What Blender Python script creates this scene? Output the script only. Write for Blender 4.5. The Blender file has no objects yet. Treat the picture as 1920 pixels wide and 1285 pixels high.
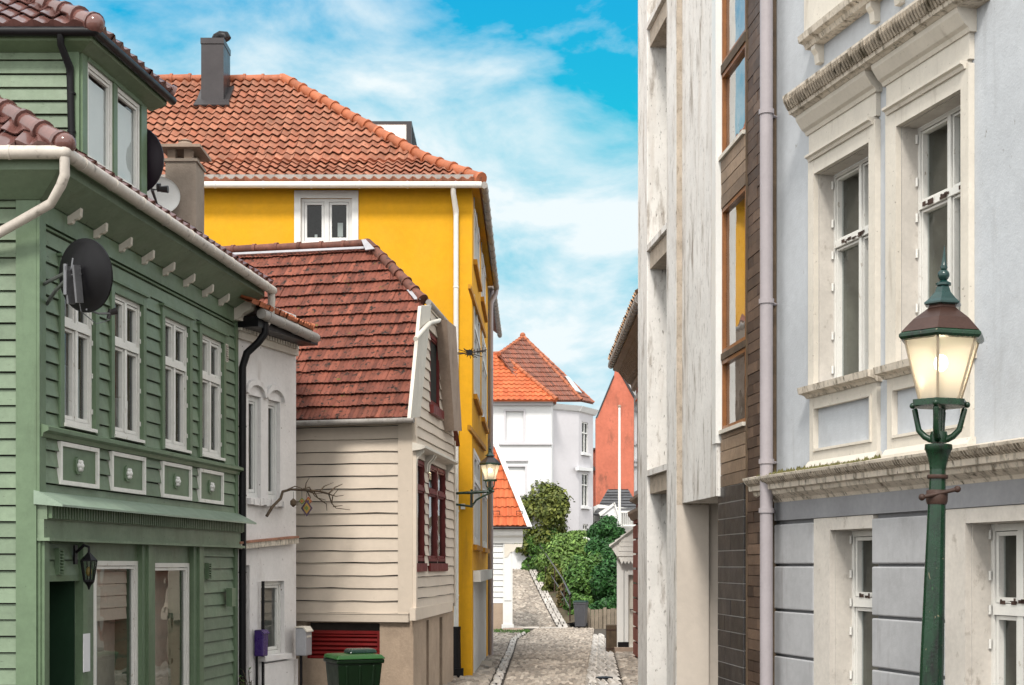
import bpy, bmesh, math, random
from mathutils import Vector as V
import mathutils
rad = math.radians
SC = bpy.context.scene
COL = SC.collection

# ------------------------------------------------------------------ camera, sky, sun, exposure
FPX, HZ, CX, EYE = 2667.0, 1060.0, 960.0, 2.0
cam = bpy.data.objects.new("camera", bpy.data.cameras.new("camera"))
COL.objects.link(cam)
cam.location = (0, 0, EYE)
cam.rotation_euler = (rad(90), 0, 0)
cam.data.sensor_width = 36
cam.data.lens = 50.0
cam.data.shift_y = (HZ - 642.5) / 1920
cam.data.clip_start = 0.1
cam.data.clip_end = 3000
SC.camera = cam
SUN_TO = V((-0.13, -0.72, 0.80)).normalized()
SUN_EL = math.asin(SUN_TO.z)
SUN_ROT = math.atan2(SUN_TO.x, SUN_TO.y)
W = bpy.data.worlds.new("World")
SC.world = W
W.use_nodes = True
def build_world():
    nt = W.node_tree
    nd, lk = nt.nodes, nt.links
    bg = nd['Background']
    bg.inputs['Strength'].default_value = 0.1
    sky = nd.new('ShaderNodeTexSky')
    sky.sky_type = 'NISHITA'
    sky.sun_disc = False
    sky.sun_elevation = SUN_EL
    sky.sun_rotation = SUN_ROT
    tint = nd.new('ShaderNodeMix'); tint.data_type = 'RGBA'; tint.blend_type = 'MULTIPLY'
    tint.inputs[0].default_value = 1
    tint.inputs[7].default_value = (0.05, 0.95, 1.05, 1)
    lk.new(sky.outputs[0], tint.inputs[6])
    tc = nd.new('ShaderNodeTexCoord')
    sep = nd.new('ShaderNodeSeparateXYZ')
    lk.new(tc.outputs['Generated'], sep.inputs[0])
    add = nd.new('ShaderNodeMath'); add.operation = 'ADD'; add.inputs[1].default_value = 0.45
    lk.new(sep.outputs['Z'], add.inputs[0])
    div = nd.new('ShaderNodeVectorMath'); div.operation = 'DIVIDE'
    com = nd.new('ShaderNodeCombineXYZ')
    for i in range(3): lk.new(add.outputs[0], com.inputs[i])
    lk.new(tc.outputs['Generated'], div.inputs[0]); lk.new(com.outputs[0], div.inputs[1])
    mp = nd.new('ShaderNodeMapping')
    mp.inputs['Location'].default_value = CLOUD_LOC
    mp.inputs['Rotation'].default_value = (0, 0, rad(28))
    mp.inputs['Scale'].default_value = (1.0, 1.15, 1.0)
    lk.new(div.outputs[0], mp.inputs[0])
    n1 = nd.new('ShaderNodeTexNoise')
    n1.inputs['Scale'].default_value = 5.2; n1.inputs['Detail'].default_value = 9
    n1.inputs['Roughness'].default_value = 0.57; n1.inputs['Distortion'].default_value = 0.30
    lk.new(mp.outputs[0], n1.inputs['Vector'])
    # more cloud towards the horizon
    el = nd.new('ShaderNodeMapRange')
    el.inputs['From Min'].default_value = 0.08; el.inputs['From Max'].default_value = 0.42
    el.inputs['To Min'].default_value = 0.19; el.inputs['To Max'].default_value = -0.015
    lk.new(sep.outputs['Z'], el.inputs['Value'])
    s0 = nd.new('ShaderNodeMath'); s0.operation = 'ADD'
    lk.new(n1.outputs['Fac'], s0.inputs[0]); lk.new(el.outputs[0], s0.inputs[1])
    # cloud cover added away from the view, to whiten the light on the street
    bh = nd.new('ShaderNodeMapRange')
    bh.inputs['From Min'].default_value = 0.80; bh.inputs['From Max'].default_value = 0.35
    bh.inputs['To Min'].default_value = 0.0; bh.inputs['To Max'].default_value = 0.40
    lk.new(sep.outputs['Y'], bh.inputs['Value'])
    s = nd.new('ShaderNodeMath'); s.operation = 'ADD'
    lk.new(s0.outputs[0], s.inputs[0]); lk.new(bh.outputs[0], s.inputs[1])
    rp = nd.new('ShaderNodeValToRGB')
    rp.color_ramp.elements[0].position = 0.42; rp.color_ramp.elements[0].color = (0, 0, 0, 1)
    rp.color_ramp.elements[1].position = 0.70; rp.color_ramp.elements[1].color = (1, 1, 1, 1)
    lk.new(s.outputs[0], rp.inputs[0])
    mx = nd.new('ShaderNodeMix'); mx.data_type = 'RGBA'
    lk.new(rp.outputs[0], mx.inputs[0])
    mn = nd.new('ShaderNodeVectorMath'); mn.operation = 'MINIMUM'; mn.inputs[1].default_value = (0.85, 3.0, 4.1)
    lk.new(tint.outputs[2], mn.inputs[0])
    lk.new(mn.outputs[0], mx.inputs[6])
    cl = nd.new('ShaderNodeMix'); cl.data_type = 'RGBA'     # cloud brightness: raised away from the view, added to brighten the walls
    cl.inputs[6].default_value = (4.75, 5.25, 5.4, 1); cl.inputs[7].default_value = (8.4, 8.5, 8.4, 1)
    bb = nd.new('ShaderNodeMapRange'); bb.inputs['From Min'].default_value = 0.85; bb.inputs['From Max'].default_value = 0.1
    lk.new(sep.outputs['Y'], bb.inputs['Value']); lk.new(bb.outputs[0], cl.inputs[0])
    lk.new(cl.outputs[2], mx.inputs[7])
    lk.new(mx.outputs[2], bg.inputs['Color'])
CLOUD_LOC = (19.9, 9.4, 0.0)
build_world()
sun = bpy.data.objects.new("sun", bpy.data.lights.new("sun", 'SUN'))
COL.objects.link(sun)
sun.data.energy = 1.5
sun.data.angle = rad(12)
sun.data.color = (1.0, 0.955, 0.88)
sun.rotation_euler = (-SUN_TO).to_track_quat('-Z', 'Y').to_euler()
sun.location = (0, 0, 40)
SC.view_settings.view_transform = 'Standard'
SC.view_settings.look = 'None'
SC.view_settings.exposure = 0.90
SC.view_settings.gamma = 1
SC.cycles.max_bounces = 6
SC.cycles.diffuse_bounces = 1
SC.cycles.transparent_max_bounces = 10
SC.cycles.sample_clamp_indirect = 6

# ------------------------------------------------------------------ helpers
RNG = random.Random(7)
ORG = {}

def ray(px, py): return V(((px - CX) / FPX, 1.0, (HZ - py) / FPX))
def at(px, py, Y): return V((0, 0, EYE)) + ray(px, py) * Y
def ray_plane(px, py, P0, N):
    d = ray(px, py); o = V((0, 0, EYE))
    return o + d * ((P0 - o).dot(N) / d.dot(N))

class Frame:
    """a vertical plane: passes through pixel column px at depth Y; its horizontals vanish at column vp"""
    def __init__(s, px, Y, vp=None):
        s.O = V(((px - CX) / FPX * Y, Y, 0))
        s.U = V((1, 0, 0)) if vp is None else V(((vp - CX) / FPX, 1, 0)).normalized()
        s.N = V((s.U.y, -s.U.x, 0))
        if s.N.dot(s.O) > 0: s.N = -s.N
    def P(s, u, n, z): return s.O + s.U * u + s.N * n + V((0, 0, z))
    def hit(s, px, py, n=0.0):
        d = ray(px, py)
        t = (s.O + s.N * n).dot(s.N) / (d.x * s.N.x + d.y * s.N.y)
        q = V((d.x * t, d.y * t, 0)) - s.O
        return q.dot(s.U), EYE + d.z * t
    def u(s, px, n=0.0): return s.hit(px, HZ, n)[0]
    def z(s, px, py, n=0.0): return s.hit(px, py, n)[1]
    def pt(s, px, py, n=0.0):
        u, z = s.hit(px, py, n); return s.P(u, n, z)
    def rect(s, xl, xr, yt, yb, n=0.0):
        a, b = sorted((s.u(xl, n), s.u(xr, n)))
        xm = (xl + xr) / 2
        return a, b, s.z(xm, yb, n), s.z(xm, yt, n)

class MB:
    def __init__(s): s.v = []; s.f = []
    def poly(s, pts):
        k = len(s.v); s.v += [V(p) for p in pts]; s.f.append(list(range(k, k + len(pts))))
    def mesh(s, vs, fs):
        k = len(s.v); s.v += [V(p) for p in vs]; s.f += [[i + k for i in f] for f in fs]
    def hexa(s, p):   # p: 4 bottom (loop), 4 top (loop)
        s.mesh(p, [(0, 1, 2, 3), (4, 7, 6, 5), (0, 4, 5, 1), (1, 5, 6, 2), (2, 6, 7, 3), (3, 7, 4, 0)])
    def fbox(s, F, u0, u1, n0, n1, z0, z1):
        s.hexa([F.P(u0, n0, z0), F.P(u1, n0, z0), F.P(u1, n1, z0), F.P(u0, n1, z0),
                F.P(u0, n0, z1), F.P(u1, n0, z1), F.P(u1, n1, z1), F.P(u0, n1, z1)])
    def box(s, x0, x1, y0, y1, z0, z1):
        s.hexa([(x0, y0, z0), (x1, y0, z0), (x1, y1, z0), (x0, y1, z0), (x0, y0, z1), (x1, y0, z1), (x1, y1, z1), (x0, y1, z1)])
    def prism(s, pts, d):   # polygon pts pushed along the vector d
        n = len(pts); a = [V(p) for p in pts]; b = [p + d for p in a]
        s.mesh(a + b, [tuple(range(n)), tuple(range(2 * n - 1, n - 1, -1))] + [(i, (i + 1) % n, n + (i + 1) % n, n + i) for i in range(n)])
    def loft(s, F, prof, u0, u1):   # polygon (n, z) run from u0 to u1
        s.prism([F.P(u0, n, z) for n, z in prof], F.U * (u1 - u0))
    def beam(s, F, a, b, n0, n1):  # a=(px,ytop,ybottom) b=same; strip between two columns, n0..n1, placed on the face n1
        ps = []
        ua, z1a = F.hit(a[0], a[1], n1); _, z0a = F.hit(a[0], a[2], n1)
        ub, z1b = F.hit(b[0], b[1], n1); _, z0b = F.hit(b[0], b[2], n1)
        s.hexa([F.P(ua, n0, z0a), F.P(ub, n0, z0b), F.P(ub, n1, z0b), F.P(ua, n1, z0a),
                F.P(ua, n0, z1a), F.P(ub, n0, z1b), F.P(ub, n1, z1b), F.P(ua, n1, z1a)])
    def tube(s, pts, r, seg=10, cap=True):
        pts = [V(p) for p in pts]; m = len(pts)
        rs = r if isinstance(r, (list, tuple)) else [r] * m
        k = len(s.v); prev = None
        for i, p in enumerate(pts):
            d = (pts[min(i + 1, m - 1)] - pts[max(i - 1, 0)]).normalized()
            if prev is None:
                a = V((0, 0, 1)) if abs(d.z) < 0.9 else V((1, 0, 0))
                x = d.cross(a).normalized()
            else:
                x = (prev - d * prev.dot(d)).normalized()
            prev = x; y = d.cross(x)
            sc = 1.0
            if 0 < i < m - 1:
                e = (pts[i + 1] - p).normalized(); sc = 1 / max(0.6, d.dot(e))
            for j in range(seg):
                t = 2 * math.pi * j / seg
                s.v.append(p + (x * math.cos(t) + y * math.sin(t)) * rs[i] * sc)
        for i in range(m - 1):
            for j in range(seg):
                a = k + i * seg + j; b = k + i * seg + (j + 1) % seg
                s.f.append([a, b, b + seg, a + seg])
        if cap:
            s.f.append([k + j for j in range(seg)][::-1]); s.f.append([k + (m - 1) * seg + j for j in range(seg)])
    def lathe(s, c, prof, seg=16, rot=0.0):
        c = V(c); k = len(s.v)
        for r, z in prof:
            for j in range(seg):
                t = 2 * math.pi * j / seg + rot
                s.v.append(c + V((r * math.cos(t), r * math.sin(t), z)))
        for i in range(len(prof) - 1):
            for j in range(seg):
                a = k + i * seg + j; b = k + i * seg + (j + 1) % seg
                s.f.append([a, b, b + seg, a + seg])
        s.f.append([k + j for j in range(seg)][::-1]); s.f.append([k + (len(prof) - 1) * seg + j for j in range(seg)])
    def ball(s, c, r, seg=12, rings=8, sc=(1, 1, 1)):
        c = V(c); k = len(s.v)
        s.v.append(c + V((0, 0, r * sc[2])))
        for i in range(1, rings):
            p = math.pi * i / rings
            for j in range(seg):
                t = 2 * math.pi * j / seg
                s.v.append(c + V((r * sc[0] * math.sin(p) * math.cos(t), r * sc[1] * math.sin(p) * math.sin(t), r * sc[2] * math.cos(p))))
        s.v.append(c - V((0, 0, r * sc[2])))
        for j in range(seg): s.f.append([k, k + 1 + j, k + 1 + (j + 1) % seg])
        for i in range(rings - 2):
            for j in range(seg):
                a = k + 1 + i * seg + j; b = k + 1 + i * seg + (j + 1) % seg
                s.f.append([a, a + seg, b + seg, b])
        e = len(s.v) - 1
        for j in range(seg): s.f.append([e, e - seg + (j + 1) % seg, e - seg + j])
    def wall(s, F, u0, u1, z0, z1, ops=(), n=0.0, depth=0.15):
        us = sorted({u0, u1} | {min(max(x, u0), u1) for o in ops for x in o[:2]})
        zs = sorted({z0, z1} | {min(max(x, z0), z1) for o in ops for x in o[2:4]})
        for i in range(len(us) - 1):
            for j in range(len(zs) - 1):
                uc, zc = (us[i] + us[i + 1]) / 2, (zs[j] + zs[j + 1]) / 2
                if any(o[0] < uc < o[1] and o[2] < zc < o[3] for o in ops): continue
                s.poly([F.P(us[i], n, zs[j]), F.P(us[i + 1], n, zs[j]), F.P(us[i + 1], n, zs[j + 1]), F.P(us[i], n, zs[j + 1])])
        for o in ops:
            a, b, c, d = o[:4]; m = n - depth
            for q in ((a, c, a, d), (b, c, b, d), (a, c, b, c), (a, d, b, d)):
                s.poly([F.P(q[0], n, q[1]), F.P(q[2], n, q[3]), F.P(q[2], m, q[3]), F.P(q[0], m, q[1])])
    def clap(s, F, u0, u1, z0, z1, h, ops=(), n=0.0, t=0.030, gap=0.0125, wob=0.002, step=0.7):
        z = z0; cut = 0.55
        while z < z1 - 0.02:
            zt = min(z + h * (1 + RNG.uniform(-0.04, 0.04)), z1)
            if z1 - zt < 0.03: zt = z1
            iv = [(u0, u1)]
            for o in ops:
                ov = min(zt, o[3]) - max(z, o[2])
                if ov > cut * (zt - z) * 0.6:
                    nv = []
                    for a, b in iv:
                        if o[1] <= a or o[0] >= b: nv.append((a, b)); continue
                        if o[0] > a: nv.append((a, o[0]))
                        if o[1] < b: nv.append((o[1], b))
                    iv = nv
            for a, b in iv:
                if b - a < 0.01: continue
                m = max(1, int((b - a) / step))
                lo = [RNG.uniform(-wob, wob) for _ in range(m + 1)]
                hi = [RNG.uniform(-wob, wob) * 0.5 for _ in range(m + 1)]
                tt = t * RNG.uniform(0.85, 1.15)
                vs = []
                for q in range(m + 1):
                    uu = a + (b - a) * q / m
                    vs += [F.P(uu, n - 0.012, z + lo[q]), F.P(uu, n + tt, z + lo[q]), F.P(uu, n + 0.006, zt - gap + hi[q])]
                fs = []
                for q in range(m):
                    k = 3 * q
                    fs += [(k, k + 3, k + 4, k + 1), (k + 1, k + 4, k + 5, k + 2)]
                s.mesh(vs, fs)
            z = zt
    def tiles(s, A, E, S, L, bounds, tw, th, amp, kind='pan', step=0.035, K=None, jit=0.006):
        E = V(E).normalized(); S = V(S).normalized(); N = E.cross(S)
        if N.z < 0: N = -N
        K = K or (7 if kind == 'pan' else 8)
        def prof(t):
            if kind == 'pan':
                return amp * (0.5 + 0.5 * math.cos(2 * math.pi * (t ** 0.8)))
            return amp * abs(math.sin(2 * math.pi * t)) ** 0.7
        rows = int(math.ceil(L / th))
        for i in range(rows):
            v0 = i * th; v1 = min(v0 + th * 1.22, L)
            l0, r0 = bounds(v0); l1, r1 = bounds(v1)
            j0 = int(math.floor(min(l0, l1) / tw)); j1 = int(math.ceil(max(r0, r1) / tw))
            for j in range(j0, j1):
                q = RNG.uniform(-jit, jit); q2 = RNG.uniform(-jit, jit) * 0.6; dv = RNG.uniform(-jit, jit) * 2
                vs = []; wmax = 0
                for k in range(K + 1):
                    t = k / K; u = (j + t * 1.0) * tw; h = prof(t)
                    ub = min(max(u, l0), r0); ut = min(max(u, l1), r1)
                    tl = q + (t - 0.5) * q2 * 2
                    vs += [V(A) + E * ub + S * (v0 + dv + 0.004) + N * (h + step + tl - .014 if i else -0.01), V(A) + E * ub + S * (v0 + dv) + N * (h + step + tl), V(A) + E * ut + S * v1 + N * (h + tl)]
                if (vs[-2] - vs[1]).length < 0.1 * tw and (vs[-1] - vs[2]).length < 0.1 * tw: continue
                fs = []
                for k in range(K):
                    a = 3 * k
                    fs += [(a, a + 3, a + 4, a + 1), (a + 1, a + 4, a + 5, a + 2)]
                s.mesh(vs, fs)
    def caps(s, p0, p1, r, ln, seg=10):   # ridge / hip tiles, each overlapping the next
        p0 = V(p0); p1 = V(p1); d = (p1 - p0); T = d.length; d.normalize()
        m = max(1, round(T / ln)); l = T / m
        for i in range(m):
            a = p0 + d * (i * l); j = V((RNG.uniform(-1, 1), RNG.uniform(-1, 1), RNG.uniform(-1, 1))) * 0.006
            s.tube([a + j, a + d * l * 0.13 + j, a + d * l * 0.14 + j, a + d * l * 1.06 + j], [r * 1.16, r * 1.16, r * 1.0, r * 0.88], seg)
    def build(s, name, m, parent=None, smooth=False, fix=True, origin=None):
        me = bpy.data.meshes.new(name)
        o = ORG[parent] if parent is not None else (V(origin) if origin is not None else V((0, 0, 0)))
        me.from_pydata([tuple(p - o) for p in s.v], [], s.f)
        if fix:
            bm = bmesh.new(); bm.from_mesh(me)
            bmesh.ops.recalc_face_normals(bm, faces=bm.faces)
            bm.to_mesh(me); bm.free()
        if smooth:
            for p in me.polygons: p.use_smooth = True
            me.set_sharp_from_angle(angle=rad(smooth if smooth is not True else 40))
        me.materials.append(m)
        ob = bpy.data.objects.new(name, me)
        COL.objects.link(ob)
        if parent is not None: ob.parent = parent
        else: ob.location = o
        ORG[ob] = o
        return ob

def thing(name, label, cat, loc, group=None):
    o = bpy.data.objects.new(name, None)
    COL.objects.link(o); o.location = loc; o.empty_display_size = 0.2
    ORG[o] = V(loc); tag(o, label, cat, group)
    return o
def tag(o, label=None, cat=None, group=None, kind=None):
    if label: o['label'] = label
    if cat: o['category'] = cat
    if group: o['group'] = group
    if kind: o['kind'] = kind
    return o

# ------------------------------------------------------------------ materials
MATS = {}
def mat(name, col, rough=0.7, var=0.12, vs=3.0, stains=(), island=0.0, col2=None, bump=0.0, bs=30.0, metal=0.0, spec=0.4, hue=0.0, bstretch=(1, 1, 1)):
    """stains: (colour, amount 0..1, scale, (stretch xyz), softness)"""
    m = bpy.data.materials.new(name); m.use_nodes = True
    nd, lk = m.node_tree.nodes, m.node_tree.links
    b = nd['Principled BSDF']
    b.inputs['Metallic'].default_value = metal
    b.inputs['Specular IOR Level'].default_value = spec
    tc = nd.new('ShaderNodeTexCoord')
    def noise(scale, stretch=(1, 1, 1), detail=5, rough_=0.6, off=0.0):
        mp = nd.new('ShaderNodeMapping'); mp.inputs['Scale'].default_value = stretch
        mp.inputs['Location'].default_value = (off, off * 0.7, off * 1.3)
        lk.new(tc.outputs['Object'], mp.inputs[0])
        n = nd.new('ShaderNodeTexNoise'); n.inputs['Scale'].default_value = scale
        n.inputs['Detail'].default_value = detail; n.inputs['Roughness'].default_value = rough_
        lk.new(mp.outputs[0], n.inputs['Vector']); return n.outputs['Fac']
    def mix(f, a, c, bt='MIX'):
        x = nd.new('ShaderNodeMix'); x.data_type = 'RGBA'; x.blend_type = bt
        for s_, q in ((0, f), (6, a), (7, c)):
            if isinstance(q, (int, float)): x.inputs[s_].default_value = q
            elif isinstance(q, tuple): x.inputs[s_].default_value = q if len(q) == 4 else (*q, 1)
            else: lk.new(q, x.inputs[s_])
        return x.outputs[2]
    def rng(v, a, c, lo, hi):
        r = nd.new('ShaderNodeMapRange')
        r.inputs['From Min'].default_value = a; r.inputs['From Max'].default_value = c
        r.inputs['To Min'].default_value = lo; r.inputs['To Max'].default_value = hi
        lk.new(v, r.inputs['Value']); return r.outputs[0]
    def grey(v):
        c = nd.new('ShaderNodeCombineColor')
        for i in range(3): lk.new(v, c.inputs[i])
        return c.outputs[0]
    c = (*col, 1)
    rnd = None
    if island or col2:
        g = nd.new('ShaderNodeNewGeometry'); rnd = g.outputs['Random Per Island']
    if col2: c = mix(rnd, (*col, 1), (*col2, 1))
    if island:
        wn = nd.new('ShaderNodeTexWhiteNoise'); wn.noise_dimensions = '1D'; lk.new(rnd, wn.inputs['W'])
        c = mix(1.0, c, grey(rng(wn.outputs['Value'], 0, 1, 1 - island, 1 + island)), 'MULTIPLY')
    if var:
        c = mix(1.0, c, grey(rng(noise(vs), 0.3, 0.7, 1 - var, 1 + var)), 'MULTIPLY')
        c = mix(1.0, c, grey(rng(noise(vs * 9, off=3.1), 0.3, 0.7, 1 - var * 0.6, 1 + var * 0.6)), 'MULTIPLY')
    for i, (sc_, amt, scl, st, soft) in enumerate(stains):
        t = 0.72 - 0.44 * amt
        f = rng(noise(scl, st, 7, 0.65, 7.3 * (i + 1)), t, t + soft, 0, 1)
        c = mix(f, c, (*sc_, 1))
    if isinstance(c, tuple): b.inputs['Base Color'].default_value = c
    else: lk.new(c, b.inputs['Base Color'])
    lk.new(rng(noise(vs * 2, off=9.7), 0.3, 0.7, max(0.02, rough - 0.08), min(1, rough + 0.08)), b.inputs['Roughness'])
    if bump:
        bp = nd.new('ShaderNodeBump'); bp.inputs['Strength'].default_value = 1.0; bp.inputs['Distance'].default_value = bump
        lk.new(noise(bs, bstretch, 6, 0.65, 1.7), bp.inputs['Height']); lk.new(bp.outputs[0], b.inputs['Normal'])
    MATS[name] = m
    return m

def glass_mat(name, tint=(0.80, 0.84, 0.84), boost=0.07, wav=0.0004):
    m = bpy.data.materials.new(name); m.use_nodes = True
    nd, lk = m.node_tree.nodes, m.node_tree.links
    nd.remove(nd['Principled BSDF'])
    tr = nd.new('ShaderNodeBsdfTransparent'); tr.inputs[0].default_value = (*tint, 1)
    gl = nd.new('ShaderNodeBsdfGlossy'); gl.inputs['Roughness'].default_value = 0.015
    lw = nd.new('ShaderNodeLayerWeight'); lw.inputs['Blend'].default_value = 0.5
    fr = nd.new('ShaderNodeMath'); fr.operation = 'POWER'; fr.inputs[1].default_value = 4.0
    lk.new(lw.outputs['Facing'], fr.inputs[0])
    ad = nd.new('ShaderNodeMath'); ad.operation = 'MULTIPLY_ADD'; ad.inputs[1].default_value = 0.9; ad.inputs[2].default_value = boost; ad.use_clamp = True
    lk.new(fr.outputs[0], ad.inputs[0])
    tc = nd.new('ShaderNodeTexCoord'); n = nd.new('ShaderNodeTexNoise'); n.inputs['Scale'].default_value = 3.0; n.inputs['Detail'].default_value = 1
    lk.new(tc.outputs['Object'], n.inputs['Vector'])
    bp = nd.new('ShaderNodeBump'); bp.inputs['Distance'].default_value = wav * 8; lk.new(n.outputs['Fac'], bp.inputs['Height']); lk.new(bp.outputs[0], gl.inputs['Normal'])
    mx = nd.new('ShaderNodeMixShader')
    lk.new(ad.outputs[0], mx.inputs[0]); lk.new(tr.outputs[0], mx.inputs[1]); lk.new(gl.outputs[0], mx.inputs[2])
    lk.new(mx.outputs[0], nd['Material Output'].inputs['Surface'])
    return m
def lantern_glass_mat():
    m = bpy.data.materials.new("frosted_glass"); m.use_nodes = True
    nd, lk = m.node_tree.nodes, m.node_tree.links
    nd.remove(nd['Principled BSDF'])
    tl = nd.new('ShaderNodeBsdfTranslucent'); tl.inputs[0].default_value = (0.80, 0.77, 0.72, 1)
    df = nd.new('ShaderNodeBsdfDiffuse'); df.inputs[0].default_value = (0.50, 0.47, 0.43, 1)
    tr = nd.new('ShaderNodeBsdfTransparent'); tr.inputs[0].default_value = (0.95, 0.93, 0.88, 1)
    gl = nd.new('ShaderNodeBsdfGlossy'); gl.inputs['Roughness'].default_value = 0.2
    a = nd.new('ShaderNodeMixShader'); a.inputs[0].default_value = 0.4
    lk.new(tl.outputs[0], a.inputs[1]); lk.new(df.outputs[0], a.inputs[2])
    b = nd.new('ShaderNodeMixShader'); b.inputs[0].default_value = 0.34
    lk.new(a.outputs[0], b.inputs[1]); lk.new(tr.outputs[0], b.inputs[2])
    c = nd.new('ShaderNodeMixShader'); c.inputs[0].default_value = 0.06
    lk.new(b.outputs[0], c.inputs[1]); lk.new(gl.outputs[0], c.inputs[2])
    lk.new(c.outputs[0], nd['Material Output'].inputs['Surface'])
    return m
def emit_mat(name, col, st):
    m = bpy.data.materials.new(name); m.use_nodes = True
    b = m.node_tree.nodes['Principled BSDF']
    b.inputs['Base Color'].default_value = (0.8, 0.8, 0.8, 1)
    b.inputs['Emission Color'].default_value = (*col, 1); b.inputs['Emission Strength'].default_value = st
    return m
def plank_mat(name, col, col2, grain=(40, 40, 3), rough=0.6, bump=0.002):
    return mat(name, col, rough, 0.28, 2.5, stains=[((col[0] * .35, col[1] * .33, col[2] * .32), 0.28, 6, (1, 1, 0.8), 0.25)], island=0.32, col2=col2, bump=bump, bs=40)

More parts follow.
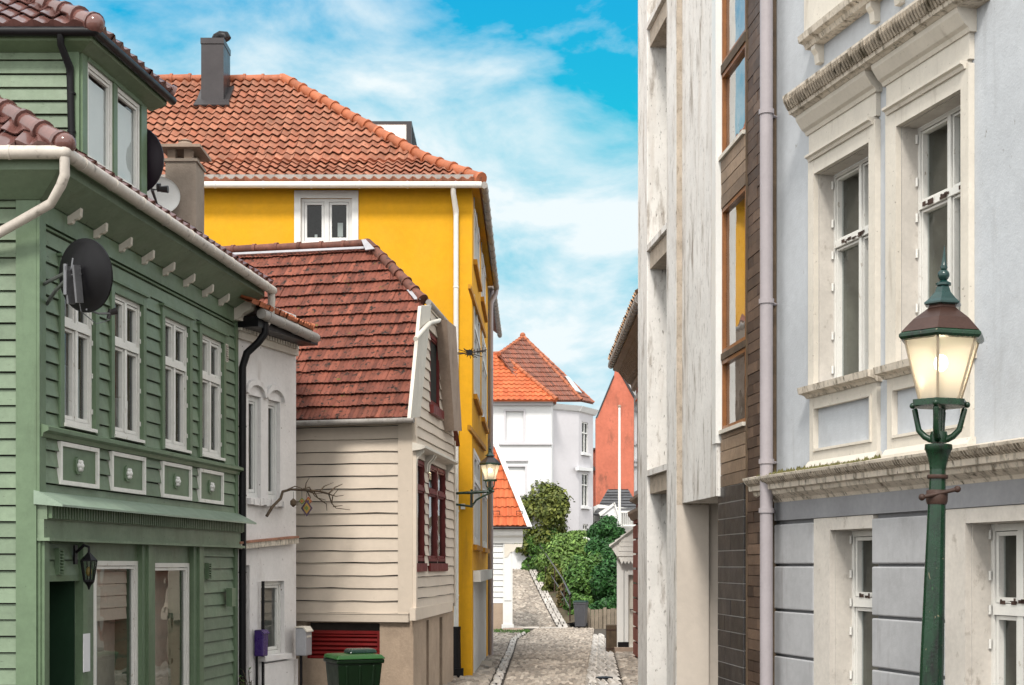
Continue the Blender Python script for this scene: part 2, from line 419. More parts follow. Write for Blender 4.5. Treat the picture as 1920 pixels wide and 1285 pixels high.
VERT = (1, 1, 0.12)
DIRT = (0.10, 0.085, 0.06)
M = dict(
    gap_shade=mat('black_gap_shade', (0.022, 0.021, 0.018), 0.95, 0.2, 3),  # near-black sheet behind the boards, shade painted into their gaps
    green=mat('green_paint', (0.178, 0.240, 0.158), 0.5, 0.14, 2.0, [((0.13, 0.155, 0.095), 0.40, 3, VERT, 0.3), ((0.30, 0.36, 0.28), 0.25, 2.2, (1, 1, 2), 0.3), ((0.06, 0.07, 0.045), 0.20, 22, (.6, .6, 2), 0.08)], island=0.12, bump=0.0012, bs=60),
    green_trim=mat('green_trim_paint', (0.140, 0.205, 0.122), 0.45, 0.12, 2.0, [((0.075, 0.10, 0.055), 0.36, 4, VERT, 0.3), ((0.05, 0.06, 0.04), 0.12, 26, (1, 1, 1), 0.08)], bump=0.0008, bs=60),
    green_dark=mat('dark_green_door_paint', (0.018, 0.045, 0.024), 0.4, 0.1, 2.0),
    white=mat('white_window_paint', (0.87, 0.85, 0.80), 0.45, 0.05, 5.0, [((0.45, 0.38, 0.29), 0.22, 22, (1, 1, .5), 0.1)]),
    white_clean=mat('clean_white_paint', (0.83, 0.82, 0.79), 0.4, 0.04, 4.0),
    cream=mat('cream_trim_paint', (0.74, 0.68, 0.59), 0.55, 0.07, 3.0, [((0.38, 0.32, 0.25), 0.30, 5, VERT, 0.25), ((0.25, 0.2, 0.15), 0.16, 26, (1, 1, 1), 0.08)], bump=0.001, bs=70),
    cream_dirty=mat('weathered_cornice_plaster', (0.70, 0.62, 0.52), 0.75, 0.12, 4.0, [((0.17, 0.13, 0.085), 0.47, 12, (1, 1, .22), 0.18), ((0.07, 0.06, 0.035), 0.34, 20, (1, 1, .4), 0.12)], bump=0.004, bs=60),
    moulding=mat('soot_stained_moulding', (0.46, 0.39, 0.31), 0.8, 0.2, 5.0, [((0.10, 0.08, 0.05), 0.50, 10, (1, 1, .3), 0.18), ((0.04, 0.033, 0.02), 0.38, 24, (1, 1, .4), 0.12)], island=0.2, bump=0.004, bs=60),
    blue=mat('pale_blue_plaster', (0.56, 0.582, 0.612), 0.85, 0.08, 1.2, [((0.40, 0.405, 0.41), 0.30, 5.0, (1, 1, .10), 0.3), ((0.43, 0.44, 0.455), 0.34, 1.6, (1, 1, .6), 0.35), ((0.25, 0.23, 0.2), 0.11, 12, (1, 1, 0.6), 0.05)], bump=0.003, bs=45),
    greyblock=mat('grey_block_plaster', (0.435, 0.435, 0.445), 0.85, 0.1, 1.6, [((0.27, 0.25, 0.25), 0.30, 6.0, (1, 1, .14), 0.25), ((0.31, 0.295, 0.30), 0.36, 2.2, (1, 1, .7), 0.3)], bump=0.002, bs=55),
    reveal=mat('stained_reveal_plaster', (0.66, 0.61, 0.55), 0.8, 0.1, 3.0, [((0.33, 0.28, 0.23), 0.30, 7, (1, 1, .7), 0.15)], bump=0.0015, bs=50),
    concrete=mat('streaked_white_concrete', (0.86, 0.825, 0.785), 0.85, 0.08, 1.5, [((0.55, 0.47, 0.40), 0.48, 3.2, (1, 1, .14), 0.28), ((0.27, 0.21, 0.165), 0.42, 6.0, (1, 1, .22), 0.18), ((0.15, 0.12, 0.095), 0.27, 32, (1, 1, .30), 0.10)], bump=0.004, bs=40),
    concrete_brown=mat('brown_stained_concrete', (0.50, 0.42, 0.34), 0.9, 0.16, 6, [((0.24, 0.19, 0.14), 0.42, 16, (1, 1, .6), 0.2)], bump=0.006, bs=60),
    concrete_beige=mat('beige_smooth_plaster', (0.66, 0.58, 0.50), 0.85, 0.06, 1.2, [((0.50, 0.43, 0.36), 0.25, 2, (1, 1, .4), 0.4)], bump=0.002, bs=40),
    cladding=plank_mat('brown_wood_cladding', (0.065, 0.038, 0.026), (0.145, 0.092, 0.062)),
    panel_wood=plank_mat('weathered_wood_panel', (0.19, 0.125, 0.08), (0.27, 0.19, 0.13)),
    orange_wood=mat('varnished_wood_frame', (0.27, 0.105, 0.032), 0.4, 0.2, 6, [((0.20, 0.07, 0.02), 0.35, 12, (1, 1, .15), 0.2)], bump=0.0008, bs=60),
    slate_tile=mat('dark_slate_tile', (0.034, 0.030, 0.030), 0.4, 0.25, 3, [((0.12, 0.11, 0.105), 0.24, 5, VERT, 0.25)], island=0.4, bump=0.002, bs=40),
    grout=mat('pale_grout', (0.55, 0.54, 0.52), 0.9, 0.1),
    mauve=mat('mauve_grey_pipe_paint', (0.40, 0.36, 0.375), 0.4, 0.06, 4, [((0.25, 0.21, 0.2), 0.18, 5, VERT, 0.2)]),
    yellow=mat('yellow_plaster', (0.80, 0.40, 0.012), 0.85, 0.07, 1.2, [((0.62, 0.275, 0.01), 0.36, 0.7, (1, 1, .5), 0.4), ((0.42, 0.20, 0.03), 0.22, 2.2, (1, 1, .10), 0.25)], bump=0.003, bs=30),
    yellow_trim=mat('ochre_sill_paint', (0.55, 0.25, 0.012), 0.7, 0.12, 4),
    pantile=mat('orange_pantile', (0.365, 0.155, 0.093), 0.65, 0.2, 4, [((0.10, 0.06, 0.04), 0.26, 9, (1, 1, 1), 0.1)], island=0.22, col2=(0.33, 0.115, 0.064), bump=0.002, bs=60),
    ridge_orange=mat('orange_ridge_tile', (0.42, 0.13, 0.058), 0.6, 0.15, 5, [((0.10, 0.06, 0.035), 0.22, 10, (1, 1, 1), 0.12)], island=0.2),
    redtile=mat('mossy_red_tile', (0.165, 0.050, 0.033), 0.8, 0.22, 5, [((0.022, 0.015, 0.011), 0.40, 11, (1, 1, 1.0), 0.08), ((0.12, 0.115, 0.02), 0.16, 6, (1, 1, 1), 0.05)], island=0.28, col2=(0.235, 0.072, 0.044), bump=0.003, bs=60),
    ridge_red=mat('dark_red_ridge_tile', (0.16, 0.06, 0.04), 0.65, 0.3, 6, [((0.035, 0.025, 0.02), 0.40, 9, (1, 1, 1), 0.12)], island=0.25),
    glazed=mat('glazed_brown_tile', (0.15, 0.068, 0.058), 0.16, 0.15, 4, island=0.2, spec=0.7),
    fartile=mat('bright_orange_far_tile', (0.56, 0.115, 0.04), 0.6, 0.12, 2, [((0.25, 0.06, 0.03), 0.18, 3, (1, 1, 1), 0.15)], island=0.16, col2=(0.60, 0.16, 0.06)),
    browntile=mat('brown_far_tile', (0.27, 0.085, 0.05), 0.65, 0.2, 2, [((0.11, 0.05, 0.035), 0.35, 3, (1, 1, 1), 0.15)], island=0.25, col2=(0.20, 0.09, 0.065)),
    slate=mat('grey_slate_roof', (0.10, 0.10, 0.105), 0.5, 0.2, 3, island=0.25),
    slate_pale=mat('pale_slate_roof', (0.46, 0.45, 0.44), 0.5, 0.2, 3, island=0.3),
    whitewall=mat('peeling_white_brick_paint', (0.88, 0.84, 0.82), 0.85, 0.06, 2.0, [((0.55, 0.48, 0.44), 0.28, 2.4, (1, 1, .35), 0.3), ((0.20, 0.14, 0.10), 0.155, 17, (1, 1, 0.8), 0.06)], bump=0.006, bs=18),
    beige=mat('beige_board_paint', (0.72, 0.61, 0.50), 0.6, 0.05, 1.3, [((0.55, 0.44, 0.34), 0.26, 1.6, (1, 1, 1), 0.35), ((0.36, 0.28, 0.20), 0.10, 16, (.5, .5, 2), 0.08)], bump=0.0012, bs=50, island=0.06),
    beige_plaster=mat('tan_basement_plaster', (0.43, 0.325, 0.24), 0.9, 0.12, 2.5, [((0.26, 0.19, 0.14), 0.3, 3, (1, 1, .6), 0.3)], bump=0.006, bs=30),
    red=mat('oxblood_red_paint', (0.15, 0.018, 0.015), 0.45, 0.18, 4, [((0.06, 0.01, 0.008), 0.3, 10, VERT, 0.2)]),
    red_bright=mat('red_shutter_paint', (0.17, 0.009, 0.009), 0.4, 0.15, 4),
    farwhite=mat('white_render', (0.84, 0.84, 0.85), 0.85, 0.03, 0.6, bump=0.003, bs=15),
    fargrey=mat('grey_or_shaded_render', (0.66, 0.64, 0.67), 0.85, 0.04, 0.6),  # grey render, also the villa's white with shade put into its colour
    salmon=mat('salmon_plaster', (0.58, 0.175, 0.11), 0.9, 0.12, 0.6, [((0.46, 0.135, 0.085), 0.50, 0.9, (1, 1, .7), 0.3), ((0.18, 0.08, 0.055), 0.44, 1.1, (1, 1, 0.5), 0.22), ((0.15, 0.075, 0.05), 0.2, 2.2, (1, 1, .5), 0.14)], bump=0.01, bs=8),
    brickred=mat('brick_red_plaster', (0.33, 0.095, 0.06), 0.85, 0.14, 1.5, [((0.18, 0.055, 0.035), 0.3, 2, (1, 1, .6), 0.3)], bump=0.003, bs=30),
    stone_trim=mat('grey_brown_stone', (0.36, 0.27, 0.21), 0.8, 0.15, 3, [((0.15, 0.11, 0.08), 0.3, 6, (1, 1, .5), 0.2)]),
    chimney=mat('cement_chimney', (0.33, 0.27, 0.22), 0.9, 0.12, 2.5, [((0.20, 0.16, 0.13), 0.32, 3, (1, 1, .5), 0.3)], bump=0.006, bs=35),
    metal_dark=mat('dark_grey_sheet_metal', (0.052, 0.046, 0.048), 0.35, 0.08, 2, metal=0.3),
    black=mat('black_paint', (0.007, 0.0065, 0.008), 0.42, 0.15, 4, spec=0.25),
    gutter=mat('dirty_white_gutter', (0.60, 0.54, 0.48), 0.5, 0.1, 4, [((0.14, 0.115, 0.09), 0.37, 9, (1, 1, 1), 0.2)]),
    gutter_grey=mat('weathered_grey_gutter', (0.34, 0.31, 0.285), 0.5, 0.15, 4, [((0.12, 0.10, 0.08), 0.35, 8, (1, 1, 1), 0.2)]),
    lead=mat('lead_flashing', (0.44, 0.43, 0.45), 0.4, 0.12, 6, metal=0.4),
    galv=mat('galvanised_steel', (0.20, 0.20, 0.21), 0.35, 0.15, 8, metal=0.7),
    lampgreen=mat('lamp_green_paint', (0.005, 0.036, 0.014), 0.28, 0.3, 5, [((0.003, 0.008, 0.005), 0.48, 9, (1, 1, .3), 0.15), ((0.02, 0.085, 0.028), 0.22, 26, (1, 1, .5), 0.08), ((0.34, 0.28, 0.18), 0.13, 40, (1, 1, .6), 0.04)], spec=0.6, bump=0.0015, bs=60),
    lampteal=mat('lamp_teal_paint', (0.008, 0.040, 0.036), 0.22, 0.2, 6, [((0.006, 0.02, 0.02), 0.3, 9, (1, 1, 1), 0.2)], spec=0.7),
    copper=mat('aged_copper', (0.085, 0.045, 0.035), 0.35, 0.2, 8, [((0.10, 0.055, 0.05), 0.3, 9, (1, 1, .6), 0.2)], metal=0.5),
    rust=mat('rusty_iron', (0.055, 0.028, 0.02), 0.6, 0.3, 9),
    lampbar=mat('brass_glazing_bar', (0.40, 0.33, 0.24), 0.4, 0.1, 9),
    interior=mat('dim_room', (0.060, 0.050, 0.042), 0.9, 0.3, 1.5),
    interior_brown=mat('dim_brown_room', (0.22, 0.145, 0.095), 0.9, 0.25, 1.2),
    interior_olive=mat('dim_olive_room', (0.30, 0.29, 0.23), 0.9, 0.2, 1.2),
    interior_grey=mat('pale_grey_blind', (0.46, 0.43, 0.38), 0.9, 0.1, 1.5),
    curtain_or_reflection=mat('white_curtain', (0.72, 0.68, 0.62), 0.9, 0.12, 5, [((0.5, 0.45, 0.4), 0.35, 14, (1, 1, .05), 0.3)]),
    blind_or_reflection=mat('white_sky_reflection', (0.90, 0.90, 0.88), 0.8, 0.03, 2),  # white that stands in for sky reflected in the dormer panes
    paper=mat('white_paper', (0.82, 0.82, 0.84), 0.7, 0.02, 3),
    bin_green=mat('green_bin_plastic', (0.003, 0.016, 0.004), 0.35, 0.15, 3, [((0.01, 0.03, 0.012), 0.3, 5, (1, 1, .5), 0.3)]),
    bin_lid=mat('dark_green_bin_lid', (0.012, 0.035, 0.026), 0.25, 0.15, 3),
    bin_lid_green=mat('bright_green_bin_lid', (0.014, 0.085, 0.011), 0.35, 0.15, 3),
    bin_grey=mat('grey_bin_plastic', (0.085, 0.085, 0.095), 0.45, 0.1, 3),
    purple=mat('purple_mailbox_paint', (0.045, 0.018, 0.14), 0.3, 0.1, 3),
    greybox=mat('grey_mailbox_paint', (0.36, 0.36, 0.38), 0.4, 0.1, 3, [((0.2, 0.17, 0.15), 0.2, 9, VERT, 0.2)]),
    sett=mat('granite_sett', (0.30, 0.25, 0.205), 0.75, 0.22, 1.0, [((0.22, 0.19, 0.165), 0.3, 0.8, (1, 1, 1), 0.3)], island=0.38, col2=(0.40, 0.345, 0.29), bump=0.004, bs=40),
    kerb=mat('granite_kerb', (0.52, 0.475, 0.43), 0.75, 0.12, 2, island=0.15, bump=0.004, bs=40),
    joint=mat('dark_sand_joint', (0.075, 0.06, 0.046), 0.95, 0.25, 5, bump=0.004, bs=50),
    ground=mat('packed_ground', (0.17, 0.15, 0.125), 0.95, 0.2, 0.6, bump=0.01, bs=8),
    soil=mat('bank_soil', (0.10, 0.075, 0.045), 0.95, 0.3, 1.2, [((0.06, 0.09, 0.025), 0.4, 1.5, (1, 1, 1), 0.2)], bump=0.03, bs=5),
    slab=mat('sandstone_slab', (0.48, 0.39, 0.30), 0.8, 0.1, 3),
    wood_old=mat('old_brown_wood', (0.10, 0.068, 0.042), 0.75, 0.3, 6, [((0.03, 0.022, 0.016), 0.4, 8, (1, 1, .1), 0.25)], bump=0.003, bs=40),
    fence_wood=mat('weathered_fence_wood', (0.25, 0.205, 0.155), 0.85, 0.2, 3, [((0.08, 0.06, 0.045), 0.35, 5, (1, 1, .15), 0.2)], island=0.2),
    bark=mat('bark', (0.085, 0.06, 0.042), 0.9, 0.3, 8, bump=0.01, bs=20),
    moss=mat('moss', (0.13, 0.12, 0.04), 0.95, 0.4, 12, [((0.25, 0.2, 0.1), 0.4, 18, (1, 1, 1), 0.2)], bump=0.01, bs=60),
    glass=glass_mat('window_glass'), glass_sky=glass_mat('reflecting_window_glass', (.85, .85, .83), .38),
    glass_dark=glass_mat('dim_window_glass', (0.62, 0.66, 0.64), 0.05),
    frost=lantern_glass_mat(),
    bulb=emit_mat('lamp_bulb', (1.0, 0.80, 0.52), 26.0),
    terracotta=mat('terracotta_coping', (0.42, 0.20, 0.13), 0.8, 0.25, 6, [((0.1, 0.08, 0.05), 0.4, 9, (1, 1, 1), 0.2)]),
)
def leaf_mat(name, a, b):
    m = mat(name, a, 0.5, 0.0, 1, island=0.40, col2=b, spec=0.35)
    p = m.node_tree.nodes['Principled BSDF']
    return m
M['leaf_olive'] = leaf_mat('olive_leaf', (0.17, 0.185, 0.035), (0.065, 0.095, 0.018))
M['leaf_mid'] = leaf_mat('mid_green_leaf', (0.12, 0.23, 0.045), (0.04, 0.11, 0.02))
M['leaf_dark'] = leaf_mat('dark_green_leaf', (0.04, 0.13, 0.028), (0.016, 0.07, 0.016))
M['leaf_lime'] = leaf_mat('lime_leaf', (0.19, 0.29, 0.07), (0.07, 0.145, 0.025))
M['leaf_dry'] = leaf_mat('dry_grass_leaf', (0.19, 0.135, 0.05), (0.10, 0.085, 0.03))

def interior(parent, F, u0, u1, z0, z1, n, m, depth=0.6, mg=0.015):
    b = MB(); a0, a1, c0, c1 = u0 - mg, u1 + mg, z0 - mg, z1 + mg; q = n - depth
    for p in (((a0, q, c0), (a1, q, c0), (a1, q, c1), (a0, q, c1)), ((a0, n, c0), (a0, q, c0), (a0, q, c1), (a0, n, c1)), ((a1, n, c0), (a1, q, c0), (a1, q, c1), (a1, n, c1)),
              ((a0, n, c0), (a1, n, c0), (a1, q, c0), (a0, q, c0)), ((a0, n, c1), (a1, n, c1), (a1, q, c1), (a0, q, c1))):
        b.poly([F.P(*x) for x in p])
    return b.build('interior', m, parent)

def window(parent, F, r, n=-0.08, cols=2, trans=(), fw=0.05, mw=0.05, d=0.05, fm=None, gm=None, room=None, sash=0.035, bars=(), label=None, name='window', rd=0.6):
    u0, u1, z0, z1 = r
    fm = fm or M['white']; b = MB()
    b.fbox(F, u0, u0 + fw, n - d, n, z0, z1); b.fbox(F, u1 - fw, u1, n - d, n, z0, z1)
    b.fbox(F, u0 + fw, u1 - fw, n - d, n - .002, z0, z0 + fw); b.fbox(F, u0 + fw, u1 - fw, n - d, n - .002, z1 - fw, z1)
    zs = [z0 + fw] + [z0 + (z1 - z0) * t for t in trans] + [z1 - fw]
    us = [u0 + fw + (u1 - u0 - 2 * fw) * k / cols for k in range(cols + 1)]
    for k in range(1, cols): b.fbox(F, us[k] - mw / 2, us[k] + mw / 2, n - d, n + .004, z0 + fw, z1 - fw)
    for t in zs[1:-1]: b.fbox(F, u0 + fw, u1 - fw, n - d, n + .012, t - mw * .6, t + mw * .6)
    if sash:
        for i in range(len(zs) - 1):
            lo = zs[i] + (mw * .6 if i else 0); hi = zs[i + 1] - (mw * .6 if i < len(zs) - 2 else 0) - .006; lo += .006
            for k in range(cols):
                a = us[k] + (mw / 2 if k else 0) + .006; c = us[k + 1] - (mw / 2 if k < cols - 1 else 0) - .006
                e = n - .012; s = sash
                b.fbox(F, a, a + s, n - d, e, lo, hi); b.fbox(F, c - s, c, n - d, e, lo, hi)
                b.fbox(F, a + s, c - s, n - d, e - .002, lo, lo + s * 1.3); b.fbox(F, a + s, c - s, n - d, e - .002, hi - s, hi)
    for t in bars: b.fbox(F, u0 + fw, u1 - fw, n - d, n - .015, z0 + (z1 - z0) * t - .01, z0 + (z1 - z0) * t + .01)
    w = b.build(name, fm, parent)
    if label: w['label'] = label
    g = MB(); g.poly([F.P(u0 + .02, n - d * .8, z0 + .02), F.P(u1 - .02, n - d * .8, z0 + .02), F.P(u1 - .02, n - d * .8, z1 - .02), F.P(u0 + .02, n - d * .8, z1 - .02)])
    g.build('pane', gm or M['glass'], w)
    interior(w, F, u0, u1, z0, z1, n - d, room or M['interior'], rd)
    return w
def cloth(parent, F, u0, u1, z0, z1, n, m, folds=0.02, per=0.09, name='curtain_or_reflection'):
    b = MB(); k = max(2, int((u1 - u0) / per * 4)); vs = []; fs = []
    for i in range(k + 1):
        u = u0 + (u1 - u0) * i / k; q = n + folds * math.sin(i * math.pi / 2 + .4) + RNG.uniform(-.004, .004)
        vs += [F.P(u, q, z0), F.P(u, q, z1)]
    for i in range(k): fs.append((2 * i, 2 * i + 2, 2 * i + 3, 2 * i + 1))
    b.mesh(vs, fs)
    return b.build(name, m, parent, smooth=60)
def ringframe(b, F, r, w, n0, n1):
    u0, u1, z0, z1 = r
    b.fbox(F, u0, u0 + w, n0, n1, z0, z1); b.fbox(F, u1 - w, u1, n0, n1, z0, z1)
    b.fbox(F, u0 + w, u1 - w, n0, n1 - .002, z0, z0 + w); b.fbox(F, u0 + w, u1 - w, n0, n1 - .002, z1 - w, z1)
def meet(FA, a, FB, c, z):   # the vertical edge where plane FA at offset a crosses FB at offset c
    p = FA.P(0, a, 0); q = FB.P(0, c, 0)
    t = (q - p).dot(FB.N) / FA.U.dot(FB.N)
    r = p + FA.U * t; return V((r.x, r.y, z))
def gz(Y):
    t = [(-80, 0), (20, 0), (27, -.13), (40, -.42), (57, -.53), (62, -.5)]
    if Y <= t[0][0]: return t[0][1]
    for (a, x), (b, y) in zip(t, t[1:]):
        if Y <= b: return x + (y - x) * (Y - a) / (b - a)
    return -.5

# ================================================================== GREEN HOUSE
GS = Frame(70, 13.3, 1310); GF = Frame(70, 13.3)
def pent(FA, FB, prof, b, ua, ub):
    """cornice profile (n,z) run along the front wall from FA u=ua to the corner, then along the street wall to FB u=ub"""
    a = [FA.P(ua, n, z) for n, z in prof]; c = [meet(FA, n, FB, n, z) for n, z in prof]; e = [FB.P(ub, n, z) for n, z in prof]
    k = len(prof)
    fs = [tuple(range(k)), tuple(range(3 * k - 1, 2 * k - 1, -1))]
    for o in (0, k): fs += [(o + i, o + (i + 1) % k, o + k + (i + 1) % k, o + k + i) for i in range(k)]
    b.mesh(a + c + e, fs)

def green_house():
    g = thing('green_house', 'green clapboard corner house with a dormer, white window frames and a shop front below', 'house', GF.P(0, 0, 0))
    uE = GS.u(442)
    zS = GF.z(50, 374)            # underside of the eaves at the wall
    b = MB()
    b.clap(GF, -3.6, -.19, -.05, zS, .155); b.build('wall', M['green'], g)
    b = MB(); b.wall(GF, -3.6, -.15, -.05, zS, n=-.014); b.build('wall_gap_shade', M['gap_shade'], g)
    # ---- street wall
    wins = [(113, 172, 525, 805), (208, 262, 566, 824), (303, 350, 598, 846), (373, 414, 628, 859)]
    rects = [GS.rect(*w) for w in wins]
    zt = sum(r[3] for r in rects) / 4; zb = sum(r[2] for r in rects) / 4
    rects = [(r[0], r[1], zb, zt) for r in rects]
    pans = [GS.rect(*p) for p in ((105, 178, 836, 914), (202, 266, 852, 926), (298, 353, 869, 936), (368, 413, 882, 941))]
    pz0 = sum(p[2] for p in pans) / 4; pz1 = sum(p[3] for p in pans) / 4
    pans = [(p[0], p[1], pz0, pz1) for p in pans]
    zA = GS.z(250, 952)           # awning wall line
    zW = GS.z(250, 1021)          # bottom of shop fascia
    cas = .085
    ops = [(r[0] - cas, r[1] + cas, r[2] - .02, r[3] + .10) for r in rects]
    b = MB()
    b.clap(GS, .10, uE - .09, zA, zb - .13, .155, pans)
    b.clap(GS, .10, uE - .09, zb - .05, zS - .20, .155, ops)
    b.build('wall', M['green'], g, fix=False)
    b = MB(); b.wall(GS, 0, uE, zA, zS, rects, n=-.014, depth=.1); b.build('wall_gap_shade', M['gap_shade'], g, fix=False)
    b = MB(); b.fbox(GF, -.19, .0, -.02, .034, -.05, zS); b.fbox(GS, -.03, .10, -.02, .036, zA, zS); b.fbox(GS, -.0, .10, -.02, .03, -.05, zA); b.build('corner_board', M['green_trim'], g)
    b = MB(); b.fbox(GS, uE - .10, uE, -.02, .036, zA, zS); b.build('corner_board', M['green_trim'], g)
    b = MB(); b.fbox(GS, .10, uE - .1, -.012, .03, zS - .20, zS - .012); b.build('frieze_board', M['green_trim'], g)
    # eaves
    zG = GS.z(150, 318, .38)
    b = MB(); pent(GF, GS, [(.0, zS), (.05, zS - .012), (.34, zG - .12), (.36, zG - .11), (.36, zG + .0), (.0, zG + .0)], b, -3.6, uE + .12)
    b.build('eaves', M['green'], g)
    b = MB(); pent(GF, GS, [(.365, zG - .02), (.365, zG + .01), (.40, zG + .012), (.40, zG - .015)], b, -3.6, uE + .1)
    b.build('fascia_trim', M['green_trim'], g)
    for px, py in ((142, 410), (190, 439), (237, 464), (279, 488), (318, 511), (356, 531), (391, 549), (421, 565)):
        u, z = GS.hit(px, py, .10)
        b = MB(); z = zS - .02
        b.prism([GS.P(u - .035, n, zz) for n, zz in ((.03, z - .075), (.075, z - .065), (.09, z - .035), (.13, z - .025), (.16, z + .0), (.165, z + .09), (.03, z + .0))], GS.U * .055)
        b.build('bracket', M['cream'], g)
    u = GS.u(452, .1); b = MB()
    b.prism([GS.P(u - .08, n, zz) for n, zz in ((.03, zS - .17), (.10, zS - .15), (.14, zS - .09), (.26, zS - .03), (.30, zS + .1), (.03, zS + .06))], GS.U * .16)
    b.build('bracket', M['cream'], g, )
    # gutters
    gp = [GF.P(-3.6, .45, zG + .02), meet(GF, .45, GS, .45, zG + .02), GS.P(uE + .2, .45, zG - .02)]
    b = MB(); b.tube(gp[:2], .062, 12)
    for k in range(12):
        p = GF.P(-3.4 + .3 * k, .45, zG + .02)
        if p.x < gp[1].x - .05: b.tube([p - V((.012, 0, 0)), p + V((.012, 0, 0))], .068, 12)
    b.build('gutter', M['gutter'], g, smooth=50)
    b = MB(); b.tube(gp[1:], .062, 12)
    d = (gp[2] - gp[1]); n = 9
    for k in range(n): 
        p = gp[1] + d * ((k + .5) / n); e = d.normalized() * .012
        b.tube([p - e, p + e], .069, 12)
    b.ball(gp[1], .065)
    b.build('gutter', M['gutter'], g, smooth=50)
    # white downpipe that crosses the front wall from the corner of the gutter
    c = gp[1]; b = MB()
    q = [c + V((.0, 0, -.02)), c + V((.0, .01, -.20)), c + V((-.04, .03, -.29)), GF.P(GF.u(95, .3), .30, GF.z(95, 382, .30)), GF.P(GF.u(-60, .12), .12, GF.z(-60, 470, .12)), GF.P(GF.u(-110, .1), .1, GF.z(-110, 520, .1)), GF.P(GF.u(-110, .1), .1, 0)]
    b.tube(q, .045, 12); e = (q[1] - q[0])
    b.build('downpipe', M['gutter'], g, smooth=50)
    # right end: white elbow then black downpipe
    e = gp[2]; b = MB(); b.tube([e + V((-.02, -.05, 0)), e + V((-.01, -.04, -.12)), e + V((-.03, -.02, -.36)), e + V((-.10, -.02, -.46))], .05, 10)
    b.build('downpipe_elbow', M['gutter'], g, smooth=50)
    b = MB(); ub = uE + .10
    pts = [GS.P(ub + .05, .36, GS.z(484, 590, .3)), GS.P(ub + .05, .36, GS.z(484, 622, .3)), GS.P(ub + .03, .27, GS.z(470, 640, .2)), GS.P(ub, .12, GS.z(455, 660, .1)), GS.P(ub - .03, .07, GS.z(450, 685, .1)), GS.P(ub - .03, .07, -.1)]
    b.tube(pts, .05, 12)
    for py in (800, 930, 1075): p = GS.P(ub - .03, .07, GS.z(450, py, .07)); b.tube([p, p + V((0, 0, .02))], .056, 12)
    b.build('downpipe', M['black'], g, smooth=50)
    # ---- lower roof: front slope and street slope, hip between them
    A = meet(GF, .42, GS, .42, zG + .06); tp = .76
    S = V((0, 1, tp)).normalized()
    hd = V((-1.0, .9, .9 * tp))
    b = MB()
    b.tiles(A, V((-1, 0, 0)), S, 1.75, lambda v: (v * S.y * (1.0 / .9), 3.4), .21, .30, .045, 'pan', .03)
    b.poly([A + V((-3.4, 0, -.02)), A + V((0, 0, -.02)), A + V((0, 0, -.02)) + hd * 1.6, A + V((-3.4, 1.44, 1.44 * tp - .02))])
    Es = GS.U; Ss = (V((0, 0, 1)) * (hd.z) + (-GS.N) * (-hd.dot(GS.N)))
    Ss = (-GS.N * 1.0 + V((0, 0, hd.z / -hd.dot(GS.N)))).normalized()
    k = (hd - GS.N * hd.dot(GS.N)).dot(GS.U) / (-hd.dot(GS.N))
    Ls = uE + .62
    cosS = -Ss.dot(GS.N)
    b.tiles(A, Es, Ss, 1.5, lambda v: (v * cosS * k, Ls), .21, .30, .045, 'pan', .03)
    b.poly([A + V((0, 0, -.03)), A + Es * Ls + V((0, 0, -.03)), A + Es * Ls + Ss * 1.9 - V((0, 0, .03)), A + Ss * 1.9 + Es * (1.9 * cosS * k) - V((0, 0, .03))])
    b.build('roof', M['glazed'], g, smooth=35)
    b = MB(); b.caps(A + V((0, 0, .04)), A + hd * 1.7 + V((0, 0, .05)), .10, .36, 14); b.ball(A + V((0.02, 0.0, .05)), .105, sc=(1, 1, .9))
    b.build('hip_tile', M['glazed'], g, smooth=50)
    return g, uE, zS, zA, zb, zt, zW, rects, pans, zG
GH, uE, zS, zA, zb, zt, zW, WR, PR, zG = green_house()

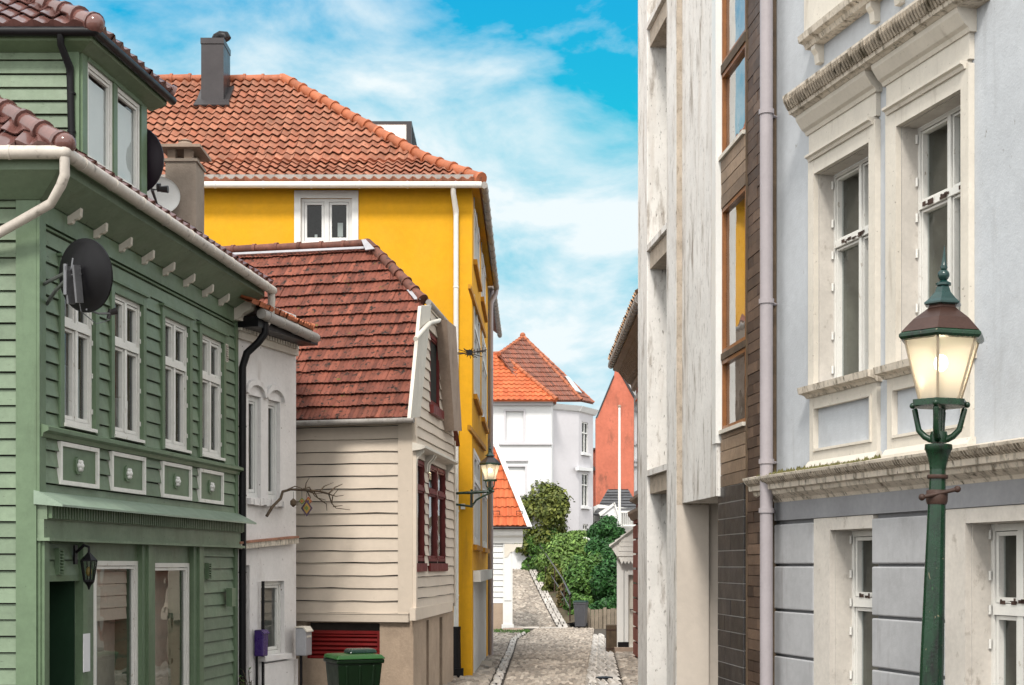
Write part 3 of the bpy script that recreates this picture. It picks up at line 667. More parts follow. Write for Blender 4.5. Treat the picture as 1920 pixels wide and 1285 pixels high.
def green_house_upper():
    g = GH
    for i, r in enumerate(WR):
        b = MB(); c = .085
        b.fbox(GS, r[0] - c, r[0], -.014, .045, r[2] - .02, r[3] + .10); b.fbox(GS, r[1], r[1] + c, -.014, .045, r[2] - .02, r[3] + .10)
        b.fbox(GS, r[0], r[1], -.014, .043, r[3], r[3] + .10); b.fbox(GS, r[0] - c - .03, r[1] + c + .03, -.014, .075, r[3] + .10, r[3] + .125)
        cs = b.build('window_casing', M['green_trim'], g)
        w = window(g, GS, (r[0], r[1], r[2] + .03, r[3]), n=.0, cols=2, trans=(.655,), fw=.045, mw=.055, d=.06, sash=.028, room=(M['interior_brown'], M['interior_brown'], M['interior_brown'], M['interior'])[i])
        b = MB(); b.fbox(GS, r[0] - .01, r[1] + .01, -.014, .06, r[2] - .005, r[2] + .028); b.build('sill', M['white'], w)
        b = MB()
        for zz in (.12, .36, .58, .72, .92):
            for uu in (r[0] + .012, r[1] - .012): b.fbox(GS, uu - .012, uu + .012, .002, .014, r[2] + (r[3] - r[2]) * zz, r[2] + (r[3] - r[2]) * zz + .05)
        b.build('hinge', M['white'], w)
        if i < 2:
            cloth(w, GS, r[0] + .03, r[1] - .03, r[2] + .03, r[2] + (r[3] - r[2]) * (.42, .30)[i], -.12, M['curtain_or_reflection'], .012, .06)
            cloth(w, GS, r[0] + .02, r[0] + .16, r[2] + .03, r[3] - .03, -.17, M['curtain_or_reflection'], .02, .06)
        else:
            cloth(w, GS, r[0] + .02, r[0] + .20, r[2] + .03, r[3] - .03, -.14, M['red'], .0, .2)  # flat red sheet painted in for a reddish reflection in the pane
            cloth(w, GS, r[1] - .20, r[1] - .02, r[2] + .03, r[3] - .03, -.16, M['curtain_or_reflection'], .02, .06)
    b = MB(); b.loft(GS, [(-.014, zb - .15), (.05, zb - .15), (.06, zb - .11), (.11, zb - .09), (.11, zb - .055), (.04, zb - .03), (-.014, zb - .02)], .0, uE - .002)
    b.build('sill_band', M['green_trim'], g)
    for p in PR:
        b = MB(); b.fbox(GS, p[0] + .035, p[1] - .035, -.01, .022, p[2] + .035, p[3] - .035)
        pn = b.build('ornament_panel', M['green_trim'], g)
        b = MB(); ringframe(b, GS, p, .042, -.01, .05); b.build('frame', M['white'], pn)
        uc, zc = (p[0] + p[1]) / 2, (p[2] + p[3]) / 2; b = MB(); s = .085
        b.prism([GS.P(uc + s * x, .02, zc + s * y) for x, y in ((-.6, -1), (.6, -1), (1, -.6), (1, .6), (.6, 1), (-.6, 1), (-1, .6), (-1, -.6))], GS.N * .02)
        b.build('plaque', M['green_trim'], pn)
        b = MB(); c = GS.P(uc, .05, zc); b.ball(c, .035, 10, 6)
        for k in range(6):
            t = k * math.pi / 3; q = GS.P(uc + .04 * math.cos(t), .045, zc + .04 * math.sin(t)); b.ball(q, .024, 8, 5)
        b.build('rosette', M['white_clean'], pn, smooth=50)
    # shop cornice
    b = MB(); b.loft(GS, [(-.014, zA + .07), (.03, zA + .06), (.27, zA - .065), (.27, zA - .085), (-.014, zA - .06)], -.05, uE + .05)
    b.build('shop_cornice', M['lead_green'], g)
    b = MB(); b.fbox(GS, -.01, uE - .01, -.014, .10, zA - .20, zA - .062); b.fbox(GS, -.01, uE - .01, -.014, .07, zW + .03, zA - .2)
    b.fbox(GS, -.02, uE, -.014, .13, zW, zW + .03)
    b.build('shop_fascia', M['green'], g)
    b = MB(); u = .02
    while u < uE - .05:
        b.fbox(GS, u, u + .03, .10, .135, zA - .19, zA - .072); u += .062
    b.build('dentil_band', M['green_trim'], g)
green_lead = mat('lead_green_sheet', (0.27, 0.35, 0.27), 0.4, 0.1, 3); M['lead_green'] = green_lead
green_house_upper()

M['shop_room'] = mat('pale_shop_room', (.62, .53, .44), .9, .15, 1)
def green_shop():
    g = GH; zt_ = zW + .05
    dr = (GS.u(92), GS.u(146), -.05, GS.z(118, 1090)); w1 = (GS.u(180), GS.u(262), .45, GS.z(220, 1052)); w2 = (GS.u(289), GS.u(358), .45, GS.z(322, 1056))
    b = MB(); b.wall(GS, .05, uE - .02, -.05, zt_, [dr, w1, w2], n=-.03, depth=.35)
    b.clap(GS, GS.u(379), uE - .1, -.05, zt_, .155, n=-.02); b.clap(GS, GS.u(86), GS.u(147), dr[3] + .06, zt_, .155, n=-.02)
    b.build('shop_wall', M['green'], g, fix=False)
    for grp in (((72, 78.5, .06), (78.5, 87, .03)), ((147, 152.5, .05), (152.5, 159, .03)), ((262, 269, .03), (269, 275, .06), (275, 286, .03)), ((359, 365.5, .03), (365.5, 371.5, .06), (371.5, 378, .03))):
        b = MB()
        for a, c, n in grp: b.fbox(GS, GS.u(a), GS.u(c), -.04, n, -.05, zW - .003)
        b.build('pilaster', M['green_trim'], g)
    b = MB(); b.fbox(GS, uE - .10, uE, -.04, .03, -.05, zW - .003); b.build('pilaster', M['green_trim'], g)
    b = MB(); b.fbox(GS, GS.u(87), GS.u(147), -.03, .02, dr[3], dr[3] + .06); b.build('door_lintel', M['green_trim'], g)
    # recessed door
    b = MB(); q = -.34; b.fbox(GS, dr[1] - .012, dr[1] + .004, q, -.032, -.05, dr[3]); b.fbox(GS, dr[0] - .004, dr[0] + .012, q, -.032, -.05, dr[3]); b.build('door_jamb', M['green_dark'], g); b = MB()
    b.fbox(GS, dr[0], dr[1], q - .05, q, -.05, dr[3])
    b.fbox(GS, dr[0] + .0, dr[0] + .1, q, q + .03, -.05, dr[3])
    d = b.build('door', M['green_dark'], g)
    b = MB(); b.tube([GS.P(dr[1] - .12, q, .95), GS.P(dr[1] - .12, q + .05, .95), GS.P(dr[1] - .24, q + .05, .95)], .012, 8); b.build('handle', M['galv'], d)
    for r, nm in ((w1, 0), (w2, 1)):
        w = window(g, GS, r, n=-.02, cols=1, fw=.05, d=.05, sash=.03, room=M['shop_room'], name='shop_window', rd=.22)
        if nm == 0:
            cloth(w, GS, r[0] + .02, r[0] + .14, r[2], r[3] - .04, -.2, M['beige'], .0, .2, 'reveal_board')
            b = MB(); zz = GS.z(225, 1160, -.16)
            while zz < r[3] - .06: b.prism([GS.P(r[0] + .22, n, z_) for n, z_ in ((-.12, zz), (-.10, zz), (-.11, zz + .125), (-.12, zz + .125))], GS.U * (r[1] - r[0] - .34)); zz += .13
            b.build('siding_reflection', M['beige'], w)  # pale boards added to imitate siding reflected in the glass
            b = MB(); b.fbox(GS, r[0] + .35, r[0] + .43, -.20, -.18, r[2], GS.z(195, 1158, -.2)); b.build('display_board', M['paper'], w)
        else:
            b = MB(); c = GS.P((r[0] + r[1]) / 2, -.35, .62); b.lathe(c, [(.02, .5), (.10, .30), (.13, .1), (.12, -.1)], 14); b.build('display_lamp', M['interior_grey'], w, smooth=40)
    for px, py, s in ((112, 1053, 1.0), (391, 1071, .8), (423, 662, .9)):
        u, z = GS.hit(px, py, .03); b = MB(); h = .085 * s * 1.5; wd = .05
        ringframe(b, GS, (u - wd, u + wd, z - h, z + h), .012, .0, .05)
        k = -h + .02
        while k < h - .02:
            b.prism([GS.P(u - wd, .005, z + k + .02), GS.P(u - wd, .055, z + k), GS.P(u - wd, .055, z + k + .006), GS.P(u - wd, .005, z + k + .026)], GS.U * (2 * wd)); k += .03
        b.build('vent_grille', M['cream'] if py < 800 else M['green_trim'], g)
    u, z = GS.hit(431, 1120, .05); b = MB(); b.fbox(GS, u - .09, u + .05, .03, .11, z - .12, z + .12); b.build('meter_box', M['green_trim'], g)
    # notice sheet
    u, z = GS.hit(163, 1224, .07); b = MB(); b.fbox(GS, u - .075, u + .075, .062, .07, z - .19, z + .19)
    tag(b.build('notice_sheet', M['paper'], origin=GS.P(u, .06, z)), 'blank white notice sheet on the green pilaster beside the shop door', 'notice')
    # iron wall lantern by the door
    u, z = GS.hit(172, 1068, .20)
    t = thing('wall_lantern', 'small black iron wall lantern beside the dark green shop door', 'lantern', GS.P(u, .03, z))
    c = GS.P(u, .17, z)
    b = MB(); b.tube([GS.P(u, .03, z + .16), GS.P(u, .12, z + .24), c + V((0, 0, .22)), c + V((0, 0, .15))], .012, 8); b.fbox(GS, u - .03, u + .03, .02, .04, z + .05, z + .24); b.build('bracket', M['black'], t)
    b = MB(); b.lathe(c, [(.012, .17), (.03, .15), (.085, .09), (.085, .08)], 6); b.lathe(c, [(.05, -.10), (.055, -.12), (.02, -.16), (.005, -.20)], 6)
    for k in range(6):
        a = k * math.pi / 3; b.tube([c + V((.08 * math.cos(a), .08 * math.sin(a), .085)), c + V((.05 * math.cos(a), .05 * math.sin(a), -.11))], .007, 6)
    b.build('frame', M['black'], t)
    b = MB(); b.lathe(c, [(.074, .08), (.046, -.10)], 6); b.build('pane', M['glass_dark'], t)
    b = MB(); b.ball(c - V((0, 0, .02)), .03, sc=(1, 1, 1.6)); b.build('bulb', mat('amber_bulb', (.45, .28, .05), .3, 0), t)
green_shop()

def green_dormer():
    g = GH
    DF = Frame(150, 14.9); DS = Frame(150, 14.9, 1310 - 10)
    ux = DS.u(271); zt1 = DF.z(150, 82); zb0 = DF.z(150, 300) - .25
    r = (DS.u(160), DS.u(260), DS.z(205, 332), DS.z(205, 152))
    b = MB()
    b.clap(DF, -2.6, -.0, zb0, zt1, .145); b.build('dormer_wall', M['green'], g, fix=False); b = MB(); b.wall(DF, -2.6, 0, zb0, zt1, n=-.014); b.build('wall_gap_shade', M['gap_shade'], g); b = MB(); b.wall(DS, 0, ux, zb0, zt1, [r], n=0, depth=.08)
    b.wall(Frame(150, 14.9 + ux, None), -2.0, DS.P(ux, 0, 0).x - Frame(150, 14.9 + ux).O.x, zb0, zt1)
    b.build('dormer_wall', M['green'], g, fix=False)
    b = MB(); b.fbox(DF, -.12, .0, -.01, .035, zb0, zt1); b.fbox(DS, .0, r[0] - .01, -.01, .03, zb0, zt1); b.fbox(DS, r[1] + .01, ux, -.01, .03, zb0, zt1)
    b.fbox(DS, r[0] - .01, r[1] + .01, -.01, .04, r[3], r[3] + .07); b.fbox(DS, r[0], r[1], -.01, .045, r[2] - .07, r[2])
    um = (r[0] + r[1]) / 2; b.fbox(DS, um - .05, um + .05, -.01, .03, r[2], r[3])
    b.build('dormer_trim', M['green_trim'], g)
    for a, c in ((r[0], um - .05), (um + .05, r[1])):
        w = window(g, DS, (a, c, r[2], r[3]), n=.01, cols=1, fw=.045, d=.05, sash=.03, name='dormer_window')
        b = MB(); b.poly([DS.P(a, -.046, r[2]), DS.P(c, -.046, r[2]), DS.P(c, -.046, r[3] - .12), DS.P(a, -.046, r[3] - .12)]); b.build('sky_reflection_panel', M['blind_or_reflection'], w)  # panel added behind the pane as a painted white sky reflection
        b = MB(); b.loft(DS, [(.0, r[2] - .03), (.07, r[2] - .05), (.07, r[2] - .03), (.0, r[2])], a, c); b.build('sill', M['white'], w)
    # eaves box, black gutters, roof
    zE = DF.z(150, 82) + .0; ov = .26
    b = MB()
    prof = [(0, zE - .10), (.03, zE - .10), (.2, zE - .04), (ov - .05, zE - .02), (ov - .05, zE + .04), (0, zE + .04)]
    pent(DF, DS, prof, b, -2.6, ux + .16); b.build('dormer_eaves', M['green_trim'], g)
    A = meet(DF, ov, DS, ov, zE + .05)
    b = MB(); e1 = A + V((-2.7, 0, -.02)); e2 = A + DS.U * (ux + .45) + V((0, 0, -.02))
    b.tube([e1, A + V((0, 0, -.02))], .05, 12); b.tube([A + V((0, 0, -.02)), e2], .05, 12); b.ball(A - V((0, 0, .02)), .05)
    b.build('dormer_gutter', M['black'], g, smooth=50)
    b = MB(); xx = DF.u(125, .05)
    b.tube([DF.P(xx, ov, zE + .0), DF.P(xx, ov - .02, zE - .10), DF.P(xx + .04, .07, zE - .28), DF.P(xx + .04, .06, zE - .4), DF.P(xx + .06, .05, zb0)], .037, 10)
    for z in (zE - .55, zE - .95): b.tube([DF.P(xx + .05, .05, z), DF.P(xx + .05, .05, z + .02)], .045, 10)
    b.build('dormer_downpipe', M['black'], g, smooth=50)
    tp = .66; S = V((0, 1, tp)).normalized(); hd = V((-1, 1, tp)); b = MB()
    A2 = A + V((0, 0, .03))
    b.tiles(A2, V((-1, 0, 0)), S, 1.9, lambda v: (v * S.y, 2.8), .21, .30, .045, 'pan', .035)
    b.poly([A + V((-2.8, 0, 0)), A, A + hd * 1.6, A + V((-2.8, 1.6, 1.6 * tp))])
    hn = -hd.dot(DS.N); Ss = (-DS.N + V((0, 0, hd.z / hn))).normalized(); k = hd.dot(DS.U) / hn; cs = -Ss.dot(DS.N); L = ux + .45
    b.tiles(A2, DS.U, Ss, 1.3, lambda v: (min(v * cs * k, L / 2), max(L - v * cs * .9, L / 2)), .21, .30, .045, 'pan', .035)
    b.poly([A, A + DS.U * L, A + DS.U * (L - 1) + Ss * 1.3, A + Ss * 1.3 + DS.U * (1.3 * cs * k)])
    b.build('dormer_roof', M['glazed'], g, smooth=35)
    b = MB(); b.caps(A2 + V((0, 0, .03)), A2 + hd * 1.7 + V((0, 0, .03)), .10, .34, 14); b.ball(A2 + V((.0, 0, .03)), .105)
    b.build('dormer_hip_tile', M['glazed'], g, smooth=50); b = MB()
    e = A2 + DS.U * L; hb = (-DS.N * 1.0 - DS.U * .9 + V((0, 0, hd.z / hn)))
    b.caps(e + V((0, 0, .03)), e + hb * .9 + V((0, 0, .03)), .09, .34, 12)
    b.build('dormer_hip_tile', M['glazed'], g, smooth=50)
    return DS, ux
DS, DUX = green_dormer()

def dish(name, label, c, axis, r, m, depth=.07, sq=1.0):
    """parabolic dish: c the rim centre, axis the way it faces"""
    t = thing(name, label, 'satellite dish', c, 'satellite dishes')
    ax = V(axis).normalized(); x = ax.cross(V((0, 0, 1))).normalized(); y = x.cross(ax)
    b = MB(); seg = 40; k = 0; vs = []; fs = []
    rings = [(r * i / 7, -depth * (1 - (i / 7) ** 2)) for i in range(1, 8)] + [(r * 1.01, .006), (r * 1.01, -.012)] + [(r * i / 7, -depth * (1 - (i / 7) ** 2) - .012) for i in range(7, 0, -1)]
    for rr, h in rings:
        for j in range(seg):
            a = 2 * math.pi * j / seg; vs.append(c + x * (rr * math.cos(a) * sq) + y * (rr * math.sin(a)) + ax * h)
    for i in range(len(rings) - 1):
        for j in range(seg): fs.append((i * seg + j, i * seg + (j + 1) % seg, (i + 1) * seg + (j + 1) % seg, (i + 1) * seg + j))
    fs += [tuple(range(seg)), tuple(range((len(rings) - 1) * seg, len(rings) * seg))]
    b.mesh(vs, fs); b.build('reflector', m, t, smooth=50)
    return t, ax, x, y

def dishes():
    # big black dish on two struts from the corner of the green house; we look at its back
    c = at(161, 517, 13.15)
    t, ax, x, y = dish('satellite_dish', 'black round satellite dish on steel struts in front of the leftmost upper window', c, (.50, .86, .12), .335, M['black'], .08)
    k = c - ax * .10
    b = MB(); w0 = GS.pt(82, 533, .03); w1 = GS.pt(88, 570, .03); m = k - ax * .09 - x * .06
    b.tube([w0, m + V((-.0, 0, .02))], .018, 8); b.tube([w1, w1 + (m - w1) * .45, m - V((0, 0, .05))], .018, 8); b.tube([m + V((0, 0, .1)), m - V((0, 0, .18))], .022, 10)
    b.build('mount_arm', M['galv'], t)
    b = MB(); p = k - ax * .03
    for sx in (-.055, .055):
        b.hexa([p + x * (sx - .012) + y * -.26 + ax * .01, p + x * (sx + .012) + y * -.26 + ax * .01, p + x * (sx + .012) + y * -.26 - ax * .07, p + x * (sx - .012) + y * -.26 - ax * .07,
                p + x * (sx - .012) + y * .08 + ax * .01, p + x * (sx + .012) + y * .08 + ax * .01, p + x * (sx + .012) + y * .08 - ax * .07, p + x * (sx - .012) + y * .08 - ax * .07])
    b.tube([p + x * -.07, p + x * .07], .012, 8); b.tube([p + y * .05 + x * -.07, p + y * .05 + x * .07], .012, 8); b.tube([p + y * .15 - ax * .01, p + y * .05 - ax * .04], .008, 6)
    b.build('bracket', M['galv'], t)
    b = MB(); f = at(207, 588, 13.45); s = c - y * .31 - ax * .03
    b.tube([s, s + (f - s) * .5 - V((0, 0, .02)), f], .010, 8)
    b.tube([c - y * .15 - ax * .12, c - y * .33 - ax * .1 , s + (f - s) * .4 - V((0, 0, .12)), f - V((0, 0, .06))], .004, 6)
    b.build('feed_arm', M['galv'], t)
    b = MB(); b.tube([f + V((-.02, 0, .0)), f + V((.05, 0.03, .03))], [.022, .035], 10); b.tube([f + V((-.02, 0, -.05)), f + V((.0, 0, .04))], .02, 8); b.build('receiver', M['metal_dark'], t)
    # dark dish behind the dormer
    c = DS.P(DUX + .16, -.20, DS.z(262, 286, 0))
    t, ax, x, y = dish('satellite_dish', 'dark dish on the far side of the green dormer, half hidden behind it', c, (.28, .95, .1), .40, mat('aubergine_dish_paint', (.022, .014, .022), .35, .05), .07)
    b = MB(); b.tube([c - ax * .08, DS.P(DUX, -.12, c.z - .1)], .02, 8); b.build('mount_arm', M['galv'], t)
    c = at(298, 366, 17.3)
    t, ax, x, y = dish('satellite_dish', 'white dish beside the cement chimney, with a feed horn in front', c, (.25, -.93, .25), .25, M['white_clean'], .06)
    b = MB(); f = at(301, 355, 16.85); b.tube([c - y * .2, at(285, 356, 16.8), f], .012, 8); b.tube([f, f + V((.09, 0, 0))], [.035, .045], 10); b.tube([f - V((.04, 0, -.02)), f + V((.0, 0, .02))], .05, 8); b.build('feed_arm', M['metal_dark'], t)
    b = MB(); b.tube([c - ax * .06, c - ax * .2, c - ax * .22 - V((0, 0, .9))], .025, 8); b.build('mast', M['galv'], t)
dishes()

# ================================================================== NARROW WHITE HOUSE
WY = GS.P(uE + .12, 0, 0).y
WF = Frame(447, WY, 1750)
def white_house():
    g = thing('white_house', 'narrow peeling white house with two slim windows between the green and the beige house', 'house', WF.P(0, 0, -.1))
    uR = WF.u(555)
    lw = WF.rect(489, 533, 1090, 1228); w1 = WF.rect(466, 489, 742, 936); w2 = WF.rect(503, 525, 752, 934)
    zz0 = (w1[2] + w2[2]) / 2; zz1 = (w1[3] + w2[3]) / 2; w1 = (*w1[:2], zz0, zz1); w2 = (*w2[:2], zz0, zz1)
    zc1 = WF.z(505, 612); zc0 = WF.z(505, 652)
    dr = WF.rect(454, 468, 1060, 1500); dr = (dr[0], dr[1], -.2, dr[3])
    b = MB(); b.wall(WF, -.15, uR, -.2, zc1 + .3, [w1, w2, lw, dr], depth=.14)
    EF = Frame(555, WF.P(uR, 0, 0).y); 
    e = WF.P(uR, 0, 0); b.poly([e + V((0, 0, -.2)), e + V((-.6, 1.6, -.2)), e + V((-.6, 1.6, zc1 + .3)), e + V((0, 0, zc1 + .3))])
    # arched heads over the two slim windows
    for w in (w1, w2):
        m = (w[0] + w[1]) / 2; h = (w[1] - w[0]) / 2
        for k in range(6):
            a0 = math.pi * k / 6; a1 = math.pi * (k + 1) / 6
            b.hexa([WF.P(m + h * 1.35 * math.cos(a0), 0, w[3] + h * .8 * math.sin(a0)), WF.P(m + h * 1.35 * math.cos(a1), 0, w[3] + h * .8 * math.sin(a1)), WF.P(m + h * 1.35 * math.cos(a1), .05, w[3] + h * .8 * math.sin(a1)), WF.P(m + h * 1.35 * math.cos(a0), .05, w[3] + h * .8 * math.sin(a0)),
                    WF.P(m + h * 1.7 * math.cos(a0), 0, w[3] + h * 1.1 * math.sin(a0) + .02), WF.P(m + h * 1.7 * math.cos(a1), 0, w[3] + h * 1.1 * math.sin(a1) + .02), WF.P(m + h * 1.7 * math.cos(a1), .05, w[3] + h * 1.1 * math.sin(a1) + .02), WF.P(m + h * 1.7 * math.cos(a0), .05, w[3] + h * 1.1 * math.sin(a0) + .02)])
    b.build('wall', M['whitewall'], g, fix=False)
    for w in (w1, w2):
        window(g, WF, (w[0], w[1], w[2], w[3]), n=-.05, cols=1, fw=.07, d=.05, sash=.03, fm=M['white_clean'], room=M['interior_olive'])
    w = window(g, WF, lw, n=-.06, cols=1, trans=(), fw=.055, d=.05, sash=.035, fm=M['white'], room=M['interior_grey'])
    b = MB(); b.fbox(WF, lw[0] - .06, lw[1] + .05, 0, .10, lw[2] - .07, lw[2]); b.fbox(WF, lw[0] - .04, uR - .08, 0, .07, -.2, lw[2] - .1); b.build('window_plinth', M['whitewall'], g)
    b = MB(); b.fbox(WF, dr[0], dr[1], -.22, -.15, -.2, dr[3]); b.build('door', M['fence_wood'], g)
    b = MB(); b.tube([WF.P(WF.u(487), .05, WF.z(487, 1090)), WF.P(WF.u(487), .05, -.1)], .022, 8); b.build('cable_conduit', M['black'], g)
    # sill under the slim windows, string ledge, cornice with dentils
    b = MB(); u0 = w1[0] - .05
    while u0 < w2[1] + .03:
        b.fbox(WF, u0, u0 + .085, 0, .07 + RNG.uniform(-.012, .012), zz0 - .10 + RNG.uniform(-.015, .01), zz0 - .015 + RNG.uniform(-.008, .008)); u0 += .09
    b.build('sill_course', M['whitewall'], g)
    b = MB(); b.beam(WF, (452, 1019, 1030), (560, 1008, 1019), 0, .10); b.build('string_ledge', M['cream_dirty'], g); b = MB(); b.beam(WF, (451, 1016, 1020), (561, 1005, 1009), -.01, .115); b.build('ledge_coping', M['terracotta'], g)
    b = MB(); b.beam(WF, (449, 618, 634), (560, 655, 668), 0, .06); b.beam(WF, (449, 595, 600), (567, 632, 639), 0, .14); b.beam(WF, (449, 600, 618), (561, 638, 655), 0, .03)
    n = 22
    for k in range(n):
        x = 452 + (560 - 452) * (k + .2) / n; x2 = x + 2.6; yt = 600 + (x - 449) * .335; b.beam(WF, (x, yt, yt + 18), (x2, yt + .8, yt + 18.8), .03, .11)
    b.build('cornice', M['cream'], g)
    # eaves gutter and its low roof
    b = MB(); b.beam(WF, (484, 592, 612), (596, 634, 648), .02, .36); b.build('eaves_board', M['black'], g)
    p0 = WF.pt(490, 588, .42); p1 = WF.pt(592, 634, .42)
    b = MB(); b.tube([p0, p1], .07, 12)
    for k in range(4): q = p0 + (p1 - p0) * (k / 4 + .1); d = (p1 - p0).normalized() * .015; b.tube([q - d, q + d], .077, 12)
    b.build('gutter', M['gutter_grey'], g, smooth=50)
    A = WF.pt(491, 575, .46); B = WF.pt(588, 618, .46); E = (B - A).normalized(); S = (-WF.N + V((0, 0, .36))).normalized(); L = (B - A).length
    b = MB(); b.tiles(A, E, S, 1.1, lambda v: (-.3, L - v * .72), .075, .32, .03, 'pan', .03, K=5); b.poly([A - E * .3, B, B + S * 1.1 - E * .79, A + S * 1.1 - E * .3])
    b.build('roof', M['ridge_orange'], g, smooth=35)
    b = MB(); b.caps(B + V((0, 0, .03)), B + S * 1.1 - E * .79 + V((0, 0, .03)), .05, .4, 10); b.build('hip_tile', M['ridge_orange'], g, smooth=50)
    # chimney standing behind the green roof
    CF = Frame(310, 17.5); uu = CF.u(367); ct = CF.z(340, 300); sx = uu
    b = MB(); x0 = CF.O.x; b.box(x0, x0 + uu, 17.5, 17.5 + .48, 3.6, ct)
    b.box(x0 - .02, x0 + uu + .02, 17.48, 18.0, ct - .02, ct + .015)
    c = b.build('chimney', M['chimney'], g)
    b = MB(); pw = .13
    for a, d in ((x0 + .02, 17.52), (x0 + uu - .02 - pw, 17.52), (x0 + .02, 17.98 - pw), (x0 + uu - .02 - pw, 17.98 - pw)): b.box(a, a + pw * .75, d, d + pw * .8, ct + .015, ct + .14)
    zc = ct + .14; b.box(x0 - .06, x0 + uu + .07, 17.42, 18.08, zc, zc + .035); b.box(x0 + .02, x0 + uu - .05, 17.5, 18.0, zc + .035, zc + .06)
    b.lathe((x0 + uu / 2, 17.75, zc + .06), [(.10, 0), (.10, .06), (.07, .09), (.09, .1), (.02, .13)], 10)
    b.build('chimney_cap', M['stone_trim'], c)
    # small white dormer showing over the green eaves
    KF = Frame(262, 19.2); u1 = KF.u(318); z1 = KF.z(290, 366); z0 = KF.z(290, 425)
    b = MB(); o = (KF.u(284), KF.u(309), z0 + .05, KF.z(295, 384)); b.wall(KF, 0, u1, z0, z1, [o], depth=.1); b.fbox(KF, -.05, u1 + .05, -.4, .10, z1, z1 + .05)
    r = V((KF.O.x + u1, 19.2, 0)); b.poly([r + V((0, 0, z0)), r + V((0, .9, z0)), r + V((0, .9, z1)), r + V((0, 0, z1))])
    d = b.build('roof_dormer', M['white_clean'], g, fix=False)
    b = MB(); b.poly([KF.P(o[0], -.06, o[2]), KF.P(o[1], -.06, o[2]), KF.P(o[1], -.06, o[3]), KF.P(o[0], -.06, o[3])]); b.build('pane', M['glass_dark'], d)
    interior(d, KF, *o, -.1, M['interior'], .3, .02)
    return uR
WUR = white_house()

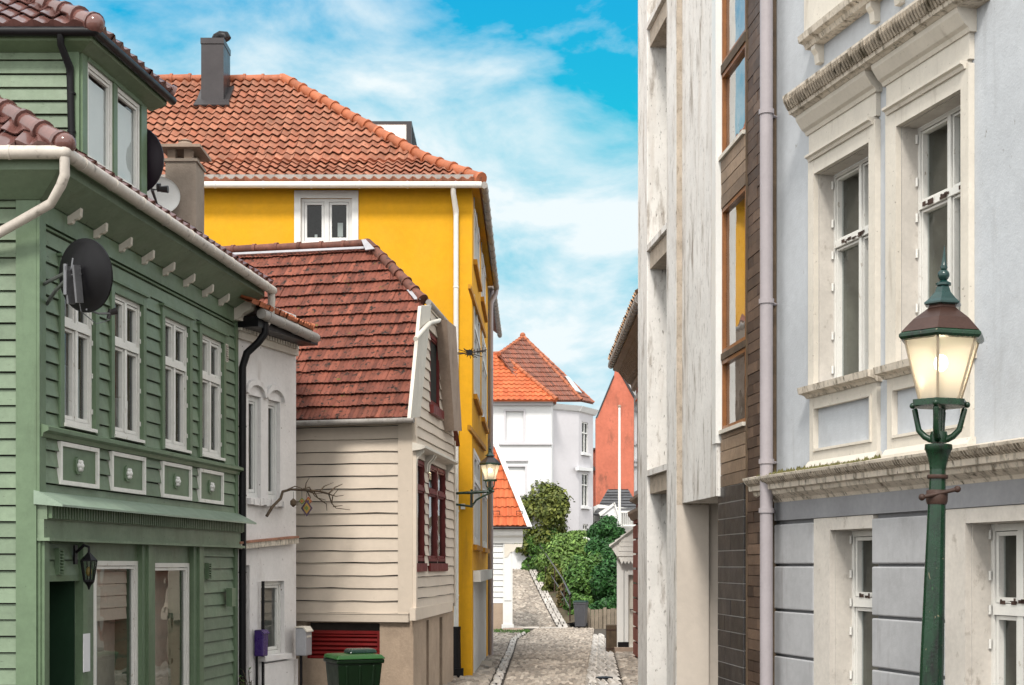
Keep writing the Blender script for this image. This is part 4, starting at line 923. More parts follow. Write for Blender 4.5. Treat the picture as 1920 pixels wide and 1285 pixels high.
# ================================================================== BEIGE HOUSE
BF = Frame(775, 21.5, -9000); BS = Frame(775, 21.5, 1250)
def beige_house():
    g = thing('beige_house', 'beige wooden house with a mossy red tiled gambrel roof and oxblood window frames', 'house', BF.P(0, 0, gz(21.5)))
    u0 = BF.u(540); uS = BS.u(850)
    ua, ub = sorted((u0, 0.0)); cb = sorted((BF.u(748), 0.0))
    zE = BF.z(700, 786); zb = BF.z(700, 1150); zbb = BF.z(700, 1166)
    b = MB(); lo, hi = sorted((u0, BF.u(748)))
    b.clap(BF, lo, hi, zb, zE, .190, n=0, t=.032, gap=.0095, wob=.009, step=.35); b.build('wall', M['beige'], g)
    b = MB(); b.wall(BF, ua, ub, zb - .1, zE + .1, n=-.016); b.build('wall_gap_shade', M['gap_shade'], g)
    w1 = BS.rect(776, 794, 868, 1054); w2 = BS.rect(801, 818, 872, 1053); w3 = BS.rect(818.5, 833.5, 878, 1052); z0 = sum(w[2] for w in (w1, w2, w3)) / 3; z1 = sum(w[3] for w in (w1, w2, w3)) / 3
    w1, w2, w3 = [(w[0], w[1], z0, z1) for w in (w1, w2, w3)]
    gw = BS.rect(804, 822, 632, 765)
    # gable wall of boards up to the clipped gable
    mid = uS / 2; N = (-BF.N).normalized()
    A = BF.pt(772, 785, .22); tp = 1.30; PN = (BF.N * 1.0 * tp + V((0, 0, 1))).normalized()
    # plane of the front roof slope through the eave line
    def onroof(px, py): return ray_plane(px, py, A, PN)
    J = onroof(793, 568); R = onroof(690, 461); L1 = onroof(400, 473); A0 = onroof(540, 791)
    zJ = J.z - .05
    slope = lambda z: max(0, (z - zE)) / tp
    b = MB(); z = zbb + .1; h = .165; 
    zz = BS.z(810, 1137)
    z = zz
    ops = [w1, w2, w3, gw]
    while z < zJ + .05:
        zt = min(z + h, zJ + .08)
        ins = max(0, (zt - zE)) / tp - .05 if zt > zE else 0
        b.clap(BS, .08 if z < zE else max(ins, .02), uS - max(0, ins), z, zt, h, ops, t=.030, gap=.010, wob=.006, step=.5); z = zt
    b.build('gable_wall', M['beige'], g, fix=False); b = MB()
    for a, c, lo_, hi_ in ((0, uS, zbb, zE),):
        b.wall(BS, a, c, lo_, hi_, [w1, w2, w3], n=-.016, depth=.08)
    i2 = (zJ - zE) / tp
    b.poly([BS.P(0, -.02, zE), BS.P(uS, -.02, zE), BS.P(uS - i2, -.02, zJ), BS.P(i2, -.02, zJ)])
    b.build('wall_gap_shade', M['gap_shade'], g, fix=False)
    b = MB(); b.fbox(BF, cb[0], cb[1] + .0, -.02, .045, zb, zE); b.fbox(BS, -.035, .09, -.02, .05, zb - .02, zE); b.build('corner_board', M['beige'], g)
    b = MB(); b.fbox(BS, uS - .08, uS, -.02, .045, zb, zE); b.build('corner_board', M['beige'], g)
    b = MB(); lo, hi = sorted((u0, 0.05)); b.fbox(BF, lo, hi + .01, -.02, .075, zbb, zb); b.fbox(BF, lo, hi, .075, .085, zb - .012, zb + .004)
    b.beam(BS, (779, 1141, 1164), (849, 1128, 1146), -.02, .07); b.build('base_band', M['beige'], g)
    # windows
    for w in (w1, w2, w3):
        wi = window(g, BS, (w[0] + .005, w[1] - .005, w[2], w[3]), n=.018, cols=1, trans=(.72,), fw=.055, d=.06, sash=.025, fm=M['red'], room=M['interior_grey'], rd=.06)
        b = MB(); b.fbox(BS, w[0] - .01, w[1] + .01, 0, .06, w[2] - .16, w[2] - .03); b.build('sill', M['red'], wi)
    b = MB(); hz1 = BS.z(808, 852); b.loft(BS, [(0, hz1 + .05), (.20, hz1 - .0), (.20, hz1 - .035), (.14, hz1 - .06), (0, hz1 - .08)], w1[0] - .15, w3[1] + .3)
    b.build('window_hood', M['cream'], g)
    for uu in (w1[0] - .03, w1[1] + .06, w2[0] - .09, w3[1] + .06):
        b = MB(); b.prism([BS.P(uu - .03, n, zz) for n, zz in ((0, hz1 - .34), (.05, hz1 - .32), (.06, hz1 - .2), (.15, hz1 - .1), (.16, hz1 - .06), (0, hz1 - .06))], BS.U * .09); b.build('console', M['cream'], g)
    wi = window(g, BS, gw, n=.018, cols=1, fw=.06, d=.06, sash=.025, fm=M['red'], room=M['interior_olive'], label='narrow red gable window', rd=.08)
    b = MB(); b.fbox(BS, gw[0] - .05, gw[1] + .05, 0, .09, gw[2] - .14, gw[2] - .0); b.build('sill', M['red'], wi)
    # basement: plaster, shuttered opening, slots with lattice
    sh = tuple(sorted((BF.u(575), BF.u(712)))) + (BF.z(640, 1236), BF.z(640, 1168))
    b = MB(); lo, hi = sorted((u0, -.0)); b.wall(BF, lo, hi, -.6, zbb + .02, [sh], n=.0, depth=.16)
    s1 = BS.rect(799.5, 804, 1160, 1500); s2 = BS.rect(824, 829.5, 1153, 1500); s1 = (s1[0], s1[1], -.6, zbb - .02); s2 = (s2[0], s2[1], -.6, zbb - .02)
    b.wall(BS, 0, uS, -.6, zbb + .03, [s1, s2], n=-.0, depth=.4)
    b.build('basement_wall', M['beige_plaster'], g, fix=False)
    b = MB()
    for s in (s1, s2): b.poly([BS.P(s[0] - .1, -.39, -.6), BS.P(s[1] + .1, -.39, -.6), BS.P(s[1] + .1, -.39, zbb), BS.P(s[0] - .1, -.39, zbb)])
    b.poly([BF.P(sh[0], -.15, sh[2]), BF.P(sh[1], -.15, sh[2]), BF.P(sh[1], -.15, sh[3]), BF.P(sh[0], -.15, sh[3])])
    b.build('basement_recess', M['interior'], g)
    b = MB(); k = sh[2]
    ringframe(b, BF, (sh[0], sh[1] , sh[2] - .05, sh[3] - .12), .05, -.10, -.03)
    z = sh[2]
    while z < sh[3] - .2:
        b.prism([BF.P(sh[0] + .04, -.09, z + .06), BF.P(sh[0] + .04, -.04, z + .0), BF.P(sh[0] + .04, -.035, z + .012), BF.P(sh[0] + .04, -.085, z + .072)], BF.U * (sh[1] - sh[0] - .08)); z += .068
    b.build('louvre_shutter', M['red_bright'], g)
    for s in (s1, s2):
        b = MB(); z = -.6
        while z < zbb - .5:
            b.fbox(BS, s[0], s[1], -.2, -.17, z, z + .03); z += .11
        b.build('lattice', M['red'], g)
    # roof
    E = -BF.U if (-BF.U).x < 0 else BF.U
    E = V((-1, 0, 0)) * 1.0
    E = BF.U if BF.U.x < 0 else -BF.U          # runs left along the eave
    S = (-BF.N + V((0, 0, tp))).normalized(); Lr = (R - A).dot(S)
    vJ = (J - A).dot(S); uJ = (J - A).dot(E); uRr = (R - A).dot(E); UL = (L1 - A).dot(E) + .3
    def bnd(v):
        if v <= vJ: return uJ * v / vJ - .02, UL
        return uJ + (uRr - uJ) * (v - vJ) / (Lr - vJ), UL
    b = MB(); b.tiles(A, E, S, Lr, bnd, .145, .258, .011, 'dbl', .052, jit=.005)
    dn = V((0, 0, -.03)); b.poly([A + dn, J + dn, R + dn, L1 + dn, A + E * UL + dn])
    # rear slope and clipped gable end
    yr = 2 * (R - A).dot(-BF.N)
    kk = BS.U.dot(-BF.N); back = lambda p: p + BS.U * ((yr - 2 * (p - A).dot(-BF.N)) / kk)
    A_, J_ = back(A), back(J); J_ = J_ + BS.U * 0
    b.poly([A_, J_, R, L1, back(A + E * UL)])
    b.build('roof', M['redtile'], g, smooth=35)
    b = MB(); b.poly([J + V((.05, 0, 0)), J_ + V((.05, 0, 0)), R]); 
    b.tiles(J + V((.06, 0, .02)), (J_ - J), (R - (J + J_) / 2), (R - (J + J_) / 2).length, lambda v: (v * .95, (J_ - J).length - v * .95), .165, .272, .02, 'dbl', .03)
    b.build('clipped_gable_roof', M['redtile'], g, smooth=35)
    b = MB(); b.caps(J + V((0, 0, .05)), R + V((0, 0, .05)), .085, .30, 12)
    b.caps(R + V((0, 0, .03)), L1 + V((0, 0, .03)), .075, .42, 12)
    b.build('ridge_tile', M['ridge_red'], g, smooth=50)
    b = MB(); w = PN * .05
    for (p, q, a) in (((690, 473), (440, 478), 3),):
        pass
    p = onroof(686, 470) + PN * .08; q = onroof(430, 482) + PN * .08; d = S * .09
    b.prism([p, q, q - d * .6, p - d * .6], PN * .012); b.build('flashing', M['lead'], g); b = MB()
    p = R + PN * .12; q = R + (J - R) * .17 + PN * .12; b.prism([p - E * -.0, q, q + E * .16 - S * .02, p + E * .08], PN * .02)
    p = J + (R - J) * .16 + PN * .07 ; q = J + PN * .07; b.prism([p + E * .10, q + E * .12, q + E * .02, p], PN * .012)
    b.build('flashing', M['lead'], g)
    b = MB(); b.tube([J + V((.10, -.15, -.02)), J_ + V((.12, .15, -.02))], .05, 10)
    b.build('gutter', M['gutter_grey'], g, smooth=50)
    b = MB(); lo = A + BF.N * .05 + V((0, 0, -.03)); b.tube([lo + E * -.05, lo + E * UL], .042, 10); b.build('gutter', M['gutter_grey'], g, smooth=50, )
    b = MB(); b.fbox(BF, *sorted((u0, .05)), 0, .22, zE - .03, zE + .03); b.build('soffit', M['cream'], g)
    # barge boards
    n = .20
    b = MB(); b.prism([BS.pt(790, 574, n), BS.pt(809, 572, n), BS.pt(788, 782, n), BS.pt(770, 784, n)], -BS.N * .05); b.build('barge_board', M['cream'], g)
    b = MB(); pts = [BS.pt(838, 600, n), BS.pt(855, 613, n), BS.pt(866, 808, n), BS.pt(852, 808, n)]
    b.prism(pts, -BS.N * .19); b.build('barge_board', M['stone_trim'], g)
    b = MB(); b.tube([BS.pt(779, 636, .25), BS.pt(798, 614, .25), BS.pt(806, 606, .22), BS.pt(822, 602, .12), BS.pt(824, 600, -.0)], .035, 10); b.build('overflow_pipe', M['cream'], g, smooth=50)
    return uS
BUS = beige_house()

# ================================================================== YELLOW HOUSE
YF = Frame(885, 27.0); YS = Frame(885, 27.0, 1000)
def yellow_house():
    g = thing('yellow_house', 'tall bright yellow plastered house with an orange pantile hipped roof', 'house', YF.P(0, 0, gz(27)))
    zE = YF.z(600, 352); x0 = YF.u(150); uS = YS.u(915)
    o = YF.rect(564, 660, 372, 457)
    b = MB(); b.wall(YF, x0, 0, -.6, zE, [o], depth=.12)
    rows = []
    for (xa, ya0, ya1, xb, yb0, yb1) in ((888, 385, 500, 909, 455, 585), (888, 560, 745, 911, 650, 800), (887.5, 852, 1021, 912, 880, 1029)):
        zt_ = (YS.z(xa, ya0) + YS.z(xb, yb0)) / 2; zb_ = (YS.z(xa, ya1) + YS.z(xb, yb1)) / 2
        a, c = YS.u(xa), YS.u(xb); w = c - a
        rows += [(a, a + w * .40, zb_, zt_), (a + w * .60, c, zb_, zt_)]
    gr = (YS.u(887.5), YS.u(912), -.6, (YS.z(888, 1092) + YS.z(912, 1084)) / 2)
    b.wall(YS, 0, uS, -.6, zE, rows + [gr], depth=.12)
    b.build('wall', M['yellow'], g, fix=False)
    for r in rows:
        w = window(g, YS, r, n=.02, cols=2, trans=(.68,), fw=.08, mw=.07, d=.06, sash=.05, fm=M['white_clean'], room=M['interior_grey'])
        b = MB(); b.fbox(YS, r[0] - .12, r[1] + .12, 0, .075, r[2] - .11, r[2] - .01); b.build('sill', M['yellow_trim'], w)
    b = MB()
    for (a, c) in (((883, 533, 541), (912, 624, 634)), ((882, 797, 806), (912, 838, 846))): b.beam(YS, a, c, 0, .055)
    b.build('string_course', M['yellow_trim'], g)
    b = MB()
    um = gr[0]; k = 0
    while um < gr[1] - .1:
        b.fbox(YS, um, um + .24, -.08, -.02 + .02 * (k % 2), -.6, gr[3]); um += .25; k += 1
    b.build('plank_door', M['white_clean'], g)
    b = MB(); b.fbox(YS, gr[0] - .1, gr[1] + .1, 0, .14, gr[3], gr[3] + .22); b.build('door_lintel', M['white_clean'], g)
    # attic window on the front
    w = window(g, YF, o, n=-.03, cols=2, fw=.06, mw=.09, d=.06, sash=.045, fm=M['white_clean'], room=M['interior'], gm=M['glass_dark'])
    ou = YF.rect(552, 672, 358, 464); b = MB()
    b.fbox(YF, ou[0], o[0], -.01, .03, ou[2], ou[3]); b.fbox(YF, o[1], ou[1], -.01, .03, ou[2], ou[3]); b.fbox(YF, o[0], o[1], -.01, .028, o[3], ou[3]); b.fbox(YF, o[0], o[1], -.01, .06, ou[2], o[2])
    b.build('surround', M['white_clean'], w)
    b = MB(); a = YF.rect(633, 643, 418, 444, -.14); b.fbox(YF, a[0], a[1], -.15, -.14, a[2], a[3]); b.fbox(YF, a[0] + .03, a[1] - .03, -.15, -.145, o[2], a[2]); a = YF.rect(590, 595, 440, 455, -.14); b.fbox(YF, a[0], a[1], -.15, -.14, a[2], a[3]); b.build('window_card', M['paper'], w)
    # eaves and gutters
    ov = .33; Yg = 27 - ov
    A = at(903, 346, Yg); L0 = A + V((-8.2, 0, 0)); tp = .82
    xs = A.x - YF.O.x; b = MB(); b.fbox(YF, x0, xs - .03, -.02, ov - .05, zE, zE + .06)
    b.fbox(YS, -.2, uS, -.02, xs - .06, zE + .002, zE + .062); b.build('soffit', M['yellow'], g)
    b = MB(); gz_ = A.z - .02; b.tube([V((L0.x, Yg - .05, gz_)), V((A.x, Yg - .05, gz_))], .062, 12)
    for k in range(8): p = V((A.x - .5 - k * .9, Yg - .05, gz_)); b.tube([p, p + V((.03, 0, 0))], .07, 12)
    b.build('gutter', M['white'], g, smooth=50)
    b = MB(); far = YS.P(uS + .1, xs + .03, gz_); b.tube([V((A.x + .05, Yg - .03, gz_)), far], .065, 12)
    for k in range(14): p = V((A.x + .05, Yg, gz_)).lerp(far, (k + .5) / 14); b.tube([p, p + YS.U * .06], .075, 12)
    b.build('gutter', M['gutter_grey'], g, smooth=50)
    b = MB(); b.fbox(YF, x0, xs, ov - .06, ov - .02, zE + .03, zE + .16); b.fbox(YF, x0, xs, ov - .02, ov + .0, zE + .08, zE + .16); b.build('eaves_board', M['gutter_grey'], g)
    # roof slope, hip, far slope
    # bell-cast slope: a flatter foot below the steeper main slope
    A2 = A + V((0, 0, .05)); t1 = .62; K = ray_plane(800, 304, A2, V((0, -t1, 1)).normalized()); tp = .90; PN = V((0, -tp, 1)).normalized()
    R = ray_plane(530, 152, K, PN); S1 = V((0, 1, t1)).normalized(); S = V((0, 1, tp)).normalized(); L1 = (K - A2).dot(S1); Lr = (R - K).dot(S); xk = A2.x - K.x; xr = A2.x - R.x
    print('yellow', A2, K, R, (A2 - K), (K - R))
    b = MB(); b.tiles(A2, V((-1, 0, 0)), S1, L1, lambda v: (xk * v / L1, 8.2), .185, .265, .052, 'pan', .045, jit=.008)
    b.tiles(K, V((-1, 0, 0)), S, Lr, lambda v: ((xr - xk) * v / Lr, 8.2 - xk), .185, .265, .052, 'pan', .045, jit=.008)
    dn = V((0, 0, -.02)); b.poly([A2 + dn, K + dn, K + V((-(8.2 - xk), 0, -.02)), A2 + V((-8.2, 0, -.02))]); b.poly([K + dn, R + dn, R + V((-(8.2 - xr), 0, -.02)), K + V((-(8.2 - xk), 0, -.02))])
    far2 = A2 + YS.U * (uS + .4); Rf = V((R.x, far2.y, R.z))
    b.poly([A2, far2, R, K]); b.poly([R, far2, far2 + V((-8.2, 0, 0)), R + V((-(8.2 - xr), 0, 0))])
    b.build('roof', M['pantile'], g, smooth=35)
    b = MB(); b.caps(A2 + V((0, 0, .05)), K + V((0, 0, .05)), .115, .40, 12); b.caps(K + V((0, 0, .05)), R + V((0, 0, .06)), .115, .40, 12); b.caps(R + V((0, 0, .03)), R + V((-5.5, 0, .03)), .11, .40, 12)
    b.build('ridge_tile', M['ridge_orange'], g, smooth=50)
    # sheet metal chimney
    A2 = K.copy(); P0 = ray_plane(410, 190, A2, PN); s = P0.y / FPX; hw = 24 * s; zt_ = at(410, 78, P0.y).z
    b = MB(); cx = at(404, 190, P0.y).x; b.box(cx - hw + .01, cx + hw - .06, P0.y - .2, P0.y + .5, P0.z - .6, zt_); b.box(cx - hw - .0, cx + hw - .05, P0.y - .22, P0.y + .52, zt_ - .12, zt_ - .0)
    ch = b.build('chimney', M['metal_dark'], g)
    b = MB(); c = V((cx - .03, P0.y + .15, zt_)); b.tube([c, c + V((0, 0, .07)), c + V((.03, 0, .13)), c + V((.10, 0, .17)), c + V((.19, 0, .15)), c + V((.22, 0, .09))], [.10, .10, .10, .10, .11, .12], 12); b.build('chimney_cowl', M['black'], ch, smooth=50)
    b = MB()
    q = lambda x, z: V((x, P0.y - .2 + 0, P0.z)) 
    for a, c_ in ((cx - hw - .09, cx - hw + .02), (cx + hw - .08, cx + hw + .07)):
        y0 = P0.y - .22; y1 = P0.y + .3
        b.prism([V((a, y0, A2.z + (y0 - A2.y) * tp + .08)), V((c_, y0, A2.z + (y0 - A2.y) * tp + .12)), V((c_, y1, A2.z + (y1 - A2.y) * tp + .12)), V((a, y1, A2.z + (y1 - A2.y) * tp + .08))], V((0, -.02, .03)))
    y0 = P0.y - .34; y1 = P0.y - .2
    b.prism([V((cx - hw - .12, y0, A2.z + (y0 - A2.y) * tp + .09)), V((cx + hw + .1, y0, A2.z + (y0 - A2.y) * tp + .09)), V((cx + hw + .05, y1, A2.z + (y1 - A2.y) * tp + .12)), V((cx - hw - .08, y1, A2.z + (y1 - A2.y) * tp + .12))], V((0, -.02, .03)))
    b.build('chimney_flashing', M['metal_dark'], ch)
    # downpipes
    b = MB(); x = YF.u(855, .08); zt_ = gz_ - .03
    b.tube([YF.P(x - .04, ov + .03, zt_), YF.P(x - .04, ov + .0, zt_ - .12), YF.P(x, .09, zt_ - .38), YF.P(x, .08, zt_ - .5), YF.P(x, .08, YF.z(855, 1178, .08))], .048, 12)
    for py in (540, 960, 1118): z = YF.z(855, py, .08); b.tube([YF.P(x, .08, z), YF.P(x, .08, z + .03)], .056, 12)
    b.build('downpipe', M['white'], g, smooth=50)
    b = MB(); z1 = YF.z(855, 1178, .08); b.tube([YF.P(x + .0, .08, z1), YF.P(x + .02, .09, -.3)], .085, 10); b.tube([YF.P(x + .0, .08, z1 - .03), YF.P(x, .08, z1 + .03)], .095, 10); b.fbox(YF, x - .02, x + .14, .02, .2, -.4, .05); b.build('drain_boot', M['black'], g)
    b = MB(); b.tube([far + V((0, -.1, 0)), far + V((-.02, -.12, -.15)), YS.P(uS - .1, .08, gz_ - .4), YS.P(uS - .1, .08, gz_ - .6), YS.P(uS - .1, .08, gz(38) + .05)], .06, 10)
    for k in range(4): p = YS.P(uS - .1, .08, 1 + 2 * k); b.tube([p, p + V((0, 0, .03))], .07, 10)
    b.build('downpipe', M['mauve'], g, smooth=50)
    # conduit box at the lamp bracket
    b = MB(); c = YF.rect(864, 872, 945, 955, .04); b.fbox(YF, c[0], c[1], 0, .06, c[2], c[3]); b.build('junction_box', M['white'], g)
    return A2, R, uS, far
YA, YR, YUS, YFAR = yellow_house()

def roof_box():
    P = at(690, 300, 32.0); F_ = Frame(660, 32.0); u1 = F_.u(772); z1 = F_.z(720, 229); z0 = F_.z(720, 330)
    t = thing('rooftop_lift_house', 'white panelled rooftop structure with a dark frame behind the orange hip', 'rooftop structure', F_.P(0, 0, z0))
    X0, X1 = F_.P(0, 0, 0).x, F_.P(u1, 0, 0).x
    b = MB(); b.box(X0, X1 - .06, 32.02, 33.6, z0, z1 - .04); b.build('panel', M['white_clean'], t)
    b = MB(); b.box(X0 - .03, X1, 32.0, 33.6, z1 - .04, z1 + .02); b.box(X1 - .12, X1 - .0, 31.98, 32.08, z0, z1 - .04)
    for k in range(4): b.box(X1 - .06, X1 + .01, 32.3 + k * .4, 32.36 + k * .4, z0, z1 - .04)
    b.build('frame', M['metal_dark'], t)
roof_box()

def grey_house():
    F_ = Frame(914, YS.P(YUS, 0, 0).y + .1, 930)
    g = thing('grey_house', 'tall grey house seen edge-on beyond the yellow house', 'house', F_.P(0, 0, -.5))
    L = 8.0; zE = at(927, 538, F_.O.y).z
    b = MB(); b.wall(F_, 0, L, -.6, zE); c = F_.P(0, 0, 0); b.poly([c + V((-3, 0, -.6)), c + V((0, 0, -.6)), c + V((0, 0, zE)), c + V((-3, 0, zE))]); e = F_.P(L, 0, 0); b.poly([e + V((-3, 0, -.6)), e + V((0, 0, -.6)), e + V((0, 0, zE)), e + V((-3, 0, zE))])
    b.build('wall', M['fargrey'], g, fix=False)
    p0 = at(924, 536, F_.O.y + .05); p1 = at(941, 648, F_.O.y + 11); p1 = p0 + (p1 - p0).normalized() * L; p1.z = p0.z
    b = MB(); b.prism([F_.P(0, -.02, zE - .05), F_.P(0, p0.x - F_.O.x - .02, p0.z - .05), F_.P(0, p0.x - F_.O.x - .02, p0.z), F_.P(0, -.02, p0.z)], F_.U * L); b.build('eaves', M['chimney'], g)
    b = MB(); b.tube([p0, p1], .07, 10)
    for k in range(14): q = p0.lerp(p1, (k + .5) / 14); b.tube([q, q + V((0, .08, 0))], .08, 10)
    b.build('gutter', M['gutter_grey'], g, smooth=50)
    b = MB(); b.poly([p0, p1, p1 + V((-3, -.5, 2.2)), p0 + V((-3, 1.6, 2.2))]); b.poly([p0, p0 + V((-3, 1.6, 2.2)), p0 + V((-4, 0, 0))]); b.build('roof', M['browntile'], g)
    b = MB(); b.tube([p0 + V((-.02, .3, 0)), p0 + V((-.05, .3, -.5)), F_.P(.3, .06, zE - .7), F_.P(.3, .06, -.4)], .06, 10); b.build('downpipe', M['mauve'], g, smooth=50)
grey_house()

# ================================================================== GROUND, STREET, PATH, BANK
def path_c(Y):   # left edge x, right edge x, height of the climbing path
    t = (Y - 57) / 33
    return (0.08 - 1.6 * max(0, t - .12), at(1061, 0, 57).x * (1 - t) + .80 * t, -.53 + 3.4 * max(0, t) ** 1.08)
def setts(b, x0f, x1f, Y0, Y1, row, wd, zf, arc=0.0, gap=.018):
    Y = Y0; r = 0
    while Y < Y1:
        x0, x1 = x0f(Y), x1f(Y); n = max(1, int((x1 - x0) / wd)); w = (x1 - x0) / n; off = (r % 2) * .5
        for k in range(-1, n):
            a = x0 + (k + off) * w + gap + RNG.uniform(-.012, .012); c = x0 + (k + 1 + off) * w + RNG.uniform(-.012, .012)
            a = max(a, x0); c = min(c, x1)
            if c - a < .03: continue
            m = (a + c) / 2; t = ((m - (x0 + x1) / 2)); dy = arc * (1 - (2 * t / (x1 - x0)) ** 2)
            y0 = Y + dy + RNG.uniform(-.015, .015); y1 = y0 + row - gap * 3.2; h = RNG.uniform(.0, .022); e = .028; tl = RNG.uniform(-.010, .010)
            z0, z1 = zf(m, y0), zf(m, y1)
            b.mesh([(a, y0, z0 - .02), (c, y0, z0 - .02), (c, y1, z1 - .02), (a, y1, z1 - .02),
                    (a + e, y0 + e * 1.5, z0 + h + .012 + tl), (c - e, y0 + e * 1.5, z0 + h + .012 - tl), (c - e, y1 - e * 1.5, z1 + h + .012 - tl), (a + e, y1 - e * 1.5, z1 + h + .012 + tl)],
                   [(4, 5, 6, 7), (0, 1, 5, 4), (1, 2, 6, 5), (2, 3, 7, 6), (3, 0, 4, 7)])
        Y += row; r += 1
def terrain():
    b = MB(); Ys = [-80, -20, 10, 20, 27, 33, 40, 48, 57, 62, 75, 100, 200, 900]
    for a, c in zip(Ys, Ys[1:]): b.poly([(-600, a, gz(a) - .10), (600, a, gz(a) - .10), (600, c, gz(c) - .10), (-600, c, gz(c) - .10)])
    tag(b.build('ground', M['ground']), kind='structure')
    # street bed and its setts
    b = MB(); Ys = [4, 20, 27, 33, 40, 48, 57.2]
    for a, c in zip(Ys, Ys[1:]): b.poly([(-4.4, a, gz(a) - .03), (4.2, a, gz(a) - .03), (4.2, c, gz(c) - .03), (-4.4, c, gz(c) - .03)])
    tag(b.build('street_bed', M['joint']), kind='structure')
    tab = [(12, -.55, .72), (23, -.385, 1.39), (34.9, -.21, 2.12), (47, -.02, 2.88), (54, .5, 3.3), (57, .75, 3.5), (90, .75, 3.5)]
    def lerp(Y, i):
        for p, q in zip(tab, tab[1:]):
            if Y <= q[0]: return p[i] + (q[i] - p[i]) * (Y - p[0]) / (q[0] - p[0])
        return tab[-1][i]
    zf = lambda x, y: gz(y)
    b = MB(); setts(b, lambda Y: lerp(Y, 1) + .20, lambda Y: lerp(Y, 2) - .20, 21, 57, .30, .125, zf, .35)
    tag(b.build('cobbled_street', M['sett']), kind='structure')
    b = MB()
    setts(b, lambda Y: lerp(Y, 1) - .02, lambda Y: lerp(Y, 1) + .17, 21, 52, 1.1, .5, lambda x, y: gz(y) + .018)
    setts(b, lambda Y: lerp(Y, 2) - .18, lambda Y: lerp(Y, 2) - .01, 21, 50, 1.1, .5, lambda x, y: gz(y) + .018)
    setts(b, lambda Y: lerp(Y, 2) + .01, lambda Y: lerp(Y, 2) + .20, 21, 50, 1.3, .5, lambda x, y: gz(y) + .022)
    setts(b, lambda Y: lerp(Y, 2) + .22, lambda Y: lerp(Y, 2) + .42, 21, 46, 1.3, .5, lambda x, y: gz(y) + .022)
    tag(b.build('kerb', M['kerb']), kind='structure')
    b = MB()
    setts(b, lambda Y: -2.2, lambda Y: lerp(Y, 1) - .04, 21, 54, .42, .17, lambda x, y: gz(y) + .02)
    setts(b, lambda Y: lerp(Y, 2) + .45, lambda Y: lerp(Y, 2) + 2.4, 21, 40, .40, .20, lambda x, y: gz(y) + .02)
    tag(b.build('pavement', M['sett']), kind='structure')
    b = MB(); p = at(905, 1242, 26.6); p = at(904, 1240, 2.13 * FPX / 180.0); b.box(p.x - .22, p.x + .22, p.y - .9, p.y + .9, gz(p.y), gz(p.y) + .055)
    tag(b.build('stone_slab', M['slab'], origin=(p.x, p.y, gz(p.y))), 'pale sandstone slab let into the pavement beside the yellow house', 'slab')
    p = at(1133, 1273, 2.08 * FPX / 213.0); b = MB(); b.lathe((p.x, p.y, gz(p.y) + .035), [(.16, 0), (.16, .03), (.12, .035)], 16)
    tag(b.build('drain_cover', M['black'], origin=(p.x, p.y, gz(p.y))), 'dark iron drain cover in the right hand kerb strip', 'drain cover')
    # climbing path
    b = MB(); Ys = [57 + 1.5 * k for k in range(24)]
    for a, c in zip(Ys, Ys[1:]):
        A, C = path_c(a), path_c(c); b.poly([(A[0] - .3, a, A[2] - .03), (A[1] + .25, a, A[2] - .03), (C[1] + .25, c, C[2] - .03), (C[0] - .3, c, C[2] - .03)])
    tag(b.build('path_bed', M['joint']), kind='structure')
    b = MB(); setts(b, lambda Y: path_c(Y)[0] - .3, lambda Y: path_c(Y)[1] - .34, 57.1, 90, .30, .16, lambda x, y: path_c(y)[2], .2)
    tag(b.build('cobbled_path', M['sett']), kind='structure')
    b = MB(); setts(b, lambda Y: path_c(Y)[1] - .32, lambda Y: path_c(Y)[1] - .12, 57.1, 90, .9, .5, lambda x, y: path_c(y)[2] + .03); setts(b, lambda Y: path_c(Y)[1] - .11, lambda Y: path_c(Y)[1] + .10, 57.1, 90, .9, .5, lambda x, y: path_c(y)[2] + .05)
    setts(b, lambda Y: .0, lambda Y: 2.2, 56.6, 57.0, .4, .8, lambda x, y: -.49)
    tag(b.build('path_kerb', M['kerb']), kind='structure')
    # planted bank, rising to the right of the path
    b = MB(); nx = 14; ny = 20; vs = []; fs = []
    for j in range(ny + 1):
        Y = 58.6 + 31 * j / ny; P_ = path_c(Y)
        for i in range(nx + 1):
            q = i / nx; x = P_[1] + .12 + q * 9.5
            z = P_[2] + min(1.0, q * 3.4) * .35 + q * .9 + RNG.uniform(-.06, .06) * (i > 0)
            vs.append((x, Y, z))
    for j in range(ny):
        for i in range(nx): k = j * (nx + 1) + i; fs.append((k, k + 1, k + nx + 2, k + nx + 1))
    b.mesh(vs, fs); tag(b.build('bank', M['soil'], smooth=True), kind='structure')
    b = MB(); 
    for a, c in ((88, 110), (110, 200)): b.poly([(-60, a, 2.6 if a < 100 else 4), (60, a, 2.6 if a < 100 else 4), (60, c, 4 if c < 150 else 9), (-60, c, 4 if c < 150 else 9)])
    tag(b.build('hill', M['soil']), kind='structure')
terrain()

